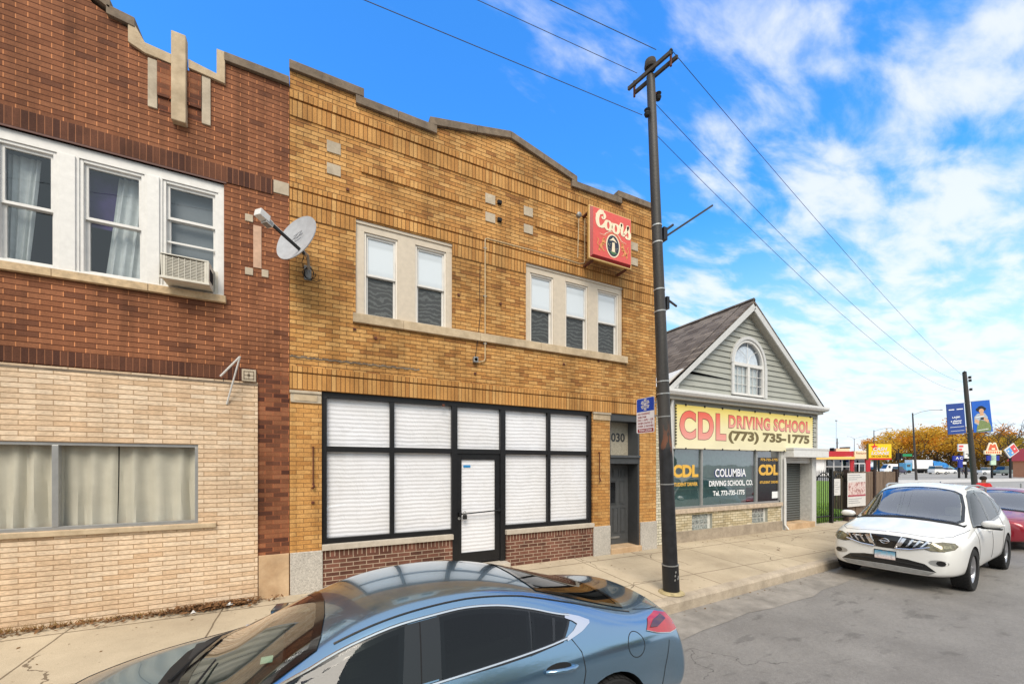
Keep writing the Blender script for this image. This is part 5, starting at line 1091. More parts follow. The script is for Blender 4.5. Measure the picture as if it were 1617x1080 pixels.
# ================================================================= LOT FENCES
def fences():
    FY = 7.22; iron = simple('black_iron', (24, 23, 24), .45, metal=.3); o = thing('iron_fence', (15.4, FY, GZ), 'black spiked iron fence panel with an arched top beside the grey shop', 'fence')
    def bars(parent, x0, x1, z0, ztop, step=.115, arch=None):
        x = x0
        while x <= x1 + .001:
            zt = ztop + (arch(x) if arch else 0); m = MB(); m.box(x - .009, FY - .009, z0, x + .009, FY + .009, zt, iron); m.add([(x - .02, FY, zt), (x, FY - .012, zt), (x + .02, FY, zt), (x, FY + .012, zt), (x, FY, zt + .09)], [(0, 1, 4), (1, 2, 4), (2, 3, 4), (3, 0, 4)], iron); m.obj('spiked_bar', parent); x += step
    xg = 15.96
    bars(o, 14.88, 15.84, GZ + .05, 2.05); m = MB(); m.box(14.84, FY - .02, .50, 15.9, FY + .02, .54, iron); m.obj('rail', o); m = MB(); m.box(14.84, FY - .02, 1.86, 15.9, FY + .02, 1.90, iron); m.obj('rail', o)
    m = MB(); m.box(14.80, FY - .025, GZ, 14.85, FY + .025, 2.05, iron); m.obj('post', o)
    g = thing('iron_gate', (16.4, FY, GZ), 'black iron gate with arched top rail and white notice, between iron fence and wooden post', 'gate')
    m = MB(); m.box(15.90, FY - .045, GZ - .02, 16.0, FY + .045, 2.15, iron); m.obj('gate_post', g)
    bars(g, 16.1, 16.85, GZ + .08, 1.86, arch=lambda x: .26 * sin(min(1, max(0, (x - 16.05) / .85)) * pi)); m = MB(); m.box(16.02, FY - .02, .42, 16.9, FY + .02, .46, iron); m.tube([(16.04 + .85 * k / 12, FY, 1.72 + .26 * sin(pi * k / 12)) for k in range(13)], .02, iron, 6); m.box(16.0, FY - .03, 1.15, 16.1, FY - .0, 1.75, iron); m.obj('rail', g)
    m = MB(); m.tube([(14.9 + .95 * k / 12, FY - .03, 1.72 + .30 * sin(pi * k / 12)) for k in range(13)], .02, iron, 6); m.obj('arched_rail', o)
    nt = MB(); nt.box(16.06, FY - .04, 1.22, 16.46, FY - .03, 1.80, M['white']); nn = nt.obj('notice_board', g); gt = simple('grey_print', (150, 152, 156), .6, noise=0)
    wtext('PRIVATE', 16.10, 16.42, 1.62, 1.69, fr_wall(FY - .04), gt, 'faint_print', nn) if False else None
    m = MB()
    for i in range(5): m.box(16.12, FY - .043, 1.34 + i * .08, 16.28 + .12 * ((i * 7) % 3) / 2, FY - .0402, 1.355 + i * .08, gt)
    m.obj('faint_print', nn)
    wood = NT('weathered_cedar'); f = wood.noise(14, 6, .65, sc=(1, 1, .06)); wood.col(wood.ramp(f, [(.3, hexc(84, 68, 56)), (.7, hexc(140, 120, 102))])).set(Roughness=.9); wood.bump(wood.noise(40, 4, .6, sc=(1, 1, .05)), .5, .01); wood = wood.mat
    dw = simple('dark_wood_post', (58, 42, 36), .85, noise=.3)
    w = thing('wooden_fence', (19, FY, GZ), 'weathered brown wooden board fence with dark posts right of the iron gate', 'fence')
    x = 17.05; rnd = random.Random(4)
    while x < 20.75:
        m = MB(); wd = .125; zt = 2.02 + rnd.uniform(-.02, .03); m.add([], [], wood); m.prism([(x, GZ + .05), (x + wd, GZ + .05), (x + wd, zt - .03), (x + wd - .03, zt), (x + .03, zt), (x, zt - .03)], FY - .012 + rnd.uniform(-.006, .006), FY + .012, wood); m.obj('board', w); x += .138
    for px in (16.95, 18.95, 20.80): m = MB(); m.box(px - .055, FY - .07, GZ - .05, px + .055, FY + .07, 2.12, dw); m.obj('post', w)
    m = MB(); m.box(17.0, FY + .015, .6, 20.8, FY + .055, .7, wood); m.obj('rail', w); m = MB(); m.box(17.0, FY + .015, 1.7, 20.8, FY + .055, 1.8, wood); m.obj('rail', w)
    # rear run of fence seen through the gate
    w2 = thing('wooden_fence', (19, 11.6, GZ), 'short wooden board fence running back into the lot, seen through the iron gate', 'fence')
    x = 20.9; y = 7.3
    m = MB()
    for i in range(15): yy = 7.3 + i * .14; m2 = MB(); m2.box(20.86, yy, GZ + .05, 20.885, yy + .125, 2.0 + rnd.uniform(-.02, .03), wood); m2.obj('board', w2)
    m.box(20.89, 7.3, .6, 20.93, 9.4, .7, wood); m.obj('rail', w2); m = MB(); m.box(20.89, 7.3, 1.7, 20.93, 9.4, 1.8, wood); m.obj('rail', w2)
    # advert board on the fence
    x0, x1 = FX(1338.5, FY - .1), FX(1367, FY - .1); z1, z0 = F(1338.5, 747, FY - .1)[1], F(1338.5, 800.5, FY - .1)[1]
    a = thing('advert_board', ((x0 + x1) / 2, FY - .08, z0), 'white advert sheet with a reddish photo strip, hung on the wooden fence', 'advert board')
    m = MB(); m.box(x0, FY - .1, z0, x1, FY - .09, z1, M['white']); ab = m.obj('sheet', a)
    H = z1 - z0; m = MB(); pk = NT('reddish_photo_print'); pk.col(pk.ramp(pk.noise(7, 3, .7), [(.3, hexc(96, 60, 62)), (.45, hexc(190, 140, 134)), (.55, hexc(226, 214, 208)), (.7, hexc(170, 90, 92))])); m.quad((x0 + .02, FY - .102, z0 + .35 * H), (x1 - .02, FY - .102, z0 + .35 * H), (x1 - .02, FY - .102, z0 + .73 * H), (x0 + .02, FY - .102, z0 + .73 * H), pk.mat); m.box(x0 + .02, FY - .1035, z0 + .30 * H, x1 - .02, FY - .1025, z0 + .35 * H, simple('crimson_strip', (170, 70, 84), .5, noise=0)); m.obj('photo_print', ab, fixn=False)
    m = MB()
    for z, wd in ((.93, .7), (.86, .8), (.80, .5), (.22, .8), (.16, .6), (.10, .7)): m.box(x0 + .06, FY - .1025, z0 + z * H, x0 + .06 + (x1 - x0 - .12) * wd, FY - .1005, z0 + (z + .018) * H, gt)
    m.obj('faint_print', ab)
fences()
# litter and dry weeds along the base of the red building
def litter():
    rnd = random.Random(12); br = simple('dry_leaf', (120, 84, 50), .9, noise=.3); wd = simple('dry_weed', (150, 118, 60), .9, noise=.3)
    m = MB()
    for i in range(1500):
        u = rnd.random(); x = rnd.gauss(-1.35, .28) if i % 3 else -3.4 + 2.6 * u; x = min(-.5, x); y = 6.83 - abs(rnd.gauss(0, .10)); z = .27 + .004 + rnd.random() * (.06 if i % 3 else .03); s = .012 + .026 * rnd.random(); a = rnd.random() * 6.28
        d = Vector((cos(a), sin(a), rnd.uniform(-.3, .5))) * s; e = Vector((-sin(a), cos(a), rnd.uniform(-.3, .5))) * s * .5; c = Vector((x, y, z)); m.add([c - d, c + e, c + d, c - e], [(0, 1, 2, 3)], br)
    tag(m.obj('leaf_litter', fixn=False), 'dry brown leaves and twigs heaped along the foot of the tan stone wall', 'leaf litter', kind='stuff')
    m = MB()
    for i in range(900):
        x = -6 + 5.1 * rnd.random() ** .9; y = 6.85 - rnd.random() ** 2 * .10; h = .03 + .07 * rnd.random() * (1 if x < -2.6 else .6); a = rnd.random() * 6.28; w = .004; lx, ly = rnd.uniform(-.05, .05), rnd.uniform(-.06, .01); z = .272
        m.add([(x - w, y, z), (x + w, y, z), (x + lx, y + ly, z + h)], [(0, 1, 2)], wd)
    tag(m.obj('dry_weeds', fixn=False), 'straw coloured weeds growing in the crack under the tan stone wall', 'weeds', kind='stuff')
    for i, (px, py, s, l) in enumerate(((363, 955, .05, 'white crumpled paper scrap on the leaves by the tan wall'), (393, 949, .03, 'small pink scrap at the right end of the leaf pile'), (305, 968, .03, 'small white scrap at the left end of the leaf pile'))):
        v = (HOR - py) / FOC; t = (.29 - CAMZ) / v; u = (px - PCX) / FOC; x, y = t * (S_ + u * C_), min(6.84, t * (C_ - u * S_)); m = MB(); m.add([(x - s, y, .29), (x, y - s * .6, .30), (x + s, y, .295), (x, y + s * .7, .33), (x, y, .335)], [(0, 1, 4), (1, 2, 4), (2, 3, 4), (3, 0, 4)], M['white']); tag(m.obj('paper_scrap', fixn=False), l, 'litter')
litter()
def scatter():
    rnd = random.Random(31); m = MB(); a_ = simple('scattered_leaf', (110, 84, 52), .9, noise=.4, nscale=2)
    for i in range(420):
        x = rnd.uniform(-4, 16); k = rnd.random()
        if k < .45: y = curb_y(x) - abs(rnd.gauss(0, .12)) - .01; z = RZ + .012
        elif k < .7: y = 6.88 - abs(rnd.gauss(0, .12)); z = None
        else: y = rnd.uniform(curb_y(x) + .2, 6.8); z = None
        if z is None: z = .15 + (GZ - .15) * max(0, (y - curb_y(x) - .17)) / (6.9 - curb_y(x) - .17) + .006
        s = rnd.uniform(.008, .026); a = rnd.random() * 6.28; d = Vector((cos(a), sin(a), rnd.uniform(0, .4))) * s; e = Vector((-sin(a), cos(a), rnd.uniform(0, .4))) * s * .6; c = Vector((x, y, z)); m.add([c - d, c + e, c + d, c - e], [(0, 1, 2, 3)], a_)
    tag(m.obj('scattered_leaves', fixn=False), 'small brown leaves and grit scattered on the pavement and along the gutter', 'leaf litter', kind='stuff')
scatter()
# ================================================================= VEHICLES
def paint(name, rgb, metal=0.0, rough=.35, flake=0, coat=1.0):
    n = NT(name); c = hexc(*rgb)
    n.col(c).set(Metallic=metal, Roughness=rough, Coat_Weight=coat, Coat_Roughness=.025); n.b.inputs['Coat IOR'].default_value = 1.6
    return n.mat
M['chrome'] = simple('chrome', (225, 225, 228), .2, metal=1.0, noise=0)
M['tyre'] = simple('tyre_rubber', (30, 30, 31), .85, noise=.15, nscale=30)
M['alloy'] = simple('alloy_wheel', (190, 190, 194), .28, metal=.85, noise=0)
M['trimblk'] = simple('gloss_black_trim', (12, 12, 13), .15, noise=0, coat=.5)
M['lampglass'] = simple('hazed_headlight', (122, 114, 88), .15, metal=.3, noise=.35, nscale=14, coat=1)
M['redlamp'] = simple('red_tail_lamp', (170, 8, 12), .08, noise=.15, coat=1)
class Car:
    def __init__(s, name, loc, rotz, label, cat, group=None):
        s.o = thing(name, loc, label, cat, rotz, group)
    def body(s, stations, pm, cutters, sub=2):
        ring = []
        bm = bmesh.new(); rows = []
        for x, pts in stations:
            row = [bm.verts.new((x, y, z)) for y, z in pts] + [bm.verts.new((x, -y, z)) for y, z in pts[-2:0:-1]]
            rows.append(row)
        n = len(rows[0]); h = len(stations[0][1])
        for a, b in zip(rows, rows[1:]):
            for i in range(n): j = (i + 1) % n; bm.faces.new((a[i], a[j], b[j], b[i]))
        for r in (rows[0], rows[-1]):
            for i in range(h - 1):
                a, b = r[i], r[i + 1]; c, d = r[(n - i - 1) % n], r[(n - i) % n]
                vs = [];
                for v in (a, b, c, d):
                    if v not in vs: vs.append(v)
                bm.faces.new(vs)
        bmesh.ops.recalc_face_normals(bm, faces=bm.faces)
        me = bpy.data.meshes.new('body'); bm.to_mesh(me); bm.free(); me.materials.append(pm); me.materials.append(M['dark'])
        o = link(bpy.data.objects.new('body', me)); md = o.modifiers.new('s', 'SUBSURF'); md.levels = sub; md.render_levels = sub
        bpy.context.view_layer.update(); dg = bpy.context.evaluated_depsgraph_get(); ev = bpy.data.meshes.new_from_object(o.evaluated_get(dg))
        bm = bmesh.new(); bm.from_mesh(ev); s.bvh = BVHTree.FromBMesh(bm); bm.free()
        cut = []
        for cm in cutters:
            bm = bmesh.new(); m2 = bpy.data.meshes.new('cutter')
            m2.from_pydata([tuple(v) for v in cm.v], [], cm.f); bm.from_mesh(m2); bmesh.ops.recalc_face_normals(bm, faces=bm.faces); bm.to_mesh(m2); bm.free()
            co = link(bpy.data.objects.new('cutter', m2)); bmod = o.modifiers.new('b', 'BOOLEAN'); bmod.operation = 'DIFFERENCE'; bmod.solver = 'EXACT'; bmod.object = co; cut.append(co)
        if cut:
            bpy.context.view_layer.update(); dg = bpy.context.evaluated_depsgraph_get(); ev = bpy.data.meshes.new_from_object(o.evaluated_get(dg))
        for c in cut: bpy.data.objects.remove(c)
        bpy.data.objects.remove(o)
        ev.materials.clear(); ev.materials.append(pm); ev.materials.append(M['dark'])
        for p in ev.polygons:
            c = p.center; hit = s.bvh.find_nearest(c)
            p.material_index = 0 if hit[0] is not None and (hit[0] - c).length < .006 and abs(hit[1].dot(p.normal)) > .6 else 1
            p.use_smooth = True
        try: ev.set_sharp_from_angle(angle=R(40))
        except Exception: pass
        ev.name = 'body'; b = link(bpy.data.objects.new('body', ev)); b.parent = s.o; s.b = b
    def hit(s, k, a, b, off):
        if k == 'L': o, d = Vector((a, 3, b)), Vector((0, -1, 0))
        elif k == 'R': o, d = Vector((a, -3, b)), Vector((0, 1, 0))
        elif k == 'T': o, d = Vector((a, b, 4)), Vector((0, 0, -1))
        elif k == 'F': o, d = Vector((5, a, b)), Vector((-1, 0, 0))
        else: o, d = Vector((-5, a, b)), Vector((1, 0, 0))
        h = s.bvh.ray_cast(o, d)
        if h[0] is None:
            h = s.bvh.find_nearest(o + d * (3 if k in 'LR' else 4 - .9 if k == 'T' else 5 - 2.3))
        n = h[1]
        if n.dot(d) > 0: n = -n
        return h[0] + n * off
    def patch(s, poly, k, off, mat, name, parent=None, res=.09, hole=None, smooth=True, thick=0):
        bm = bmesh.new()
        vs = [bm.verts.new((a, b, 0)) for a, b in poly]
        if hole:
            hv = [bm.verts.new((a, b, 0)) for a, b in hole]; n = len(vs)
            for i in range(n): j = (i + 1) % n; bm.faces.new((vs[i], vs[j], hv[j], hv[i]))
        else: bm.faces.new(vs)
        for ax in (0, 1):
            lo = min(v.co[ax] for v in bm.verts); hi = max(v.co[ax] for v in bm.verts); q = math.floor(lo / res) * res + res
            while q < hi:
                pl = Vector((0, 0, 0)); pl[ax] = q; nn = Vector((0, 0, 0)); nn[ax] = 1
                bmesh.ops.bisect_plane(bm, geom=list(bm.verts) + list(bm.edges) + list(bm.faces), plane_co=pl, plane_no=nn, dist=1e-5); q += res
        top = {}
        for v in bm.verts: v.co = s.hit(k, v.co.x, v.co.y, off)
        if thick:
            bmesh.ops.recalc_face_normals(bm, faces=bm.faces)
            bmesh.ops.solidify(bm, geom=list(bm.faces), thickness=thick)
        me = bpy.data.meshes.new(name); bm.to_mesh(me); bm.free(); me.materials.append(mat)
        for p in me.polygons: p.use_smooth = smooth
        if thick:
            try: me.set_sharp_from_angle(angle=R(40))
            except Exception: pass
        o = link(bpy.data.objects.new(name, me)); o.parent = parent or s.o; return o
    def line(s, path, k, off, r, mat, name, parent=None, mb=None, closed=False, step=.05):
        P = []; path = list(path) + ([path[0]] if closed else [])
        for (a, b), (c, d) in zip(path, path[1:]):
            n = max(1, int(math.hypot(c - a, d - b) / step))
            for i in range(n): t = i / n; P.append(s.hit(k, a + (c - a) * t, b + (d - b) * t, off))
        P.append(s.hit(k, *path[-1], off)); m = mb or MB(); m.tube(P, r, mat, 6)
        if not mb: return m.obj(name, parent or s.o, local=True, smooth=True)
    def wheel(s, x, y, r, w, spokes=5, rim=.72, twin=False):
        sd = 1 if y > 0 else -1; Mt = Matrix.Translation((x, y, r)) @ Matrix.Rotation(R(-90 * sd), 4, 'X')  # local z -> outward
        wl = bpy.data.objects.new('wheel', None); link(wl); wl.parent = s.o; wl.location = (x, y, r); wl.rotation_euler = (R(-90 * sd), 0, 0); wl.empty_display_size = .1
        m = MB(); h = w / 2; rr = r * rim
        m.lathe([(rr, -h), (r * .93, -h), (r * .985, -h * .82), (r, -h * .6), (r, h * .6), (r * .985, h * .82), (r * .93, h), (rr * 1.03, h * .96), (rr, h * .8), (rr, -h * .9)], M['tyre'], 40); 
        for i in range(36):
            t = 2 * pi * i / 36
            for zz in (-.35, 0, .35): m.obox((cos(t + zz * .1) * (r + .001), sin(t + zz * .1) * (r + .001), zz * w), Vector((cos(t), sin(t), 0)) * .004, Vector((-sin(t), cos(t), 0)) * .02, Vector((0, 0, w * .13)), M['tyre'])
        m.obj('tyre', wl, local=True, smooth=True)
        m = MB(); m.lathe([(rr * .86, -h * .5), (rr * .9, h * .5), (rr * .97, h * .72), (rr * 1.01, h * .78), (rr * 1.01, h * .66), (rr * .93, h * .4), (rr * .9, -h * .5)], M['alloy'], 40)
        hub = h * .52; m.lathe([(0, hub + .012), (rr * .16, hub + .008), (rr * .2, hub - .02), (rr * .2, hub - .06), (0, hub - .06)], M['alloy'], 20)
        for i in range(spokes):
            t = 2 * pi * i / spokes + .3; d = Vector((cos(t), sin(t), 0)); q = Vector((-sin(t), cos(t), 0))
            for o_ in ((-.05, .05) if twin else (0,)):
                w0, w1 = (rr * .17, rr * .22) if not twin else (rr * .07, rr * .07)
                a = d * rr * .12 + q * o_ * rr * 1.2; b = d * rr * .93 + q * o_ * rr * 3.2
                vs = [a + q * w0, a - q * w0, b - q * w1, b + q * w1]; m.add([v + Vector((0, 0, hub + (.0 if k < 2 else .012))) for k, v in enumerate(vs)] + [v + Vector((0, 0, hub - .04)) for v in vs], [(0, 1, 2, 3), (7, 6, 5, 4), (0, 3, 7, 4), (1, 5, 6, 2), (2, 6, 7, 3)], M['alloy'])
        m.obj('rim', wl, local=True, smooth=True)
        m = MB(); m.lathe([(0, hub - .09), (rr * .62, hub - .09), (rr * .62, hub - .11), (0, hub - .11)], M['galv'], 24); m.lathe([(rr * .8, -h * .4), (0, -h * .4)], M['dark'], 24); m.obj('brake_disc', wl, local=True)
def prism_xz(poly, y0, y1): m = MB(); m.prism(poly, y0, y1, M['dark']); return m
def prism_xy(poly, z0, z1):
    m = MB(); n = len(poly); m.add([(x, y, z0) for x, y in poly] + [(x, y, z1) for x, y in poly], [tuple(range(n)), tuple(range(2 * n - 1, n - 1, -1))] + [(i, (i + 1) % n, n + (i + 1) % n, n + i) for i in range(n)], M['dark']); return m
def wheel_cut(x, y0, y1, z, r):
    m = MB(); n = 32; vs = [(x + r * cos(2 * pi * k / n), y, z + r * sin(2 * pi * k / n)) for y in (y0, y1) for k in range(n)]; m.add(vs, [tuple(range(n)), tuple(range(2 * n - 1, n - 1, -1))] + [(i, (i + 1) % n, n + (i + 1) % n, n + i) for i in range(n)], M['dark']); return m
def sym(half): return half + [(x, -y) for x, y in half[::-1] if abs(y) > 1e-6]
def inset(poly, d):
    n = len(poly); a = sum(poly[i][0] * poly[(i + 1) % n][1] - poly[(i + 1) % n][0] * poly[i][1] for i in range(n)); s = 1 if a > 0 else -1; out = []
    for i in range(n):
        p0, p1, p2 = Vector(poly[i - 1]), Vector(poly[i]), Vector(poly[(i + 1) % n]); e1 = (p1 - p0).normalized(); e2 = (p2 - p1).normalized(); n1 = Vector((-e1.y, e1.x)) * s; n2 = Vector((-e2.y, e2.x)) * s
        b = (n1 + n2); b = b / max(.35, b.length_squared / 2 if b.length_squared else 1) ; out.append(tuple(p1 + b * d))
    return out
def sp(pts, k=4):
    out = []
    for i in range(len(pts) - 1):
        p0, p1, p2, p3 = pts[max(i - 1, 0)], pts[i], pts[i + 1], pts[min(i + 2, len(pts) - 1)]
        for j in range(k):
            t = j / k; out.append(tuple(.5 * (2 * p1[a] + (p2[a] - p0[a]) * t + (2 * p0[a] - 5 * p1[a] + 4 * p2[a] - p3[a]) * t * t + (3 * p1[a] - p0[a] - 3 * p2[a] + p3[a]) * t ** 3) for a in (0, 1)))
    return out + [pts[-1]]
def interior(c, dash_x, dash_z, seats, wheel_y=.36, col=(60, 58, 56), ssz=1.0):
    sm = simple('seat_fabric', col, .9) if 'seat_fabric' not in bpy.data.materials or col != (60, 58, 56) else bpy.data.materials['seat_fabric']
    for x, y in seats:
        m = MB(); m.box(x - .25, y - .23, .45 * ssz, x + .25, y + .23, .56 * ssz, sm); m.box(x - .30, y - .22, .55 * ssz, x - .17, y + .22, 1.03 * ssz, sm); m.box(x - .28, y - .11, 1.05 * ssz, x - .19, y + .11, 1.20 * ssz, sm); m.obj('seat', c.o, local=True, bevel=.035, smooth=True)
    m = MB(); m.box(dash_x - .25, -.62, dash_z - .25, dash_x + .35, .62, dash_z, M['trimblk'] if False else simple('dashboard_plastic', (44, 44, 44), .8)); m.box(dash_x - .28, wheel_y - .2, dash_z - .1, dash_x - .1, wheel_y + .2, dash_z + .05, bpy.data.materials['dashboard_plastic']); m.obj('dashboard', c.o, local=True, bevel=.03, smooth=True)
    m = MB(); q = Matrix.Translation((dash_x - .38, wheel_y, dash_z - .04)) @ Matrix.Rotation(R(-65), 4, 'Y'); m.tube([q @ Vector((.18 * cos(2 * pi * k / 24), .18 * sin(2 * pi * k / 24), 0)) for k in range(25)], .015, M['blk'], 8); m.tube([q @ Vector((0, -.17, 0)), q @ Vector((0, .17, 0))], .014, M['blk'], 6); m.obj('steering_wheel', c.o, local=True, smooth=True)
# ---------------------------------------------------------------- blue sedan in the foreground
def blue_sedan():
    c = Car('parked_car', (.5724, 3.195, RZ), pi + .039, 'blue saloon with dark glass and chrome window trim, nearest car, cut by the bottom edge', 'car')
    lo = lambda zb=.2: [(0, zb), (.80, zb), (.885, .30)]
    st = [
        (2.34, [(0, .24), (.55, .24), (.60, .32), (.62, .5), (.58, .62), (.52, .68), (.42, .70), (.30, .71), (.15, .715), (0, .72)]),
        (2.18, [(0, .20), (.72, .2), (.80, .3), (.84, .5), (.80, .66), (.72, .75), (.6, .79), (.4, .81), (.2, .82), (0, .82)]),
        (1.85, [(0, .20), (.8, .2), (.88, .3), (.91, .5), (.90, .72), (.84, .83), (.7, .88), (.45, .90), (.2, .91), (0, .91)]),
        (1.45, [(0, .20), (.8, .2), (.89, .3), (.925, .5), (.915, .76), (.86, .89), (.73, .94), (.45, .97), (.2, .985), (0, .985)]),
        (1.20, [(0, .20), (.8, .2), (.885, .3), (.92, .5), (.91, .78), (.86, .93), (.76, .975), (.45, 1.01), (.2, 1.03), (0, 1.035)]),
        (.95, [(0, .20), (.8, .2), (.885, .3), (.92, .5), (.91, .79), (.855, .945), (.745, 1.075), (.55, 1.13), (.28, 1.17), (0, 1.185)]),
        (.50, [(0, .20), (.8, .2), (.885, .3), (.92, .5), (.91, .80), (.85, .965), (.665, 1.275), (.52, 1.345), (.25, 1.385), (0, 1.40)]),
        (.15, [(0, .20), (.8, .2), (.885, .3), (.92, .5), (.91, .81), (.85, .975), (.635, 1.375), (.50, 1.44), (.25, 1.465), (0, 1.475)]),
        (-.35, [(0, .20), (.8, .2), (.885, .3), (.92, .5), (.91, .82), (.85, .985), (.62, 1.41), (.49, 1.465), (.25, 1.49), (0, 1.50)]),
        (-.80, [(0, .20), (.8, .2), (.885, .3), (.92, .5), (.915, .84), (.85, 1.005), (.62, 1.345), (.49, 1.41), (.25, 1.44), (0, 1.45)]),
        (-1.20, [(0, .20), (.8, .2), (.89, .3), (.925, .5), (.925, .86), (.855, 1.035), (.655, 1.225), (.50, 1.29), (.25, 1.325), (0, 1.335)]),
        (-1.60, [(0, .20), (.8, .2), (.89, .3), (.93, .5), (.925, .86), (.85, 1.02), (.70, 1.115), (.52, 1.165), (.26, 1.195), (0, 1.205)]),
        (-1.90, [(0, .22), (.78, .22), (.87, .32), (.91, .5), (.90, .85), (.82, 1.00), (.68, 1.075), (.50, 1.105), (.25, 1.12), (0, 1.125)]),
        (-2.16, [(0, .24), (.74, .24), (.83, .34), (.87, .5), (.86, .82), (.77, .985), (.64, 1.065), (.46, 1.10), (.24, 1.12), (0, 1.125)]),
        (-2.27, [(0, .26), (.76, .26), (.84, .36), (.88, .5), (.85, .78), (.70, .96), (.60, 1.035), (.44, 1.085), (.22, 1.11), (0, 1.118)]),
        (-2.36, [(0, .27), (.72, .27), (.80, .36), (.84, .5), (.80, .74), (.62, .86), (.54, .90), (.40, .93), (.2, .95), (0, .955)]),
        (-2.47, [(0, .30), (.62, .30), (.72, .38), (.75, .5), (.72, .64), (.62, .71), (.50, .73), (.36, .745), (.18, .75), (0, .75)]),
    ]
    outer = [(1.13, .955), (.55, 1.245), (.10, 1.335), (-.32, 1.358), (-.81, 1.275), (-1.13, 1.178), (-1.31, 1.105), (-1.10, 1.032), (-.56, .985), (-.10, .975)]
    ws = sym([(1.36, 0), (1.34, .40), (1.24, .66), (1.10, .70), (.80, .635), (.61, .585), (.585, .50), (.55, .25), (.54, 0)])
    rg = sym([(-.93, 0), (-.935, .30), (-.97, .50), (-1.40, .545), (-1.82, .60), (-1.85, .52), (-1.90, .25), (-1.91, 0)])
    fw = sp([(.98, .995), (.78, 1.10), (.50, 1.215), (.28, 1.275), (.13, 1.302)]) + [(.18, .990), (.5, .981)]
    rw = sp([(-.14, 1.322), (-.32, 1.328), (-.55, 1.302), (-.78, 1.25)]) + [(-.72, 1.018), (-.5, 1.005), (-.10, .997)]
    qw = sp([(-.83, 1.236), (-.95, 1.20), (-1.09, 1.145)]) + [(-1.0, 1.052), (-.77, 1.022)]
    cav = [(1.0, .50), (1.0, .90), (.50, 1.18), (.1, 1.29), (-.4, 1.325), (-.8, 1.265), (-1.15, 1.13), (-1.35, .94), (-1.35, .5)]
    fl = lambda q: [(a, b - .045 * max(0, min(1, (b - .98) / .22))) for a, b in q]
    fw, rw, qw = fl(fw), fl(rw), fl(qw)
    pm = paint('steel_blue_paint', (122, 156, 182), metal=.88, rough=.2)
    cuts = [prism_xz(cav, -.56, .56)] + [prism_xz(p, -1.2, 1.2) for p in (fw, rw, qw)] + [prism_xy(inset(ws, .05), .93, 3), prism_xy(inset(rg, .05), 1.0, 3)]
    for x in (1.415, -1.415): cuts += [wheel_cut(x, .62, 1.2, .34, .385), wheel_cut(x, -1.2, -.62, .34, .385)]
    st = [(x, [(y, z if z < .97 else z - .045 - (.015 if x < -1.7 else 0)) for y, z in pts]) for x, pts in st]
    k_ = [q for q in st if q[0] == -2.27][0]; i_ = st.index(k_); st.insert(i_ + 1, (-2.30, [(y * .995, z - .004) for y, z in k_[1]]))
    c.body(st, pm, cuts, sub=3)
    for k in 'LR':
        g = c.patch(inset(outer, .016), k, .004, M['trimblk'], 'window_trim', hole=None) if False else None
        def framepoly(p, d=.018): return [(a, b) for a, b in inset(p, -d)]
        # black pillars and frames: full opening outline with holes for the panes
        for p, nm in ((fw, 'front_door_window'), (rw, 'rear_door_window'), (qw, 'quarter_window')):
            w = c.patch(framepoly(p), k, .006, M['carglass'], nm, res=.12)
        for p in (fw, rw, qw): c.patch(inset(p, -.034), k, .003, M['trimblk'], 'window_surround', hole=inset(p, .008), res=.12)
        c.patch(fl([(.145, 1.325), (-.14, 1.345), (-.09, .985), (.19, .978)]), k, .0036, M['trimblk'], 'door_pillar')
        c.patch(fl([(-.985, 1.192), (-1.008, 1.185), (-.945, 1.038), (-.922, 1.035)]), k, .0075, M['trimblk'], 'divider_bar')
        # chrome outline widening to a fin at the back
        m = MB(); chrome = M['chrome']
        c.line(fl(sp(([(1.0, 1.02), (.78, 1.138)] if k == 'L' else []) + [(.50, 1.252), (.20, 1.325), (-.08, 1.352), (-.32, 1.36), (-.57, 1.335), (-.81, 1.28), (-1.0, 1.222), (-1.15, 1.18)])), k, .004, .011, chrome, '', mb=m)
        c.line(sp([(1.1, .952), (.4, .956), (-.10, .968), (-.56, .985), (-.85, 1.002), (-1.06, 1.022)]), k, .004, .010, chrome, '', mb=m); m.obj('chrome_trim', c.o, local=True, smooth=True)
        c.patch(fl([(-1.12, 1.197), (-1.24, 1.152), (-1.32, 1.108), (-1.31, 1.09), (-1.20, 1.05), (-1.05, 1.012), (-1.045, 1.036), (-1.13, 1.07), (-1.19, 1.108), (-1.16, 1.135), (-1.10, 1.168)]), k, .008, chrome, 'chrome_fin', res=.05)
        # door seams, handles, fuel flap
        m = MB()
        c.line(fl([(.01, 1.33), (.05, .965)]), k, .004, .004, M['dark'], '', mb=m); c.line([(.05, .965), (.06, .6), (.07, .32)], k, .0, .004, M['dark'], '', mb=m); c.line([(-1.09, 1.012), (-1.14, .93), (-1.15, .80), (-1.10, .62), (-.98, .5), (-.92, .33)], k, .0, .004, M['dark'], '', mb=m); c.line([(1.08, .95), (1.02, .85), (1.0, .33)], k, .0, .004, M['dark'], '', mb=m); m.obj('door_seam', c.o, local=True)
        for hx in (.10, -.94):
            h = MB(); P = [c.hit(k, hx + dx, .860 + dz, of) for dx, dz, of in ((.13, .006, .012), (.09, .004, .042), (0, 0, .05), (-.08, -.004, .042), (-.13, -.006, .012))]; h.tube(P, [.014, .018, .019, .018, .014], pm, 10); hd = h.obj('door_handle', c.o, local=True, smooth=True)
            c.patch([(hx + .11 * cos(t) + .02, .868 + .035 * sin(t)) for t in [2 * pi * i / 18 for i in range(18)]], k, .0015, M['dark'], 'handle_recess', parent=hd, res=.04)
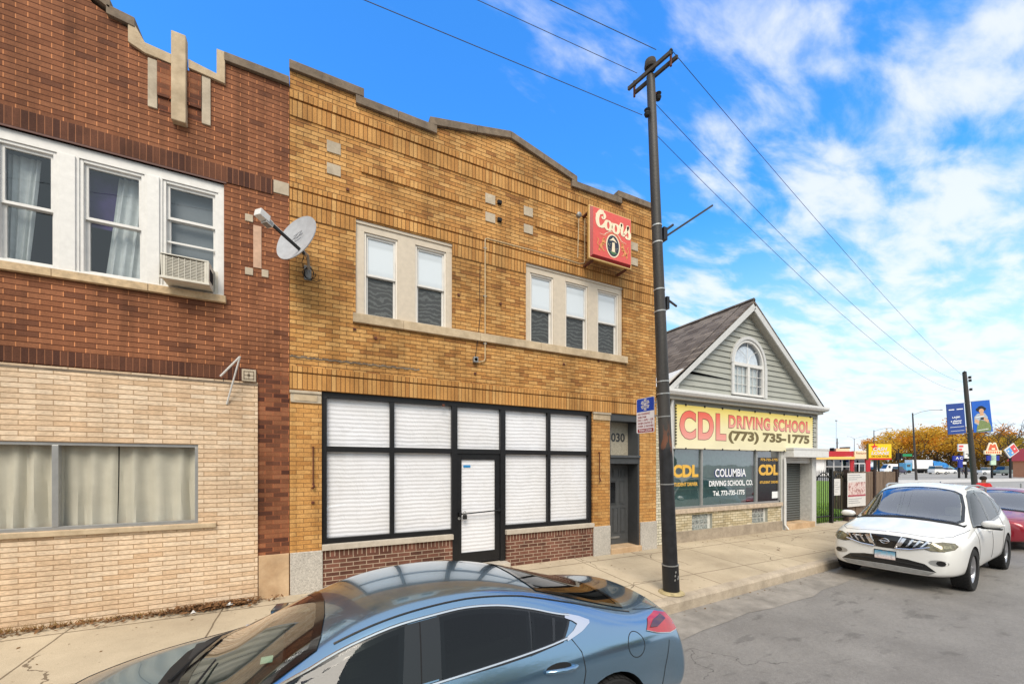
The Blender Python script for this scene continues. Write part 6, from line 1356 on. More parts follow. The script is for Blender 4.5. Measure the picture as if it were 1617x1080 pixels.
    c.line([(-1.69 + .105 * cos(t), .855 + .092 * sin(t)) for t in [2 * pi * i / 24 for i in range(24)]], 'R', .0, .0035, M['dark'], 'fuel_flap', closed=True, step=.03) if False else c.line([(-1.69 + .095 * cos(t), .865 + .088 * sin(t)) for t in [2 * pi * i / 24 for i in range(24)]], 'L', .0, .0035, M['dark'], 'fuel_flap', closed=True, step=.03)
    w = c.patch(ws, 'T', .004, M['windscreen'], 'windscreen', res=.12); c.patch(ws, 'T', .007, M['trimblk'], 'black_border', parent=w, hole=inset(ws, .055), res=.12)
    r_ = c.patch(rg, 'T', .004, M['carglass'], 'rear_window', res=.12); c.patch(rg, 'T', .007, M['trimblk'], 'black_border', parent=r_, hole=inset(rg, .045), res=.12)
    # roof gutters
    for sg in (1, -1):
        m = MB(); c.line([(.52, .60 * sg), (.15, .585 * sg), (-.35, .57 * sg), (-.8, .57 * sg), (-1.3, .60 * sg), (-1.84, .655 * sg)], 'T', .001, .007, M['trimblk'], '', mb=m); m.obj('roof_seam', c.o, local=True, smooth=True)
    # bonnet, cowl and wipers
    cp = sym([(1.36, 0), (1.34, .40), (1.24, .66), (1.16, .73), (1.30, .72), (1.43, .5), (1.47, .25), (1.48, 0)]); c.patch(cp, 'T', .004, M['blk'], 'cowl_panel', res=.1)
    for y0, y1, xa, xb in ((.60, -.02, 1.27, 1.18), (.02, -.60, 1.37, 1.24)):
        m = MB(); m.tube([c.hit('T', xa + .04, y0, .02), c.hit('T', (xa + xb) / 2 + .02, (y0 + y1) / 2, .03), c.hit('T', xb, y1, .02)], [.012, .009, .006], M['blk'], 6); m.obj('wiper', c.o, local=True, smooth=True)
    m = MB(); c.line(sym([(2.12, 0), (2.10, .4), (2.0, .66), (1.7, .76), (1.35, .79), (1.1, .80)])[:6], 'T', .0, .004, M['dark'], '', mb=m); c.line([(x, -y) for x, y in [(2.12, 0), (2.10, .4), (2.0, .66), (1.7, .76), (1.35, .79), (1.1, .80)]], 'T', .0, .004, M['dark'], '', mb=m); m.obj('bonnet_seam', c.o, local=True)
    m = MB(); c.line([(-1.92, .62), (-2.1, .63), (-2.24, .60)], 'T', .0, .004, M['dark'], '', mb=m); c.line([(-1.92, -.62), (-2.1, -.63), (-2.24, -.60)], 'T', .0, .004, M['dark'], '', mb=m); m.obj('boot_seam', c.o, local=True)
    c.line([(-2.12, .80), (-2.03, .60), (-1.98, .36)], 'L', .0, .0035, M['dark'], 'bumper_seam')
    # tail lamps wrap round the corner
    for k in 'LR':
        t = c.patch([(-1.86, .925), (-1.98, .975), (-2.14, .985), (-2.265, .955), (-2.30, .90), (-2.285, .84), (-2.16, .845), (-1.98, .885)], k, .006, M['redlamp'], 'tail_lamp', res=.05); c.patch([(-1.92, .93), (-2.02, .955), (-2.18, .962), (-2.20, .93), (-2.02, .915)], k, .009, simple('dark_red_lens', (70, 4, 8), .1, noise=0, coat=1) if k == 'L' else bpy.data.materials['dark_red_lens'], 'lamp_detail', parent=t, res=.05)
        c.line([(-1.86, .925), (-1.98, .885), (-2.16, .845), (-2.285, .84)], k, .006, .004, M['chrome'], 'lamp_trim', parent=t)
    for sg in (1, -1):
        hl = c.patch([(sg * .80, .70), (sg * .60, .74), (sg * .45, .70), (sg * .50, .62), (sg * .76, .60)], 'F', .006, simple('clear_headlamp', (190, 196, 200), .1, metal=.4, coat=1) if sg == 1 else bpy.data.materials['clear_headlamp'], 'headlamp', res=.08)
    for sg in (1, -1): c.line([(2.0, .70 * sg), (1.4, .60 * sg)], 'T', 0, .003, M['dark'], 'bonnet_crease') if False else None
    c.patch([(.42, .62), (-.42, .62), (-.36, .36), (.36, .36)], 'F', .006, M['trimblk'], 'grille', res=.08)
    for x in (1.415, -1.415):
        for y in (.80, -.80): c.wheel(x, y, .335, .22, 5, .70, twin=True)
    interior(c, 1.05, .955, [(.10, .37), (.10, -.37), (-.80, .37), (-.80, -.37)])
    m = MB(); m.box(.62, -.10, 1.15, .66, .10, 1.21, M['blk']); m.obj('mirror', c.o, local=True, bevel=.01)
    m = MB(); q = c.hit('T', 1.0, -.1, -.03); m.box(.86, .02, 1.0, .93, .12, 1.004, simple('pale_green_card', (170, 196, 180), .6)); m.obj('dash_card', c.o, local=True)
    for k, sg in (('L', 1), ('R', -1)):
        m = MB(); p = c.hit(k, .86, .94, .0); m.tube([tuple(p), tuple(p + Vector((.0, sg * .08, .0)))], .02, M['blk'], 8); m.obox(p + Vector((0, sg * .14, .02)), Vector((.05, .01 * sg, 0)), Vector((-.02, .09 * sg, 0)), Vector((0, 0, .06)), pm); m.obj('door_mirror', c.o, local=True, bevel=.03, smooth=True)
blue_sedan()
# ---------------------------------------------------------------- crossover cage shared by the white and the red car
def zz_(v): return v + .115 * max(0, min(1, (v - 1.15) / .42))
def crossover_stations(H=1.0, nose=0):
    z = zz_
    S = [
        (2.37, [(0, .30), (.60, .30), (.70, .36), (.74, .52), (.73, .66), (.68, .78), (.58, .85), (.42, .885), (.20, .90), (0, .905)]),
        (2.26, [(0, .26), (.72, .27), (.78, .36), (.80, .54), (.79, .70), (.74, .82), (.62, .90), (.45, .95), (.2, .98), (0, .985)]),
        (2.02, [(0, .25), (.83, .26), (.90, .36), (.92, .58), (.91, .78), (.86, .91), (.74, .97), (.5, 1.02), (.2, 1.04), (0, 1.045)]),
        (1.60, [(0, .25), (.86, .26), (.93, .36), (.95, .60), (.945, .83), (.90, .96), (.78, 1.04), (.5, 1.10), (.2, 1.12), (0, 1.125)]),
        (1.25, [(0, .25), (.86, .26), (.92, .36), (.945, .60), (.94, .85), (.895, 1.00), (.80, 1.08), (.5, 1.15), (.2, 1.18), (0, 1.185)]),
        (1.02, [(0, .25), (.86, .26), (.91, .36), (.94, .60), (.935, .86), (.89, 1.03), (.79, 1.17), (.56, 1.25), (.28, 1.285), (0, 1.30)]),
        (.60, [(0, .25), (.86, .26), (.91, .36), (.94, .60), (.935, .87), (.885, 1.05), (.725, 1.42), (.56, 1.49), (.28, 1.525), (0, 1.54)]),
        (.20, [(0, .25), (.86, .26), (.91, .36), (.94, .60), (.935, .88), (.885, 1.06), (.69, 1.60), (.53, 1.67), (.26, 1.70), (0, 1.71)]),
        (-.45, [(0, .25), (.86, .26), (.91, .36), (.94, .60), (.935, .89), (.885, 1.08), (.68, 1.64), (.52, 1.70), (.26, 1.73), (0, 1.74)]),
        (-1.20, [(0, .25), (.86, .26), (.92, .36), (.95, .60), (.945, .92), (.885, 1.12), (.67, 1.58), (.52, 1.65), (.26, 1.68), (0, 1.69)]),
        (-1.80, [(0, .27), (.84, .28), (.91, .38), (.945, .62), (.94, .93), (.87, 1.14), (.66, 1.48), (.50, 1.55), (.26, 1.58), (0, 1.59)]),
        (-2.15, [(0, .30), (.78, .31), (.86, .40), (.90, .62), (.89, .92), (.82, 1.08), (.68, 1.24), (.50, 1.30), (.26, 1.33), (0, 1.34)]),
        (-2.38, [(0, .34), (.62, .34), (.72, .42), (.76, .6), (.74, .82), (.68, .92), (.58, .98), (.42, 1.0), (.2, 1.01), (0, 1.01)]),
    ]
    return [(x, [(y, z(zz)) for y, zz in p]) for x, p in S]
def crossover(loc, rot, pm, label, full):
    c = Car('parked_car', loc, rot, label, 'car', None)
    ws = sym([(1.28, 0), (1.27, .4), (1.20, .70), (1.06, .755), (.70, .70), (.40, .61), (.34, .5), (.30, .25), (.295, 0)])
    fw = [(.98, 1.09), (.62, 1.33), (.36, 1.49), (.14, 1.555), (-.10, 1.565), (-.06, 1.10)]
    rw = [(-.20, 1.565), (-.70, 1.55), (-1.02, 1.49), (-1.00, 1.16), (-.16, 1.11)]
    qw = [(-1.14, 1.455), (-1.50, 1.37), (-1.62, 1.28), (-1.50, 1.24), (-1.12, 1.19)]
    cav = [(1.0, .55), (1.0, 1.02), (.50, 1.36), (.15, 1.56), (-.4, 1.60), (-1.3, 1.54), (-1.8, 1.38), (-1.9, .55)]
    fw, rw, qw, cav = ([(a, zz_(b)) for a, b in q] for q in (fw, rw, qw, cav))
    rg = sym([(-1.85, 0), (-1.85, .5), (-2.1, .6), (-2.16, 0)])
    cuts = [prism_xz(cav, -.58, .58)] + [prism_xz(p, -1.2, 1.2) for p in (fw, rw, qw)] + [prism_xy(inset(ws, .05), 1.0, 3)]
    for x in (1.41, -1.41): cuts += [wheel_cut(x, .62, 1.2, .37, .415), wheel_cut(x, -1.2, -.62, .37, .415)]
    c.body(crossover_stations(), pm, cuts, sub=3)
    for k in 'LR':
        for p, nm in ((fw, 'front_door_window'), (rw, 'rear_door_window'), (qw, 'quarter_window')):
            g = c.patch([(a, b) for a, b in inset(p, -.02)], k, .006, M['carglass'], nm, res=.12)
            c.patch(inset(p, -.035), k, .009, M['trimblk'], 'window_surround', parent=g, hole=inset(p, .012), res=.15)
        m = MB(); c.line([(-.08, 1.09), (-.06, .7), (-.04, .42)], k, 0, .004, M['dark'], '', mb=m); c.line([(-1.06, 1.15), (-1.10, .9), (-1.0, .75), (-.94, .45)], k, 0, .004, M['dark'], '', mb=m); c.line([(1.06, 1.04), (1.02, .9), (1.0, .42)], k, 0, .004, M['dark'], '', mb=m); m.obj('door_seam', c.o, local=True)
        for hx in (.12, -.90):
            h = MB(); P = [c.hit(k, hx + dx, .965, of) for dx, of in ((.12, .01), (.08, .038), (0, .045), (-.08, .038), (-.12, .01))]; h.tube(P, [.012, .016, .017, .016, .012], pm, 8); h.obj('door_handle', c.o, local=True, smooth=True)
        sg = 1 if k == 'L' else -1
        m = MB(); p = c.hit(k, .80, 1.09, 0); q = p + Vector((.06, sg * .19, .05)); m.tube([tuple(p + Vector((0, 0, -.02))), tuple(p + Vector((.04, sg * .1, .0)))], .022, M['blk'], 8)
        ells = []; N_ = 14
        for i in range(9):
            t = -1 + 2 * i / 8; rr = sqrt(max(.02, 1 - abs(t) ** 3)); ells.append([(q.x + .07 * rr * cos(2 * pi * j / N_) * (1.1 if cos(2 * pi * j / N_) > 0 else .7), q.y + .135 * t, q.z + .072 * rr * sin(2 * pi * j / N_)) for j in range(N_)])
        vs = [v for e in ells for v in e]; m.add(vs, [(i * N_ + j, i * N_ + (j + 1) % N_, (i + 1) * N_ + (j + 1) % N_, (i + 1) * N_ + j) for i in range(8) for j in range(N_)] + [tuple(range(N_)), tuple(range(8 * N_, 9 * N_))], pm); dm = m.obj('door_mirror', c.o, local=True, smooth=True)
        m = MB(); m.box(q.x - .06, q.y - .125, q.z - .085, q.x + .06, q.y + .125, q.z - .062, M['blk']); m.obj('mirror_base', dm, local=True, bevel=.008)
        if full:
            m = MB(); rp = [c.hit('T', x, sg * .60, of) for x, of in ((.10, .005), (.02, .035), (-.15, .055), (-.7, .06), (-1.3, .055), (-1.5, .03), (-1.6, .005))]; m.tube(rp, [.016, .02, .02, .018, .02, .02, .014], M['alu'], 8); m.obj('roof_rail', c.o, local=True, smooth=True)
    w = c.patch(ws, 'T', .004, M['suvscreen'], 'windscreen', res=.12); c.patch(ws, 'T', .008, M['trimblk'], 'black_border', parent=w, hole=inset(ws, .045), res=.12)
    cp = sym([(1.28, 0), (1.27, .4), (1.20, .70), (1.10, .80), (1.25, .79), (1.34, .5), (1.37, .25), (1.37, 0)]); c.patch(cp, 'T', .003, M['blk'], 'cowl_panel', res=.1)
    m = MB()
    for s_ in (1, -1): c.line([(x, y * s_) for x, y in [(2.22, .02), (2.20, .45), (2.10, .66), (1.9, .77), (1.5, .83), (1.2, .85)]], 'T', 0, .004, M['dark'], '', mb=m)
    m.obj('bonnet_seam', c.o, local=True)
    for x in (1.41, -1.41):
        for y in (.82, -.82): c.wheel(x, y, .372, .24, 5, .66)
    if full: interior(c, 1.02, 1.03, [(.10, .38), (.10, -.38), (-.85, .38), (-.85, -.38)], col=(150, 142, 128), ssz=1.12)
    else: interior(c, 1.02, 1.03, [(.10, .38), (.10, -.38)], ssz=1.12)
    return c
def white_suv():
    pm = paint('pearl_white_paint', (224, 224, 221), 0, .35)
    c = crossover((12.23, 3.74, RZ), pi + R(4.5), pm, 'white crossover facing the camera with toothed chrome grille, parked at the kerb', True); c.o.scale = (1.04, 1.03, 1.045)
    # grille: dark band, slanting chrome teeth, emblem
    g = c.patch([(.60, .885), (.30, .925), (0, .935), (-.30, .925), (-.60, .885), (-.58, .80), (-.33, .715), (0, .70), (.33, .715), (.58, .80)], 'F', .006, M['trimblk'], 'grille', res=.06)
    for s_ in (1, -1):
        for x0, wd in ((.205, .05), (.32, .032), (.41, .032), (.50, .030)):
            c.patch([(s_ * (x0 + .035), .915 - x0 * .06), (s_ * (x0 + .035 + wd), .913 - x0 * .07), (s_ * (x0 + wd - .04), .745 + x0 * .10), (s_ * (x0 - .04), .735 + x0 * .10)], 'F', .022, M['chrome'], 'chrome_tooth', parent=g, res=.06, thick=.01)
        c.line([(s_ * .15, .712), (s_ * .34, .728), (s_ * .58, .80)], 'F', .012, .013, M['chrome'], 'chrome_strip', parent=g); c.line([(s_ * .14, .72), (s_ * .225, .92)], 'F', .014, .016, M['chrome'], 'chrome_strip', parent=g)
        # headlamps wrapping the corner
        hl = c.patch([(s_ * .50, .77), (s_ * .58, .86), (s_ * .70, .89), (s_ * .82, .875), (s_ * .855, .83), (s_ * .83, .78), (s_ * .74, .745), (s_ * .60, .74)], 'F', .008, M['lampglass'], 'headlight', res=.04)
        c.patch([(s_ * .72, .84), (s_ * .79, .835), (s_ * .80, .80), (s_ * .73, .79)], 'F', .0095, simple('lamp_reflector', (160, 154, 128), .2, metal=.5, noise=.3, nscale=30) if s_ == 1 else bpy.data.materials['lamp_reflector'], 'lamp_bowl', parent=hl, res=.05)
        c.line([(s_ * .50, .77), (s_ * .58, .86), (s_ * .70, .89), (s_ * .82, .875), (s_ * .855, .83), (s_ * .83, .78), (s_ * .74, .745), (s_ * .60, .74)], 'F', .006, .004, M['dark'], 'lamp_edge', parent=hl, closed=True)
        f = c.patch([(s_ * (.68 + .115 * cos(t)), .545 + .052 * sin(t)) for t in [2 * pi * i / 20 for i in range(20)]], 'F', .003, M['alu'], 'fog_lamp', res=.05)
        c.patch([(s_ * (.71 + .055 * cos(t)), .545 + .043 * sin(t)) for t in [2 * pi * i / 20 for i in range(20)]], 'F', .006, M['trimblk'], 'fog_lens', parent=f, res=.05)
    em = MB(); p = [c.hit('F', .058 * cos(t), .828 + .042 * sin(t), .022) for t in [2 * pi * i / 24 for i in range(25)]]; em.tube(p, .008, M['chrome'], 8); em.tube([c.hit('F', -.075, .828, .024), c.hit('F', .075, .828, .024)], .011, M['chrome'], 8); em.obj('emblem', g, local=True, smooth=True)
    c.patch([(.52, .505), (.30, .545), (0, .555), (-.30, .545), (-.52, .505), (-.60, .44), (-.66, .385), (-.3, .40), (0, .405), (.3, .40), (.66, .385), (.60, .44)], 'F', .004, M['trimblk'], 'lower_intake', res=.07); c.line([(.50, .46), (.25, .475), (0, .48), (-.25, .475), (-.50, .46)], 'F', .01, .012, M['blk'], 'intake_bar')
    c.patch([(.64, .378), (.3, .393), (0, .398), (-.3, .393), (-.64, .378), (-.56, .325), (0, .315), (.56, .325)], 'F', .012, simple('silver_skid', (150, 150, 148), .45, metal=.4), 'skid_plate', res=.07, thick=.01)
    m = MB(); m.box(2.36, -.155, .485, 2.375, .155, .655, M['blk']); pl = m.obj('plate_holder', c.o, local=True)
    def platemat():
        n = NT('licence_plate'); tc = n.N.new('ShaderNodeTexCoord'); sp = n.N.new('ShaderNodeSeparateXYZ'); n.L.new(tc.outputs['Object'], sp.inputs[0]); f = n.mr(sp.outputs[2], .495, .645); n.col(n.mix(n.mr(n.noise(30, 3), .5, .62, 0, .5), n.ramp(f, [(0, hexc(222, 200, 190)), (.35, hexc(226, 220, 220)), (.6, hexc(150, 190, 208)), (.95, hexc(60, 130, 165))]), hexc(170, 160, 170))).set(Roughness=.4); return n.mat
    m = MB(); m.box(2.375, -.145, .497, 2.379, .145, .643, platemat()); m.obj('number_plate', pl, local=True)
white_suv()
crossover((18.9, 4.12, RZ), pi + R(4.0), paint('crimson_paint', (150, 26, 44), .3, .3), 'dark red crossover parked behind the white one, cut by the right edge', False).o.scale = (.96, .97, .89)
# ================================================================= FAR SIDE OF THE JUNCTION
FR = Vector((S_, C_, 0)); RT = Vector((C_, -S_, 0)); UP = Vector((0, 0, 1))     # axes of the far buildings' fronts
def gnd(px, t): p = T(px, HOR, t); return Vector((p.x, p.y, RZ))
def zat(py, t): return CAMZ + t * (HOR - py) / FOC
def lbox(m, o, x0, x1, y0, y1, z0, z1, mat):   # box in a frame whose front faces the viewer's side of the junction
    c = o + RT * (x0 + x1) / 2 + FR * (y0 + y1) / 2 + UP * (z0 + z1) / 2; m.obox(c, RT * (x1 - x0) / 2, FR * (y1 - y0) / 2, UP * (z1 - z0) / 2, mat)
def frl(o): return lambda x, z, d: tuple(o + RT * x + UP * z - FR * d)
SC_ = lambda t: t / FOC
def far_paving():
    m = MB(); c = stone('far_pavement_concrete', (190, 184, 176), (206, 200, 190)); a = [T(1398, HOR, 62), T(1900, HOR, 80), T(1900, HOR, 74), T(1440, HOR, 50), T(1398, HOR, 52)]
    m.add([(p.x, p.y, RZ + .02) for p in a], [tuple(range(5))], c); tag(m.obj('path'), kind='structure')
    m = MB(); a = [T(1260, HOR, 96), T(2100, HOR, 112), T(2100, HOR, 420), T(1150, HOR, 420)]; m.add([(p.x, p.y, RZ + .03) for p in a], [(0, 1, 2, 3)], simple('far_ground', (160, 155, 147), .9)); tag(m.obj('ground'), kind='structure')
far_paving()
def strip():
    m = MB(); a = [gnd(1380, 60), gnd(1475, 44), gnd(1512, 36), gnd(1512, 33), gnd(1380, 31)]; m.add([(p.x, p.y, .07) for p in a] + [(p.x, p.y, RZ) for p in a], [(0, 1, 2, 3, 4)] + [(i, (i + 1) % 5, 5 + (i + 1) % 5, 5 + i) for i in range(5)], bpy.data.materials['far_pavement_concrete']); tag(m.obj('pavement'), kind='structure')
strip()
def restaurant():
    t = 88; s = SC_(t); o = gnd(1318, t); X = lambda px: (px - 1318) * s; Z = lambda py: zat(py, t) - RZ
    red = simple('red_fascia', (178, 36, 46), .5); yel = simple('yellow_fascia', (240, 196, 110), .5); wh = simple('white_wall', (226, 224, 224), .7); dg = M['darkglass']; cr = simple('cream_fascia', (240, 206, 170), .5)
    e = thing('restaurant', tuple(o), 'low restaurant with red and yellow fascia, behind the iron fence', 'building', -YAW)
    m = MB(); lbox(m, o, X(1285), X(1374), .2, 12, 0, Z(724), wh); lbox(m, o, X(1343), X(1349), 0, .5, 0, Z(724), red); lbox(m, o, X(1367), X(1374), -.1, .5, 0, Z(724), red); m.obj('wall', e)
    m = MB(); lbox(m, o, X(1291), X(1346), -.3, 12, Z(720.5), Z(712.5), red); lbox(m, o, X(1286), X(1346.5), -.6, .3, Z(725), Z(721), yel); m.obj('fascia', e)
    m = MB(); lbox(m, o, X(1346.5), X(1369), -.5, .3, Z(724), Z(712), cr); sg = m.obj('sign_fascia', e); wtext('Restaurant', X(1349), X(1367), Z(717), Z(713.5), frl(o - FR * .5), simple('brown_print', (110, 60, 30), .6, noise=0), 'sign_lettering', sg, th=.02)
    for a, b in ((1304, 1316), (1317, 1329), (1330, 1342)):
        m = MB(); lbox(m, o, X(a), X(b), .1, .19, Z(746), Z(726), dg); w = m.obj('window', e); m = MB(); lbox(m, o, X(a) - .05, X(a) + .06, .02, .12, Z(746), Z(726), wh); lbox(m, o, X(a), X(b), .02, .12, Z(737), Z(736.2), wh); m.obj('frame', w)
    m = MB(); lbox(m, o, X(1347.5), X(1366), .1, .19, Z(748), Z(726), dg); d = m.obj('door', e); m = MB()
    for px in (1347.5, 1356.5, 1365.5): lbox(m, o, X(px), X(px) + .12, .0, .1, Z(748), Z(732), wh)
    lbox(m, o, X(1347.5), X(1366), .0, .1, Z(732.3), Z(731), wh); m.obj('frame', d)
    m = MB(); lbox(m, o, X(1338), X(1360), 3, 6, Z(712), Z(707), cr); lbox(m, o, X(1355), X(1361), 3, 5, Z(707), Z(704.5), M['blk']); m.obj('rooftop_unit', e); m = MB(); lbox(m, o, X(1302), X(1304), 3, 4, Z(712), Z(707), M['dark']); m.obj('rooftop_vent', e); m = MB(); lbox(m, o, X(1333), X(1335), 3, 4, Z(712), Z(706), M['dark']); m.obj('rooftop_vent', e); m = MB(); lbox(m, o, X(1309), X(1311), 3, 4, Z(712), Z(707.5), M['galv']); m.obj('rooftop_vent', e)
    # pizza shop at the right edge
    t = 70; s = SC_(t); o = gnd(1606, t); X = lambda px: (px - 1606) * s; Z = lambda py: zat(py, t) - RZ
    e = thing('takeaway_building', tuple(o), 'tan brick building with a red roof at the right edge beyond the street', 'building', -YAW)
    m = MB(); lbox(m, o, X(1690), X(1760), 0, 8, 0, Z(726), simple('tan_brick_far', (190, 130, 96), .8)); m.obj('wall', e)
    m = MB(); v = [o + RT * X(a) + FR * b + UP * Z(c) for a, b, c in ((1685, -.6, 727), (1765, -.6, 727), (1765, 8.6, 727), (1685, 8.6, 727), (1692, .6, 706), (1750, .6, 706), (1750, 7.4, 706), (1692, 7.4, 706))]; m.add(v, [(0, 1, 5, 4), (1, 2, 6, 5), (2, 3, 7, 6), (3, 0, 4, 7), (4, 5, 6, 7), (3, 2, 1, 0)], simple('red_metal_roof', (176, 60, 64), .5)); m.obj('roof', e)
restaurant()
def pole_light(px, pyt, t, arm, label, r=.11, arms=None):
    b = gnd(px + 0, t); zt = zat(pyt, t); s = SC_(t); top = gnd(px - 0, t); top.z = zt
    e = thing('street_lamp', tuple(b), label, 'street lamp'); dm = simple('dark_pole_paint', (58, 54, 52), .6) if 'dark_pole_paint' not in bpy.data.materials else bpy.data.materials['dark_pole_paint']
    lean = RT * (-(6 if t < 70 else 0) * s); m = MB(); m.tube([tuple(b - lean * .0), tuple(top + lean)], [r * 1.3, r * .7], dm, 10); m.obj('pole', e, smooth=True); tp = top + lean
    for (dx, dz) in (arms or [arm]):
        q = [tp + UP * (-.35), tp + RT * dx * s * .3 + UP * (dz * s * .55 - .1), tp + RT * dx * s * .65 + UP * (dz * s * .95), tp + RT * dx * s + UP * dz * s]; m = MB(); m.tube([tuple(v) for v in q], .05, M['galv'], 6); m.obj('lamp_arm', e, smooth=True)
        m = MB(); sg = 1 if dx > 0 else -1; m.lathe([(0, -.1), (.12, -.06), (.14, .0), (.10, .07), (0, .09)], M['galv'], 10, Matrix.Translation(q[-1] + RT * .15 * sg) @ Matrix.Diagonal((2.2, 1.2, .8, 1))); m.obj('lamp_head', e, smooth=True)
    return e
pole_light(1447, 652, 62, (44, 5), 'tall street lamp with one curved arm, left of the blue banners', .13)
pole_light(1380, 679, 95, (27, 3), 'smaller street lamp rising behind the yellow cash loans sign', .11)
pole_light(1349, 692, 140, None, 'faint two armed street lamp above the red restaurant roof', .10, arms=[(-10, 3), (20, 3)])
def plain_pole(px, pyt, t, label, r=.12):
    b = gnd(px, t); m = MB(); m.tube([tuple(b), (b.x, b.y, zat(pyt, t))], [r * 1.2, r * .7], bpy.data.materials['dark_pole_paint'], 8); m.box(b.x - .2, b.y - .2, zat(pyt, t) - 1.8, b.x + .25, b.y + .2, zat(pyt, t) - 1.2, M['galv']); tag(m.obj('utility_pole'), label, 'utility pole')
plain_pole(1322, 692, 125, 'short dark utility pole above the left of the red restaurant roof', .2)
def mast():
    b = gnd(1320.5, 300); m = MB(); zt = zat(665, 300)
    for dx in (-.5, .5): m.tube([(b.x + dx, b.y, 0), (b.x + dx * .6, b.y, zt)], .06, M['galv'], 5)
    m.box(b.x - 1, b.y - .3, zt, b.x + 1, b.y + .3, zt + .8, M['galv']); tag(m.obj('radio_mast'), 'thin radio mast far away above the red restaurant', 'mast')
mast()
# banner pole
def banner_pole():
    t = 27.7; s = SC_(t); b = gnd(1541, t); top = T(1523, 589, t); e = thing('utility_pole', tuple(b), 'dark leaning utility pole carrying two blue street banners on the right', 'utility pole'); dm = bpy.data.materials['dark_pole_paint']
    m = MB(); m.tube([tuple(b), tuple(top)], [.17, .11], dm, 14); m.lathe([(.1, 0), (.12, .05), (0, .16)], M['blk'], 10, Matrix.Translation(top)); m.obj('shaft', e, smooth=True)
    L = lambda z: b + (top - b) * ((z - RZ) / (top.z - RZ))
    for py in (598, 603, 617): p = L(zat(py, t)); m = MB(); m.lathe([(0, 0), (.09, .02), (.07, .1), (.1, .16), (0, .2)], M['blk'], 8, Matrix.Translation(p + RT * .34)); m.tube([tuple(p), tuple(p + RT * .34 + UP * .05)], .02, M['rust'], 5); m.obj('insulator', e)
    blue = simple('banner_blue', (34, 66, 140), .6, noise=.06); blue2 = simple('banner_bright_blue', (20, 92, 190), .6, noise=.08); wh = simple('banner_white', (232, 236, 240), .6, noise=0)
    def quadpts(px): return [T(a, b_, t) - FR * .0 for a, b_ in px]
    for i, (q, mt, lab) in enumerate((([(1494, 638.5), (1521.5, 636), (1525, 683.5), (1497, 686)], blue, 'blue street banner with white lettering on the left of the banner pole'), ([(1533.5, 634.5), (1562, 631.5), (1567.5, 681), (1537.5, 683)], blue2, 'bright blue street banner picturing a person in a hat, right of the banner pole'))):
        P = quadpts(q); o = thing('street_banner', tuple(P[3]), lab, 'banner', 0); m = MB(); k = FR * .02; m.add([p - k for p in P] + [p + k for p in P], [(0, 1, 2, 3), (7, 6, 5, 4), (0, 3, 7, 4), (1, 5, 6, 2), (0, 4, 5, 1), (3, 2, 6, 7)], mt); bn = m.obj('banner_sheet', o)
        U = (P[1] - P[0]); V = (P[3] - P[0]); fr = lambda u, v, d, P=P, U=U, V=V: tuple(P[0] + U * u + V * (1 - v) - FR * (.02 + d))
        ar = MB(); ar.tube([tuple((P[1] if i == 0 else P[0]) + (RT * .3 if i == 0 else -RT * .3)), tuple(P[0] if i == 0 else P[1])], .02, M['galv'], 6); ar.tube([tuple((P[2] if i == 0 else P[3]) + (RT * .3 if i == 0 else -RT * .3)), tuple(P[3] if i == 0 else P[2])], .02, M['galv'], 6); ar.obj('banner_arm', o)
        m = MB()
        if i == 0:
            text_to(m, 'LASIK', .28, .75, .52, .575, fr, wh, bold=.04, th=.01); text_to(m, '+', .47, .53, .475, .50, fr, wh, bold=.04, th=.01); text_to(m, 'a cleaner', .18, .82, .40, .455, fr, wh, bold=.04, th=.01); text_to(m, 'future', .28, .78, .33, .385, fr, wh, bold=.04, th=.01)
            for a, b_, z, h in ((.1, .42, .79, .03), (.55, .92, .79, .03), (.12, .92, .22, .012), (.14, .92, .09, .01)): m.add([fr(a, z, .01), fr(b_, z, .01), fr(b_, z + h, .01), fr(a, z + h, .01)], [(0, 1, 2, 3)], wh)
            m.obj('banner_lettering', bn, fixn=False)
        else:
            hat = simple('print_black', (20, 22, 30), .6, noise=0); sk = simple('print_skin', (206, 160, 124), .6, noise=.1); sh = simple('print_grey', (170, 178, 186), .6, noise=.2, nscale=20); gn = simple('print_green', (120, 136, 84), .6, noise=.3, nscale=20)
            el = lambda cx, cz, rx, rz, mt_, d: m.add([fr(cx + rx * cos(2 * pi * k / 20), cz + rz * sin(2 * pi * k / 20), d) for k in range(20)], [tuple(range(20))], mt_)
            pg = lambda pts, mt_, d: m.add([fr(a, b_, d) for a, b_ in pts], [tuple(range(len(pts)))], mt_)
            pg([(.12, 0.0), (.95, .0), (.98, .12), (.86, .34), (.60, .42), (.30, .36), (.2, .2)], gn, .008); pg([(.06, .30), (.28, .22), (.36, .40), (.80, .30), (.82, .46), (.66, .60), (.26, .60), (.08, .50)], sh, .010); pg([(.08, .34), (.3, .26), (.34, .36), (.14, .44)], sk, .012); pg([(.5, .42), (.82, .26), (.86, .36), (.6, .48)], sk, .012); pg([(.4, .40), (.58, .38), (.6, .46), (.42, .46)], hat, .014); el(.48, .73, .28, .08, hat, .011); el(.48, .76, .19, .08, hat, .012); el(.49, .675, .14, .075, sk, .015); pg([(.38, .52), (.62, .52), (.58, .62), (.42, .62)], sk, .0145)
            pg([(.2, .05), (.8, .07), (.8, .085), (.2, .065)], wh, .015); pg([(.14, .47), (.62, .50), (.62, .52), (.14, .49)], wh, .0155)
            m.obj('printed_picture', bn, fixn=False)
banner_pole()
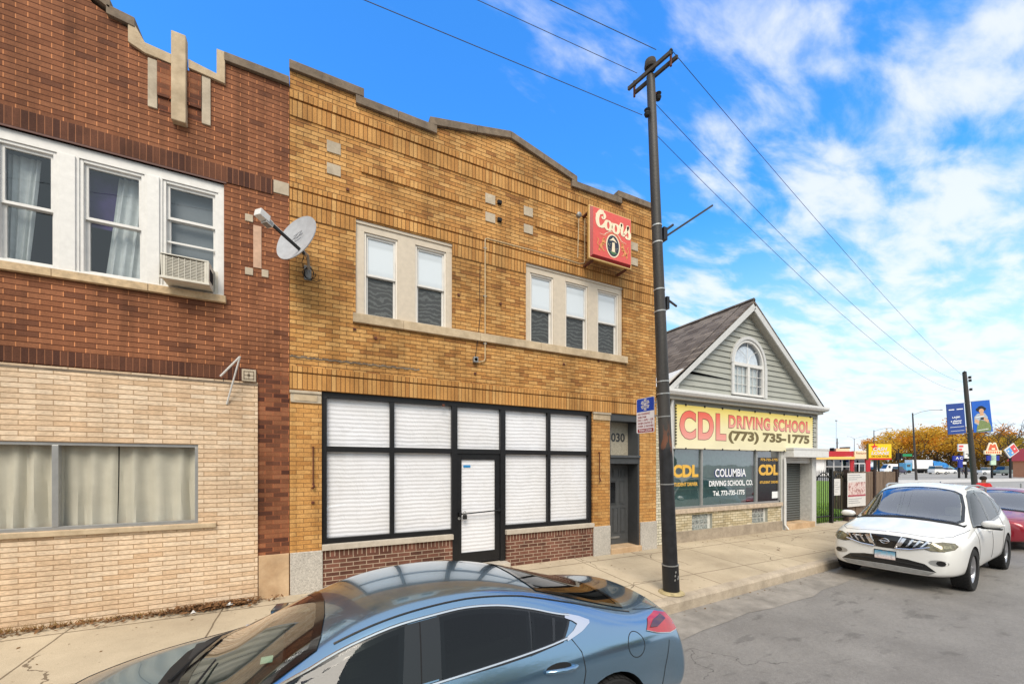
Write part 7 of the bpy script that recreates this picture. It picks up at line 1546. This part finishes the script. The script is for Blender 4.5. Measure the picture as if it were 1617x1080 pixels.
def cash_sign():
    t = 45; s = SC_(t); o = gnd(1386, t); X = lambda px: (px - 1386) * s; Z = lambda py: zat(py, t) - RZ
    e = thing('pylon_sign', tuple(o), 'yellow cash loans sign with a red star, on a dark post above the wooden fence', 'sign', -YAW); yl = simple('sign_yellow', (240, 196, 20), .4, noise=.04); rd = simple('sign_bright_red', (206, 36, 30), .4, noise=0); wh = M['white']
    m = MB(); lbox(m, o, X(1381), X(1383.5), -.1, .1, 0, Z(726), M['black']); lbox(m, o, X(1387), X(1388), -.1, .1, 0, Z(726), M['black']); m.obj('post', e)
    m = MB(); lbox(m, o, X(1369.5), X(1406.5), -.12, .12, Z(726), Z(700.5), simple('sign_casing', (120, 90, 20), .5)); b = m.obj('sign_box', e); m = MB(); lbox(m, o, X(1370.2), X(1405.8), -.14, -.12, Z(723), Z(701), yl); lbox(m, o, X(1370.2), X(1405.8), -.14, -.12, Z(725.6), Z(723.1), rd); f = m.obj('sign_face', b)
    fr = frl(o - FR * .14); m = MB(); cx, cz, R0 = X(1379), Z(706), 6.5 * s
    m.add([fr(cx + (R0 if k % 2 == 0 else R0 * .42) * cos(R(90 + 36 * k)), cz + (R0 if k % 2 == 0 else R0 * .42) * sin(R(90 + 36 * k)), .01) for k in range(10)], [tuple(range(10))], rd); m.obj('red_star', f, fixn=False)
    for sx, mt, th in ((.035, rd, .015), (0, wh, .025)):
        wtext('CASH', X(1376.5) + sx, X(1399) + sx, Z(711.5) - sx * .6, Z(706.2) - sx * .6, fr, mt, 'sign_lettering', f, bold=.04, th=th, shear=.25); wtext('LOANS', X(1373.5) + sx, X(1402) + sx, Z(717.8) - sx * .6, Z(712.6) - sx * .6, fr, mt, 'sign_lettering', f, bold=.04, th=th, shear=.25)
    wtext('ON CAR TITLES', X(1374), X(1402), Z(721.6), Z(719), fr, simple('brown_sign_print', (110, 70, 20), .5, noise=0), 'sign_lettering', f, bold=.03, th=.02)
cash_sign()
def far_signs():
    t = 72; s = SC_(t); wh = M['white']; bl = simple('sign_navy', (24, 40, 140), .5, noise=0); rd = simple('sign_rose', (206, 84, 84), .5, noise=0); dk = M['dark']
    def mk(name, px, label, parts, post=None, tt=t):
        s = SC_(tt); o = gnd(px, tt); X = lambda p: (p - px) * s; Z = lambda py: zat(py, tt) - RZ; e = thing(name, tuple(o), label, 'sign', -YAW)
        m = MB(); lbox(m, o, -.12, .12, .05, .25, 0, Z(post or 715), dk); m.obj('post', e)
        for nm, (a, b, c, d), mt in parts: m = MB(); lbox(m, o, X(a), X(b), -.1, .1, Z(d), Z(c), mt); m.obj(nm, e)
        return e, o, X, Z
    e, o, X, Z = mk('pylon_sign', 1527, 'white stacked sign boards behind the banner pole', [('sign_board', (1512.5, 1532, 701, 712.5), wh), ('sign_board', (1522, 1535, 712.8, 723.5), wh)]); m = MB(); lbox(m, o, X(1513.5), X(1520), -.13, -.1, Z(706), Z(703), rd); lbox(m, o, X(1513.5), X(1518), -.13, -.1, Z(711), Z(708), rd); m.obj('red_print', e); m = MB(); lbox(m, o, X(1524), X(1533), -.13, -.1, Z(717), Z(716), dk); lbox(m, o, X(1527), X(1529), -.13, -.1, Z(720.5), Z(718), dk); m.obj('dark_print', e)
    e, o, X, Z = mk('pylon_sign', 1516, 'navy blue sign with white letters left of the banner pole base', [('sign_board', (1504.5, 1520, 719.5, 727.5), bl), ('sign_column', (1513, 1519.5, 727.5, 738), bl), ('sign_panel', (1519, 1525, 729, 733), wh)]); wtext('A C', X(1508), X(1519), Z(725), Z(721), frl(o - FR * .1), wh, 'sign_lettering', e, bold=.04, th=.02)
    # arched restaurant sign
    e, o, X, Z = mk('pylon_sign', 1568, 'cream sign board topped by a red and cream double hump, near the right edge', [('sign_board', (1554, 1580.5, 711, 717), simple('cream_board', (236, 214, 176), .5)), ('blue_band', (1558, 1577, 719, 727), bl), ('sign_column', (1564, 1572, 717, 734), simple('pale_green_board', (190, 214, 190), .5))])
    m = MB(); cm = simple('cream_hump', (244, 220, 190), .5, noise=0); om = simple('orange_hump', (206, 96, 62), .5, noise=0)
    for mt, k, d in ((cm, 1.0, .0), (om, .80, .03)):
        pts = [(-9.5 * k, 0), (-7 * k, 7 * k), (-5.2 * k, 12.2 * k), (-3 * k, 12.6 * k), (0, 10 * k), (3 * k, 12.6 * k), (5.2 * k, 12.2 * k), (7 * k, 7 * k), (9.5 * k, 0)]; s_ = SC_(t); P = [o + RT * (X(1567) + a * s_) + UP * (Z(711) + b * s_) - FR * d for a, b in pts]; m.add([p - FR * .06 for p in P] + [p + FR * .06 for p in P], [tuple(range(9)), tuple(range(17, 8, -1))] + [(i, (i + 1) % 9, 9 + (i + 1) % 9, 9 + i) for i in range(9)], mt)
    lbox(m, o, X(1564.5), X(1569.5), -.16, -.1, Z(710), Z(707.3), cm); m.obj('humped_crest', e)
    m = MB()
    for i in range(7): lbox(m, o, X(1556 + i * 3.4), X(1557.8 + i * 3.4), -.13, -.1, Z(715.5), Z(712.5), om)
    m.obj('red_print', e)
    # domino shaped diamond
    o = gnd(1597, t); s = SC_(t); X = lambda p: (p - 1597) * s; Z = lambda py: zat(py, t) - RZ; e = thing('pylon_sign', tuple(o), 'tilted square sign in white, blue and red standing over the red roof', 'sign', -YAW)
    m = MB(); lbox(m, o, -.12, .12, .05, .25, 0, Z(715), dk); m.obj('post', e); c = o + UP * Z(711.3)
    a1 = (RT * 1 + UP * .75).normalized(); a2 = (RT * -.68 + UP * 1).normalized(); h = 9.2 * s
    m = MB(); m.obox(c, a1 * h, a2 * h * .82, FR * .08, wh); b = m.obj('sign_board', e); m = MB(); m.obox(c + a1 * h * .48 - FR * .09, a1 * h * .40, a2 * h * .68, FR * .02, simple('pizza_red', (206, 70, 74), .5, noise=0)); m.obj('red_square', b); m = MB(); m.obox(c - a1 * h * .42 - FR * .09, a1 * h * .42, a2 * h * .68, FR * .02, simple('pizza_blue', (90, 150, 206), .5, noise=0)); m.obj('blue_square', b)
    for q in (a1 * .48, a1 * -.62 + a2 * .32, a1 * -.22 + a2 * -.32): m = MB(); m.lathe([(0, 0), (h * .15, 0), (h * .15, .03), (0, .03)], wh, 12, Matrix.Translation(c + q * h - FR * .12) @ (-FR).to_track_quat('Z', 'Y').to_matrix().to_4x4()); m.obj('white_dot', b)
    # green street name plate and traffic signal
    o = gnd(1419, 80); s = SC_(80); e = thing('traffic_signal', tuple(o), 'traffic signal on a mast with a green street name plate, before the orange trees', 'traffic signal', -YAW); m = MB(); m.tube([tuple(o), tuple(o + UP * (zat(708, 80) - RZ))], .1, dk, 8); m.tube([tuple(o + UP * (zat(716, 80))), tuple(o + RT * 3 + UP * zat(715, 80))], .05, dk, 6); m.obj('mast', e)
    m = MB(); lbox(m, o, 5 * s, 21 * s, -.05, .05, zat(720, 80), zat(716.2, 80), simple('street_sign_green', (30, 140, 90), .5, noise=0)); m.obj('name_plate', e); m = MB(); lbox(m, o, -4 * s, 0, -.2, .1, zat(726, 80), zat(715, 80), dk); lbox(m, o, 2 * s, 5 * s, -.2, .1, zat(724, 80), zat(716, 80), dk); m.obj('signal_head', e)
far_signs()
# ---------------------------------------------------------------- far traffic
tyr = M['tyre']
def far_vehicle(name, px0, px1, pyb, pyt, kind, col, label, cat, flip=False, ang=0):
    t = (CAMZ - RZ) * FOC / (pyb - HOR); L = (px1 - px0) * SC_(t) * .97; H = (pyb - pyt) * SC_(t); W = 1.85 if kind != 'truck' else 2.4; o = gnd((px0 + px1) / 2, t)
    e = thing(name, tuple(o), label, cat, -YAW + ang + (pi if flip else 0)); pm = simple('far_paint_' + name, col, .35, noise=0, coat=.8); dg = M['darkglass']
    prof = {'sedan': ([(-.5, .18), (-.5, .52), (-.47, .62), (-.30, .66), (.22, .66), (.46, .56), (.5, .45), (.5, .18)], [(-.33, .66), (-.22, .97), (-.12, 1), (.04, 1), (.12, .95), (.27, .64)]),
            'suv': ([(-.5, .18), (-.5, .58), (-.48, .62), (.2, .60), (.46, .54), (.5, .45), (.5, .18)], [(-.49, .62), (-.44, .95), (-.38, 1), (.02, 1), (.1, .95), (.24, .60)]),
            'van': ([(-.5, .14), (-.5, .55), (.33, .52), (.47, .42), (.5, .32), (.5, .14)], [(-.5, .55), (-.49, .96), (-.46, 1), (.1, 1), (.2, .94), (.35, .52)]),
            'pickup': ([(-.5, .22), (-.5, .60), (-.02, .62), (.22, .62), (.46, .56), (.5, .45), (.5, .22)], [(-.08, .62), (-.05, .95), (-.0, 1), (.12, 1), (.18, .95), (.27, .62)])}[kind]
    def loft(pts, ws, mat, nm, zs=1):
        m = MB(); n = len(pts); v = []
        for sgn in (-1, 1):
            for (x, z) in pts: v.append((x * L, sgn * W / 2 * ws(z), z * H))
        m.add(v, [tuple(range(n)), tuple(range(2 * n - 1, n - 1, -1))] + [(i, (i + 1) % n, n + (i + 1) % n, n + i) for i in range(n)], mat); return m.obj(nm, e, local=True, bevel=.05, smooth=True)
    loft(prof[0], lambda z: 1 if z < .6 else .96, pm, 'body'); loft(prof[1], lambda z: .93 if z < .75 else .80, pm if kind == 'van' else dg, 'cabin' if kind == 'van' else 'windows')
    tp = prof[1]; m = MB(); a = [p for p in tp if p[1] >= .94]; x0, x1 = a[0][0], a[-1][0]; m.box(x0 * L, -W * .40, H * .955, x1 * L, W * .40, H * 1.01, pm); m.obj('roof', e, local=True, bevel=.03)
    if kind == 'van': m = MB(); m.add([(.34 * L + .02, -W * .4, .56 * H), (.34 * L + .02, W * .4, .56 * H), (.21 * L + .02, W * .37, .92 * H), (.21 * L + .02, -W * .37, .92 * H)], [(0, 1, 2, 3)], dg); m.box(.08 * L, -W * .48, .6 * H, .2 * L, W * .48, .86 * H, dg); m.obj('windows', e, local=True)
    r = .34
    for x in (-.31, .32):
        for y in (-1, 1): m = MB(); m.lathe([(0, -.1), (r, -.1), (r, .1), (r * .6, .1), (r * .6, .06), (0, .06)], tyr, 16, Matrix.Translation((x * L, y * (W / 2 - .06), r)) @ Matrix.Rotation(R(-90 * y), 4, 'X')); m.lathe([(0, .08), (r * .58, .08), (r * .58, .085), (0, .085)], M['alloy'], 12, Matrix.Translation((x * L, y * (W / 2 - .06), r)) @ Matrix.Rotation(R(-90 * y), 4, 'X')); m.obj('wheel', e, local=True)
    return e
far_vehicle('parked_van', 1391, 1416, 748, 732.5, 'van', (226, 226, 226), 'white van farthest left, just right of the cash loans sign post', 'van', True)
far_vehicle('parked_car', 1373, 1384, 748, 737, 'sedan', (226, 226, 226), 'white car half hidden behind the cash loans sign post', 'car')
far_vehicle('parked_car', 1413, 1427, 748.5, 736.5, 'suv', (52, 48, 74), 'dark blue car between the white van and the box truck', 'car')
far_vehicle('parked_car', 1470, 1492, 748.6, 735.5, 'suv', (232, 230, 226), 'white estate car in front of the blue tarpaulin load', 'car')
far_vehicle('parked_car', 1488, 1506, 747.6, 738, 'sedan', (222, 224, 226), 'low white saloon right of the white estate car', 'car')
far_vehicle('parked_car', 1505, 1536, 746.8, 737.5, 'sedan', (44, 50, 74), 'dark navy saloon behind the two pedestrians', 'car')
far_vehicle('parked_car', 1544, 1566, 749, 738, 'pickup', (214, 216, 220), 'white pickup left of the double humped sign post', 'car')
far_vehicle('parked_car', 1571, 1603, 750.5, 736, 'pickup', (92, 104, 102), 'grey green pickup next to the tan building', 'car', True)
def truck():
    t = (CAMZ - RZ) * FOC / 12.0; s = SC_(t); o = gnd(1449, t); e = thing('box_truck', tuple(o), 'white box truck with a pale blue cab behind the tall street lamp', 'truck', -YAW); X = lambda px: (px - 1449) * s; Z = lambda py: zat(py, t) - RZ
    bw = simple('box_white', (222, 224, 228), .5); cb = simple('cab_blue', (90, 160, 200), .4)
    m = MB(); lbox(m, o, X(1438), X(1470), -.6, 1.8, Z(740), Z(726), bw); m.obj('cargo_box', e, bevel=.04); m = MB(); lbox(m, o, X(1428), X(1437.5), -.5, 1.7, Z(743.5), Z(731), cb); c = m.obj('cab', e, bevel=.12); m = MB(); lbox(m, o, X(1429.5), X(1435), -.53, -.45, Z(737), Z(733), M['darkglass']); m.obj('cab_window', c)
    m = MB(); lbox(m, o, X(1429), X(1470), -.3, 1.5, Z(743.5), Z(740.2), M['dark']); m.obj('chassis', e)
    for px in (1432.5, 1460, 1465):
        for y in (-.55, 1.6): p = o + RT * X(px) + FR * y + UP * .48; m = MB(); m.lathe([(0, -.14), (.48, -.14), (.48, .14), (0, .14)], tyr, 16, Matrix.Translation(p) @ FR.to_track_quat('Z', 'Y').to_matrix().to_4x4()); m.obj('wheel', e)
    o2 = gnd(1492, t + 26); e = thing('flatbed_load', tuple(o2), 'heap under bright blue tarpaulins behind the white estate car', 'tarpaulin load'); m = MB(); tb = simple('blue_tarpaulin', (30, 120, 190), .4, noise=.3, nscale=1.2); tb2 = simple('pale_tarpaulin', (110, 170, 190), .4, noise=.3, nscale=1.2); rnd = random.Random(8)
    tt = t + 26; s = SC_(tt)
    for k, (a, b, za, zb, mt) in enumerate(((1470, 1493, 726.5, 731, tb), (1484, 1512, 727, 741, tb2))):
        N_ = 14; v = []
        for i in range(N_ + 1):
            u = i / N_; px = a + (b - a) * u; zt = zat(za + (zb - za) * u + rnd.uniform(-.6, .6), tt)
            for dy, f in ((-1.2, .0), (-1.0, .75), (-.2, 1.0), (1.0, .9), (1.3, .0)): q = gnd(px, tt); v.append(q + FR * (dy + k * .4) + UP * (zt * f + rnd.uniform(-.08, .08) * (f > 0)))
        m2 = MB(); m2.add(v, [(i * 5 + j, i * 5 + j + 1, (i + 1) * 5 + j + 1, (i + 1) * 5 + j) for i in range(N_) for j in range(4)], mt); m2.obj('tarpaulin', e, smooth=True, fixn=False)
truck()
# ---------------------------------------------------------------- people
def person(base, h, rot, label, top, bottom, hair, pose='walk', part=True):
    e = thing('person', tuple(base), label, 'person', rot); k = h / 1.72
    def skin(nodes, edges, mat, name, par, sub=2):
        me = bpy.data.meshes.new(name); me.from_pydata([tuple(Vector(n[0]) * k) for n in nodes], edges, []); o = link(bpy.data.objects.new(name, me)); md = o.modifiers.new('s', 'SKIN')
        for v, n in zip(me.skin_vertices[0].data if me.skin_vertices else [], nodes): v.radius = (n[1] * k, n[1] * k)
        if not me.skin_vertices:
            bm = bmesh.new(); bm.from_mesh(me); l = bm.verts.layers.skin.verify(); bm.verts.ensure_lookup_table()
            for v, n in zip(bm.verts, nodes): v[l].radius = (n[1] * k, n[1] * k)
            bm.verts[0][l].use_root = True; bm.to_mesh(me); bm.free()
        s2 = o.modifiers.new('u', 'SUBSURF'); s2.levels = sub; bpy.context.view_layer.update()
        ev = bpy.data.meshes.new_from_object(o.evaluated_get(bpy.context.evaluated_depsgraph_get())); bpy.data.objects.remove(o); ev.materials.clear(); ev.materials.append(mat)
        for p in ev.polygons: p.use_smooth = True
        o = link(bpy.data.objects.new(name, ev)); o.parent = par or e; return o
    st = .16 if pose == 'walk' else .04
    N_ = [((0, 0, .95), .13), ((0, 0, 1.15), .125), ((0, 0, 1.36), .15), ((0, 0, 1.47), .06), ((0, .01, 1.56), .075), ((0, .015, 1.65), .08),
          ((.17, 0, 1.40), .06), ((.27, -.02, 1.18), .045), ((.25, .12, .98), .035), ((.24, .16, .92), .03), ((-.17, 0, 1.40), .06), ((-.27, .0, 1.18), .045), ((-.25, .10, .98), .035), ((-.24, .14, .92), .03),
          ((.09, 0, .88), .095), ((.10, st, .50), .065), ((.10, st - .08, .09), .045), ((.10, st + .08, .04), .035), ((-.09, 0, .88), .095), ((-.10, -st * .6, .50), .065), ((-.10, -st - .1, .10), .045), ((-.10, -st + .06, .04), .035)]
    E_ = [(0, 1), (1, 2), (2, 3), (3, 4), (4, 5), (2, 6), (6, 7), (7, 8), (8, 9), (2, 10), (10, 11), (11, 12), (12, 13), (0, 14), (14, 15), (15, 16), (16, 17), (0, 18), (18, 19), (19, 20), (20, 21)]
    sk = simple('skin', (150, 104, 78), .6, noise=.05) if 'skin' not in bpy.data.materials else bpy.data.materials['skin']
    skin(N_, E_, sk, 'body', e)
    g = 1.16; tn = [((0, 0, .92), .15), ((0, 0, 1.15), .15), ((0, 0, 1.37), .17), ((0, 0, 1.455), .075), ((.18, 0, 1.40), .078), ((.28, -.02, 1.18), .062), ((.255, .11, 1.0), .05), ((-.18, 0, 1.40), .078), ((-.28, 0, 1.18), .062), ((-.255, .09, 1.0), .05)]
    skin(tn, [(0, 1), (1, 2), (2, 3), (2, 4), (4, 5), (5, 6), (2, 7), (7, 8), (8, 9)], top, 'jacket', e)
    skin([((0, 0, .95), .14), ((.09, 0, .86), .11), ((.10, st, .50), .08), ((.10, st - .08, .12), .06), ((-.09, 0, .86), .11), ((-.10, -st * .6, .50), .08), ((-.10, -st - .1, .13), .06)], [(0, 1), (1, 2), (2, 3), (0, 4), (4, 5), (5, 6)], bottom, 'trousers', e)
    m = MB(); m.lathe([(0, -.02), (.09, -.03), (.115, .03), (.10, .10), (.05, .14), (0, .145)], hair, 16, Matrix.Scale(k, 4) @ Matrix.Translation((0, -.015, 1.62))); m.obj('hair', e, local=True, smooth=True)
    if h > 1.5 and part:
        m = MB(); 
        for x in (-.03, .03): m.lathe([(0, -.01), (.012, 0), (0, .01)], M['dark'], 8, Matrix.Scale(k, 4) @ Matrix.Translation((x, .088, 1.60)))
        m.obox(Vector((0, .098, 1.575)) * k, Vector((.01, 0, 0)), Vector((0, .014, 0)), Vector((0, 0, .02)), sk); m.obox(Vector((0, .088, 1.535)) * k, Vector((.02, 0, 0)), Vector((0, .004, 0)), Vector((0, 0, .004)), simple('lips', (120, 60, 54), .6, noise=0)); m.obj('face', e, local=True)
redj = simple('red_jacket', (196, 24, 28), .8, noise=.15); dkt = simple('dark_trousers', (34, 36, 46), .85); hr = simple('dark_hair', (34, 26, 22), .9); gyj = simple('grey_jacket', (70, 72, 84), .85)
p = T(1553, HOR, 17.6); person((p.x, p.y, RZ), 1.80, pi - R(40), 'person in a red jacket standing in the street beyond the red car', redj, dkt, hr, 'stand')
for px, l in ((1521.5, 'pedestrian in dark clothes on the left of a pair crossing the far street'), (1526, 'pedestrian in dark clothes on the right of a pair crossing the far street')):
    p = gnd(px, 98); person(tuple(p), 1.7, pi / 2 - YAW, l, gyj, dkt, hr, part=False)
def bollard():
    p = gnd(1485, 38); m = MB(); m.tube([tuple(p), tuple(p + UP * .75)], .05, simple('blue_grey_post', (96, 104, 130), .6), 8); tag(m.obj('marker_post'), 'short blue grey marker post at the end of the grass strip', 'post')
    p = T(1612, HOR, 22); m = MB(); m.tube([(p.x, p.y, RZ), (p.x, p.y, 1.25)], .03, M['galv'], 8); tag(m.obj('marker_post'), 'thin grey post above the red car roof at the right edge', 'post')
bollard()
# ---------------------------------------------------------------- autumn trees
def leafmat(name, cols):
    n = NT(name); g = n.N.new('ShaderNodeObjectInfo'); f = n.noise(.55, 3, .6); f2 = n.noise(3.5, 2, .6); c = n.mix(.5, n.ramp(f, [(.3, hexc(*cols[0])), (.5, hexc(*cols[1])), (.7, hexc(*cols[2]))]), n.ramp(f2, [(.35, hexc(*cols[0])), (.65, hexc(*cols[2]))])); n.col(c).set(Roughness=.8, Specular_IOR_Level=.2); tl = n.N.new('ShaderNodeBsdfTranslucent'); n.L.new(c, tl.inputs[0]); mx = n.N.new('ShaderNodeMixShader'); mx.inputs[0].default_value = .45; n.L.new(n.b.outputs[0], mx.inputs[1]); n.L.new(tl.outputs[0], mx.inputs[2]); n.L.new(mx.outputs[0], n.out.inputs[0]); return n.mat
bark = simple('bark', (66, 54, 46), .95, noise=.3)
LV = [leafmat('golden_leaves', ((166, 120, 34), (222, 172, 50), (240, 200, 86))), leafmat('orange_leaves', ((172, 106, 30), (218, 148, 46), (236, 178, 72))), leafmat('olive_leaves', ((112, 100, 30), (164, 144, 48), (206, 170, 70)))]
def make_tree(px, t, H, W, lm, label, seed, leaves=1500, bare=False, base=None, kind='tree'):
    rnd = random.Random(seed); e = thing('autumn_tree' if not bare else 'bare_tree', base or tuple(gnd(px, t)), label, 'tree', 0, 'trees beyond the junction')
    m = MB(); tips = []
    def limb(p, d, l, r, n):
        q = p + d * l; mid = (p + q) / 2 + Vector((rnd.uniform(-1, 1), rnd.uniform(-1, 1), rnd.uniform(-.3, .6))) * l * .09; m.tube([tuple(p), tuple(mid), tuple(q)], [r, r * .85, r * .62], bark, 6 if r > .06 else 4, cap=False)
        if n == 0: tips.append(q); return
        if n <= 2: tips.append(mid)
        for i in range(rnd.choice((2, 3))):
            a = rnd.uniform(0, 6.28); s = rnd.uniform(.45, .95); dd = (d + Vector((cos(a) * s, sin(a) * s, rnd.uniform(-.15, .35)))).normalized(); limb(q, dd, l * rnd.uniform(.62, .82), r * .6, n - 1)
    o = Vector((0, 0, 0)); m.tube([(0, 0, -.1), (.05, 0, H * .14), (0, .05, H * .20)], [H * .024, H * .018, H * .016], bark, 9, cap=False)
    for i in range(4): a = i * 1.57 + rnd.uniform(-.4, .4); limb(Vector((0, .05, H * rnd.uniform(.13, .2))), Vector((cos(a) * W / H * 1.15, sin(a) * W / H * 1.15, .9)).normalized(), H * .27, H * .012, 4 if bare else 3)
    m.obj('trunk', e, local=True, smooth=True)
    if not bare:
        c = MB(); vs = []; fs = []
        for i in range(leaves):
            tpt = rnd.choice(tips); r_ = .9 + .06 * H; q = tpt + Vector((rnd.gauss(0, .42), rnd.gauss(0, .42), rnd.gauss(0, .28))) * r_; s = rnd.uniform(.10, .24) * H / 11; a = Vector((rnd.gauss(0, 1), rnd.gauss(0, 1), rnd.gauss(0, .6))).normalized(); b = a.cross(Vector((rnd.gauss(0, 1), rnd.gauss(0, 1), rnd.gauss(0, 1)))).normalized()
            n = len(vs); vs += [q - a * s, q + b * s * .7, q + a * s, q - b * s * .7]; fs.append((n, n + 1, n + 2, n + 3))
        c.add(vs, fs, lm); c.obj('crown', e, local=True, fixn=False)
    return e
kinds = [make_tree(1436, 155, 12.5, 11, LV[0], 'golden tree right behind the tall street lamp', 1, 2900), make_tree(1480, 162, 14.5, 13, LV[1], 'tall orange tree between the street lamp and the blue banners', 2, 3300), make_tree(1557, 165, 12, 12, LV[2], 'olive and rust coloured tree above the double humped sign', 3, 3000)]
for k_ in kinds: k_.scale = (1.7,) * 3
spots = [(1406, 120, 0, .72, 'small golden tree at the left end of the tree row'), (1424, 135, 1, .95, 'orange tree behind the box truck cab'), (1458, 128, 0, 1.10, 'golden tree above the cargo box of the truck'), (1502, 116, 0, 1.02, 'golden tree behind the left blue banner'), (1522, 126, 1, 1.05, 'orange tree behind the foot of the banners'), (1536, 112, 0, .80, 'low golden tree just right of the banner pole'), (1578, 116, 2, .95, 'olive tree behind the tilted square sign'), (1600, 124, 2, 1.05, 'rust olive tree above the red roof'), (1632, 120, 1, 1.0, 'orange tree at the right edge of the picture'), (1392, 140, 2, .66, 'dull brown tree behind the yellow cash loans sign'), (1546, 140, 2, 1.1, 'tallest olive tree behind the right blue banner'), (1370, 170, 2, .7, 'far brown tree behind the restaurant roof')]
for i, (px, t, k, s, l) in enumerate(spots):
    t *= 1.38; s *= 1.65; c = copy_tree(kinds[k]); c.location = gnd(px, t); c.scale = (s, s, s); c.rotation_euler = (0, 0, i * 1.3); c['label'] = l
make_tree(1598, 140, 23, 15, None, 'tall bare tree with thin twigs rising over the right hand trees', 11, bare=True); make_tree(1574, 145, 20, 12, None, 'smaller bare tree right of the picture banner', 12, bare=True)
def undergrowth():
    rnd = random.Random(21); m = MB(); vs = []; fs = []
    for i in range(14000):
        px = rnd.uniform(1385, 1640); t = rnd.uniform(160, 190); q = gnd(px, t) + UP * (rnd.random() ** 1.1 * 8.5); s = rnd.uniform(.25, .5); a = Vector((rnd.gauss(0, 1), rnd.gauss(0, 1), rnd.gauss(0, .6))).normalized(); b = a.cross(Vector((rnd.gauss(0, 1), rnd.gauss(0, 1), rnd.gauss(0, 1)))).normalized(); n = len(vs); vs += [q - a * s, q + b * s * .7, q + a * s, q - b * s * .7]; fs.append((n, n + 1, n + 2, n + 3))
    m.add(vs, fs, leafmat('undergrowth_leaves', ((96, 82, 40), (150, 124, 52), (186, 144, 60)))); tag(m.obj('undergrowth', fixn=False), 'tangled brown and olive bushes under the row of autumn trees', 'bushes', kind='stuff')
undergrowth()

# ---------------------------------------------------------------- across the street, seen only in the glass and paintwork
def opposite():
    for i, (x, w, h, c, l) in enumerate(((-16, 12, 6.5, (120, 84, 66), 'brown brick building across the street, mirrored in car glass'), (-4, 11.5, 7.2, (110, 92, 78), 'dark brown brick building added across the street to dim the reflection in the blue car'), (10, 14, 4.6, (150, 142, 128), 'low beige building across the street, mirrored in car glass'), (30, 12, 7.5, (110, 70, 56), 'dark red brick building across the street, mirrored in car glass'))):  # second block added to close the pale sky gap in the mirrored row
        e = thing('brick_building', (x, -17, 0), l, 'building'); m = MB(); m.box(x - w / 2, -27, RZ, x + w / 2, -17, h, simple('opposite_brick_%s' % 'abcd'[i], c, .85)); m.obj('wall', e); m = MB(); m.box(x - w / 2 - .1, -27.1, h, x + w / 2 + .1, -16.9, h + .2, M['cop']); m.obj('coping_stone', e)
        k = int(w / 3)
        for j in range(k): a = x - w / 2 + .8 + j * 3; m = MB(); m.box(a, -17.05, .9, a + 1.7, -16.97, 2.6, M['darkglass']); m.obj('window', e)
    for px, py_, s, l in ((-1.5, -9.5, .75, 'dark tree across the street, mirrored in the side windows of the blue car'), (5.5, -10, .62, 'small dark tree across the street, mirrored in the rear side window of the blue car'), (19, -10, .7, 'dark tree across the street, mirrored in the side of the white crossover')):
        c = copy_tree(kinds[2]); c.location = (px, py_, .05); c.scale = (s, s, s); c['label'] = l; c['group'] = 'trees across the street'
    b = Vector((-4.2, -8.6, RZ)); e = thing('street_lamp', tuple(b), 'street lamp across the road, mirrored in the front side window of the blue car', 'street lamp'); m = MB(); m.tube([tuple(b), tuple(b + UP * 8)], [.1, .06], bpy.data.materials['dark_pole_paint'], 10); m.obj('pole', e); m = MB(); m.tube([tuple(b + UP * 7.9), tuple(b + UP * 8.5 + Vector((0, 1.2, 0))), tuple(b + UP * 8.6 + Vector((0, 2.4, 0)))], .04, M['galv'], 6); m.box(b.x - .12, b.y + 2.2, 8.5, b.x + .12, b.y + 2.9, 8.62, M['galv']); m.obj('lamp_arm', e)
opposite()
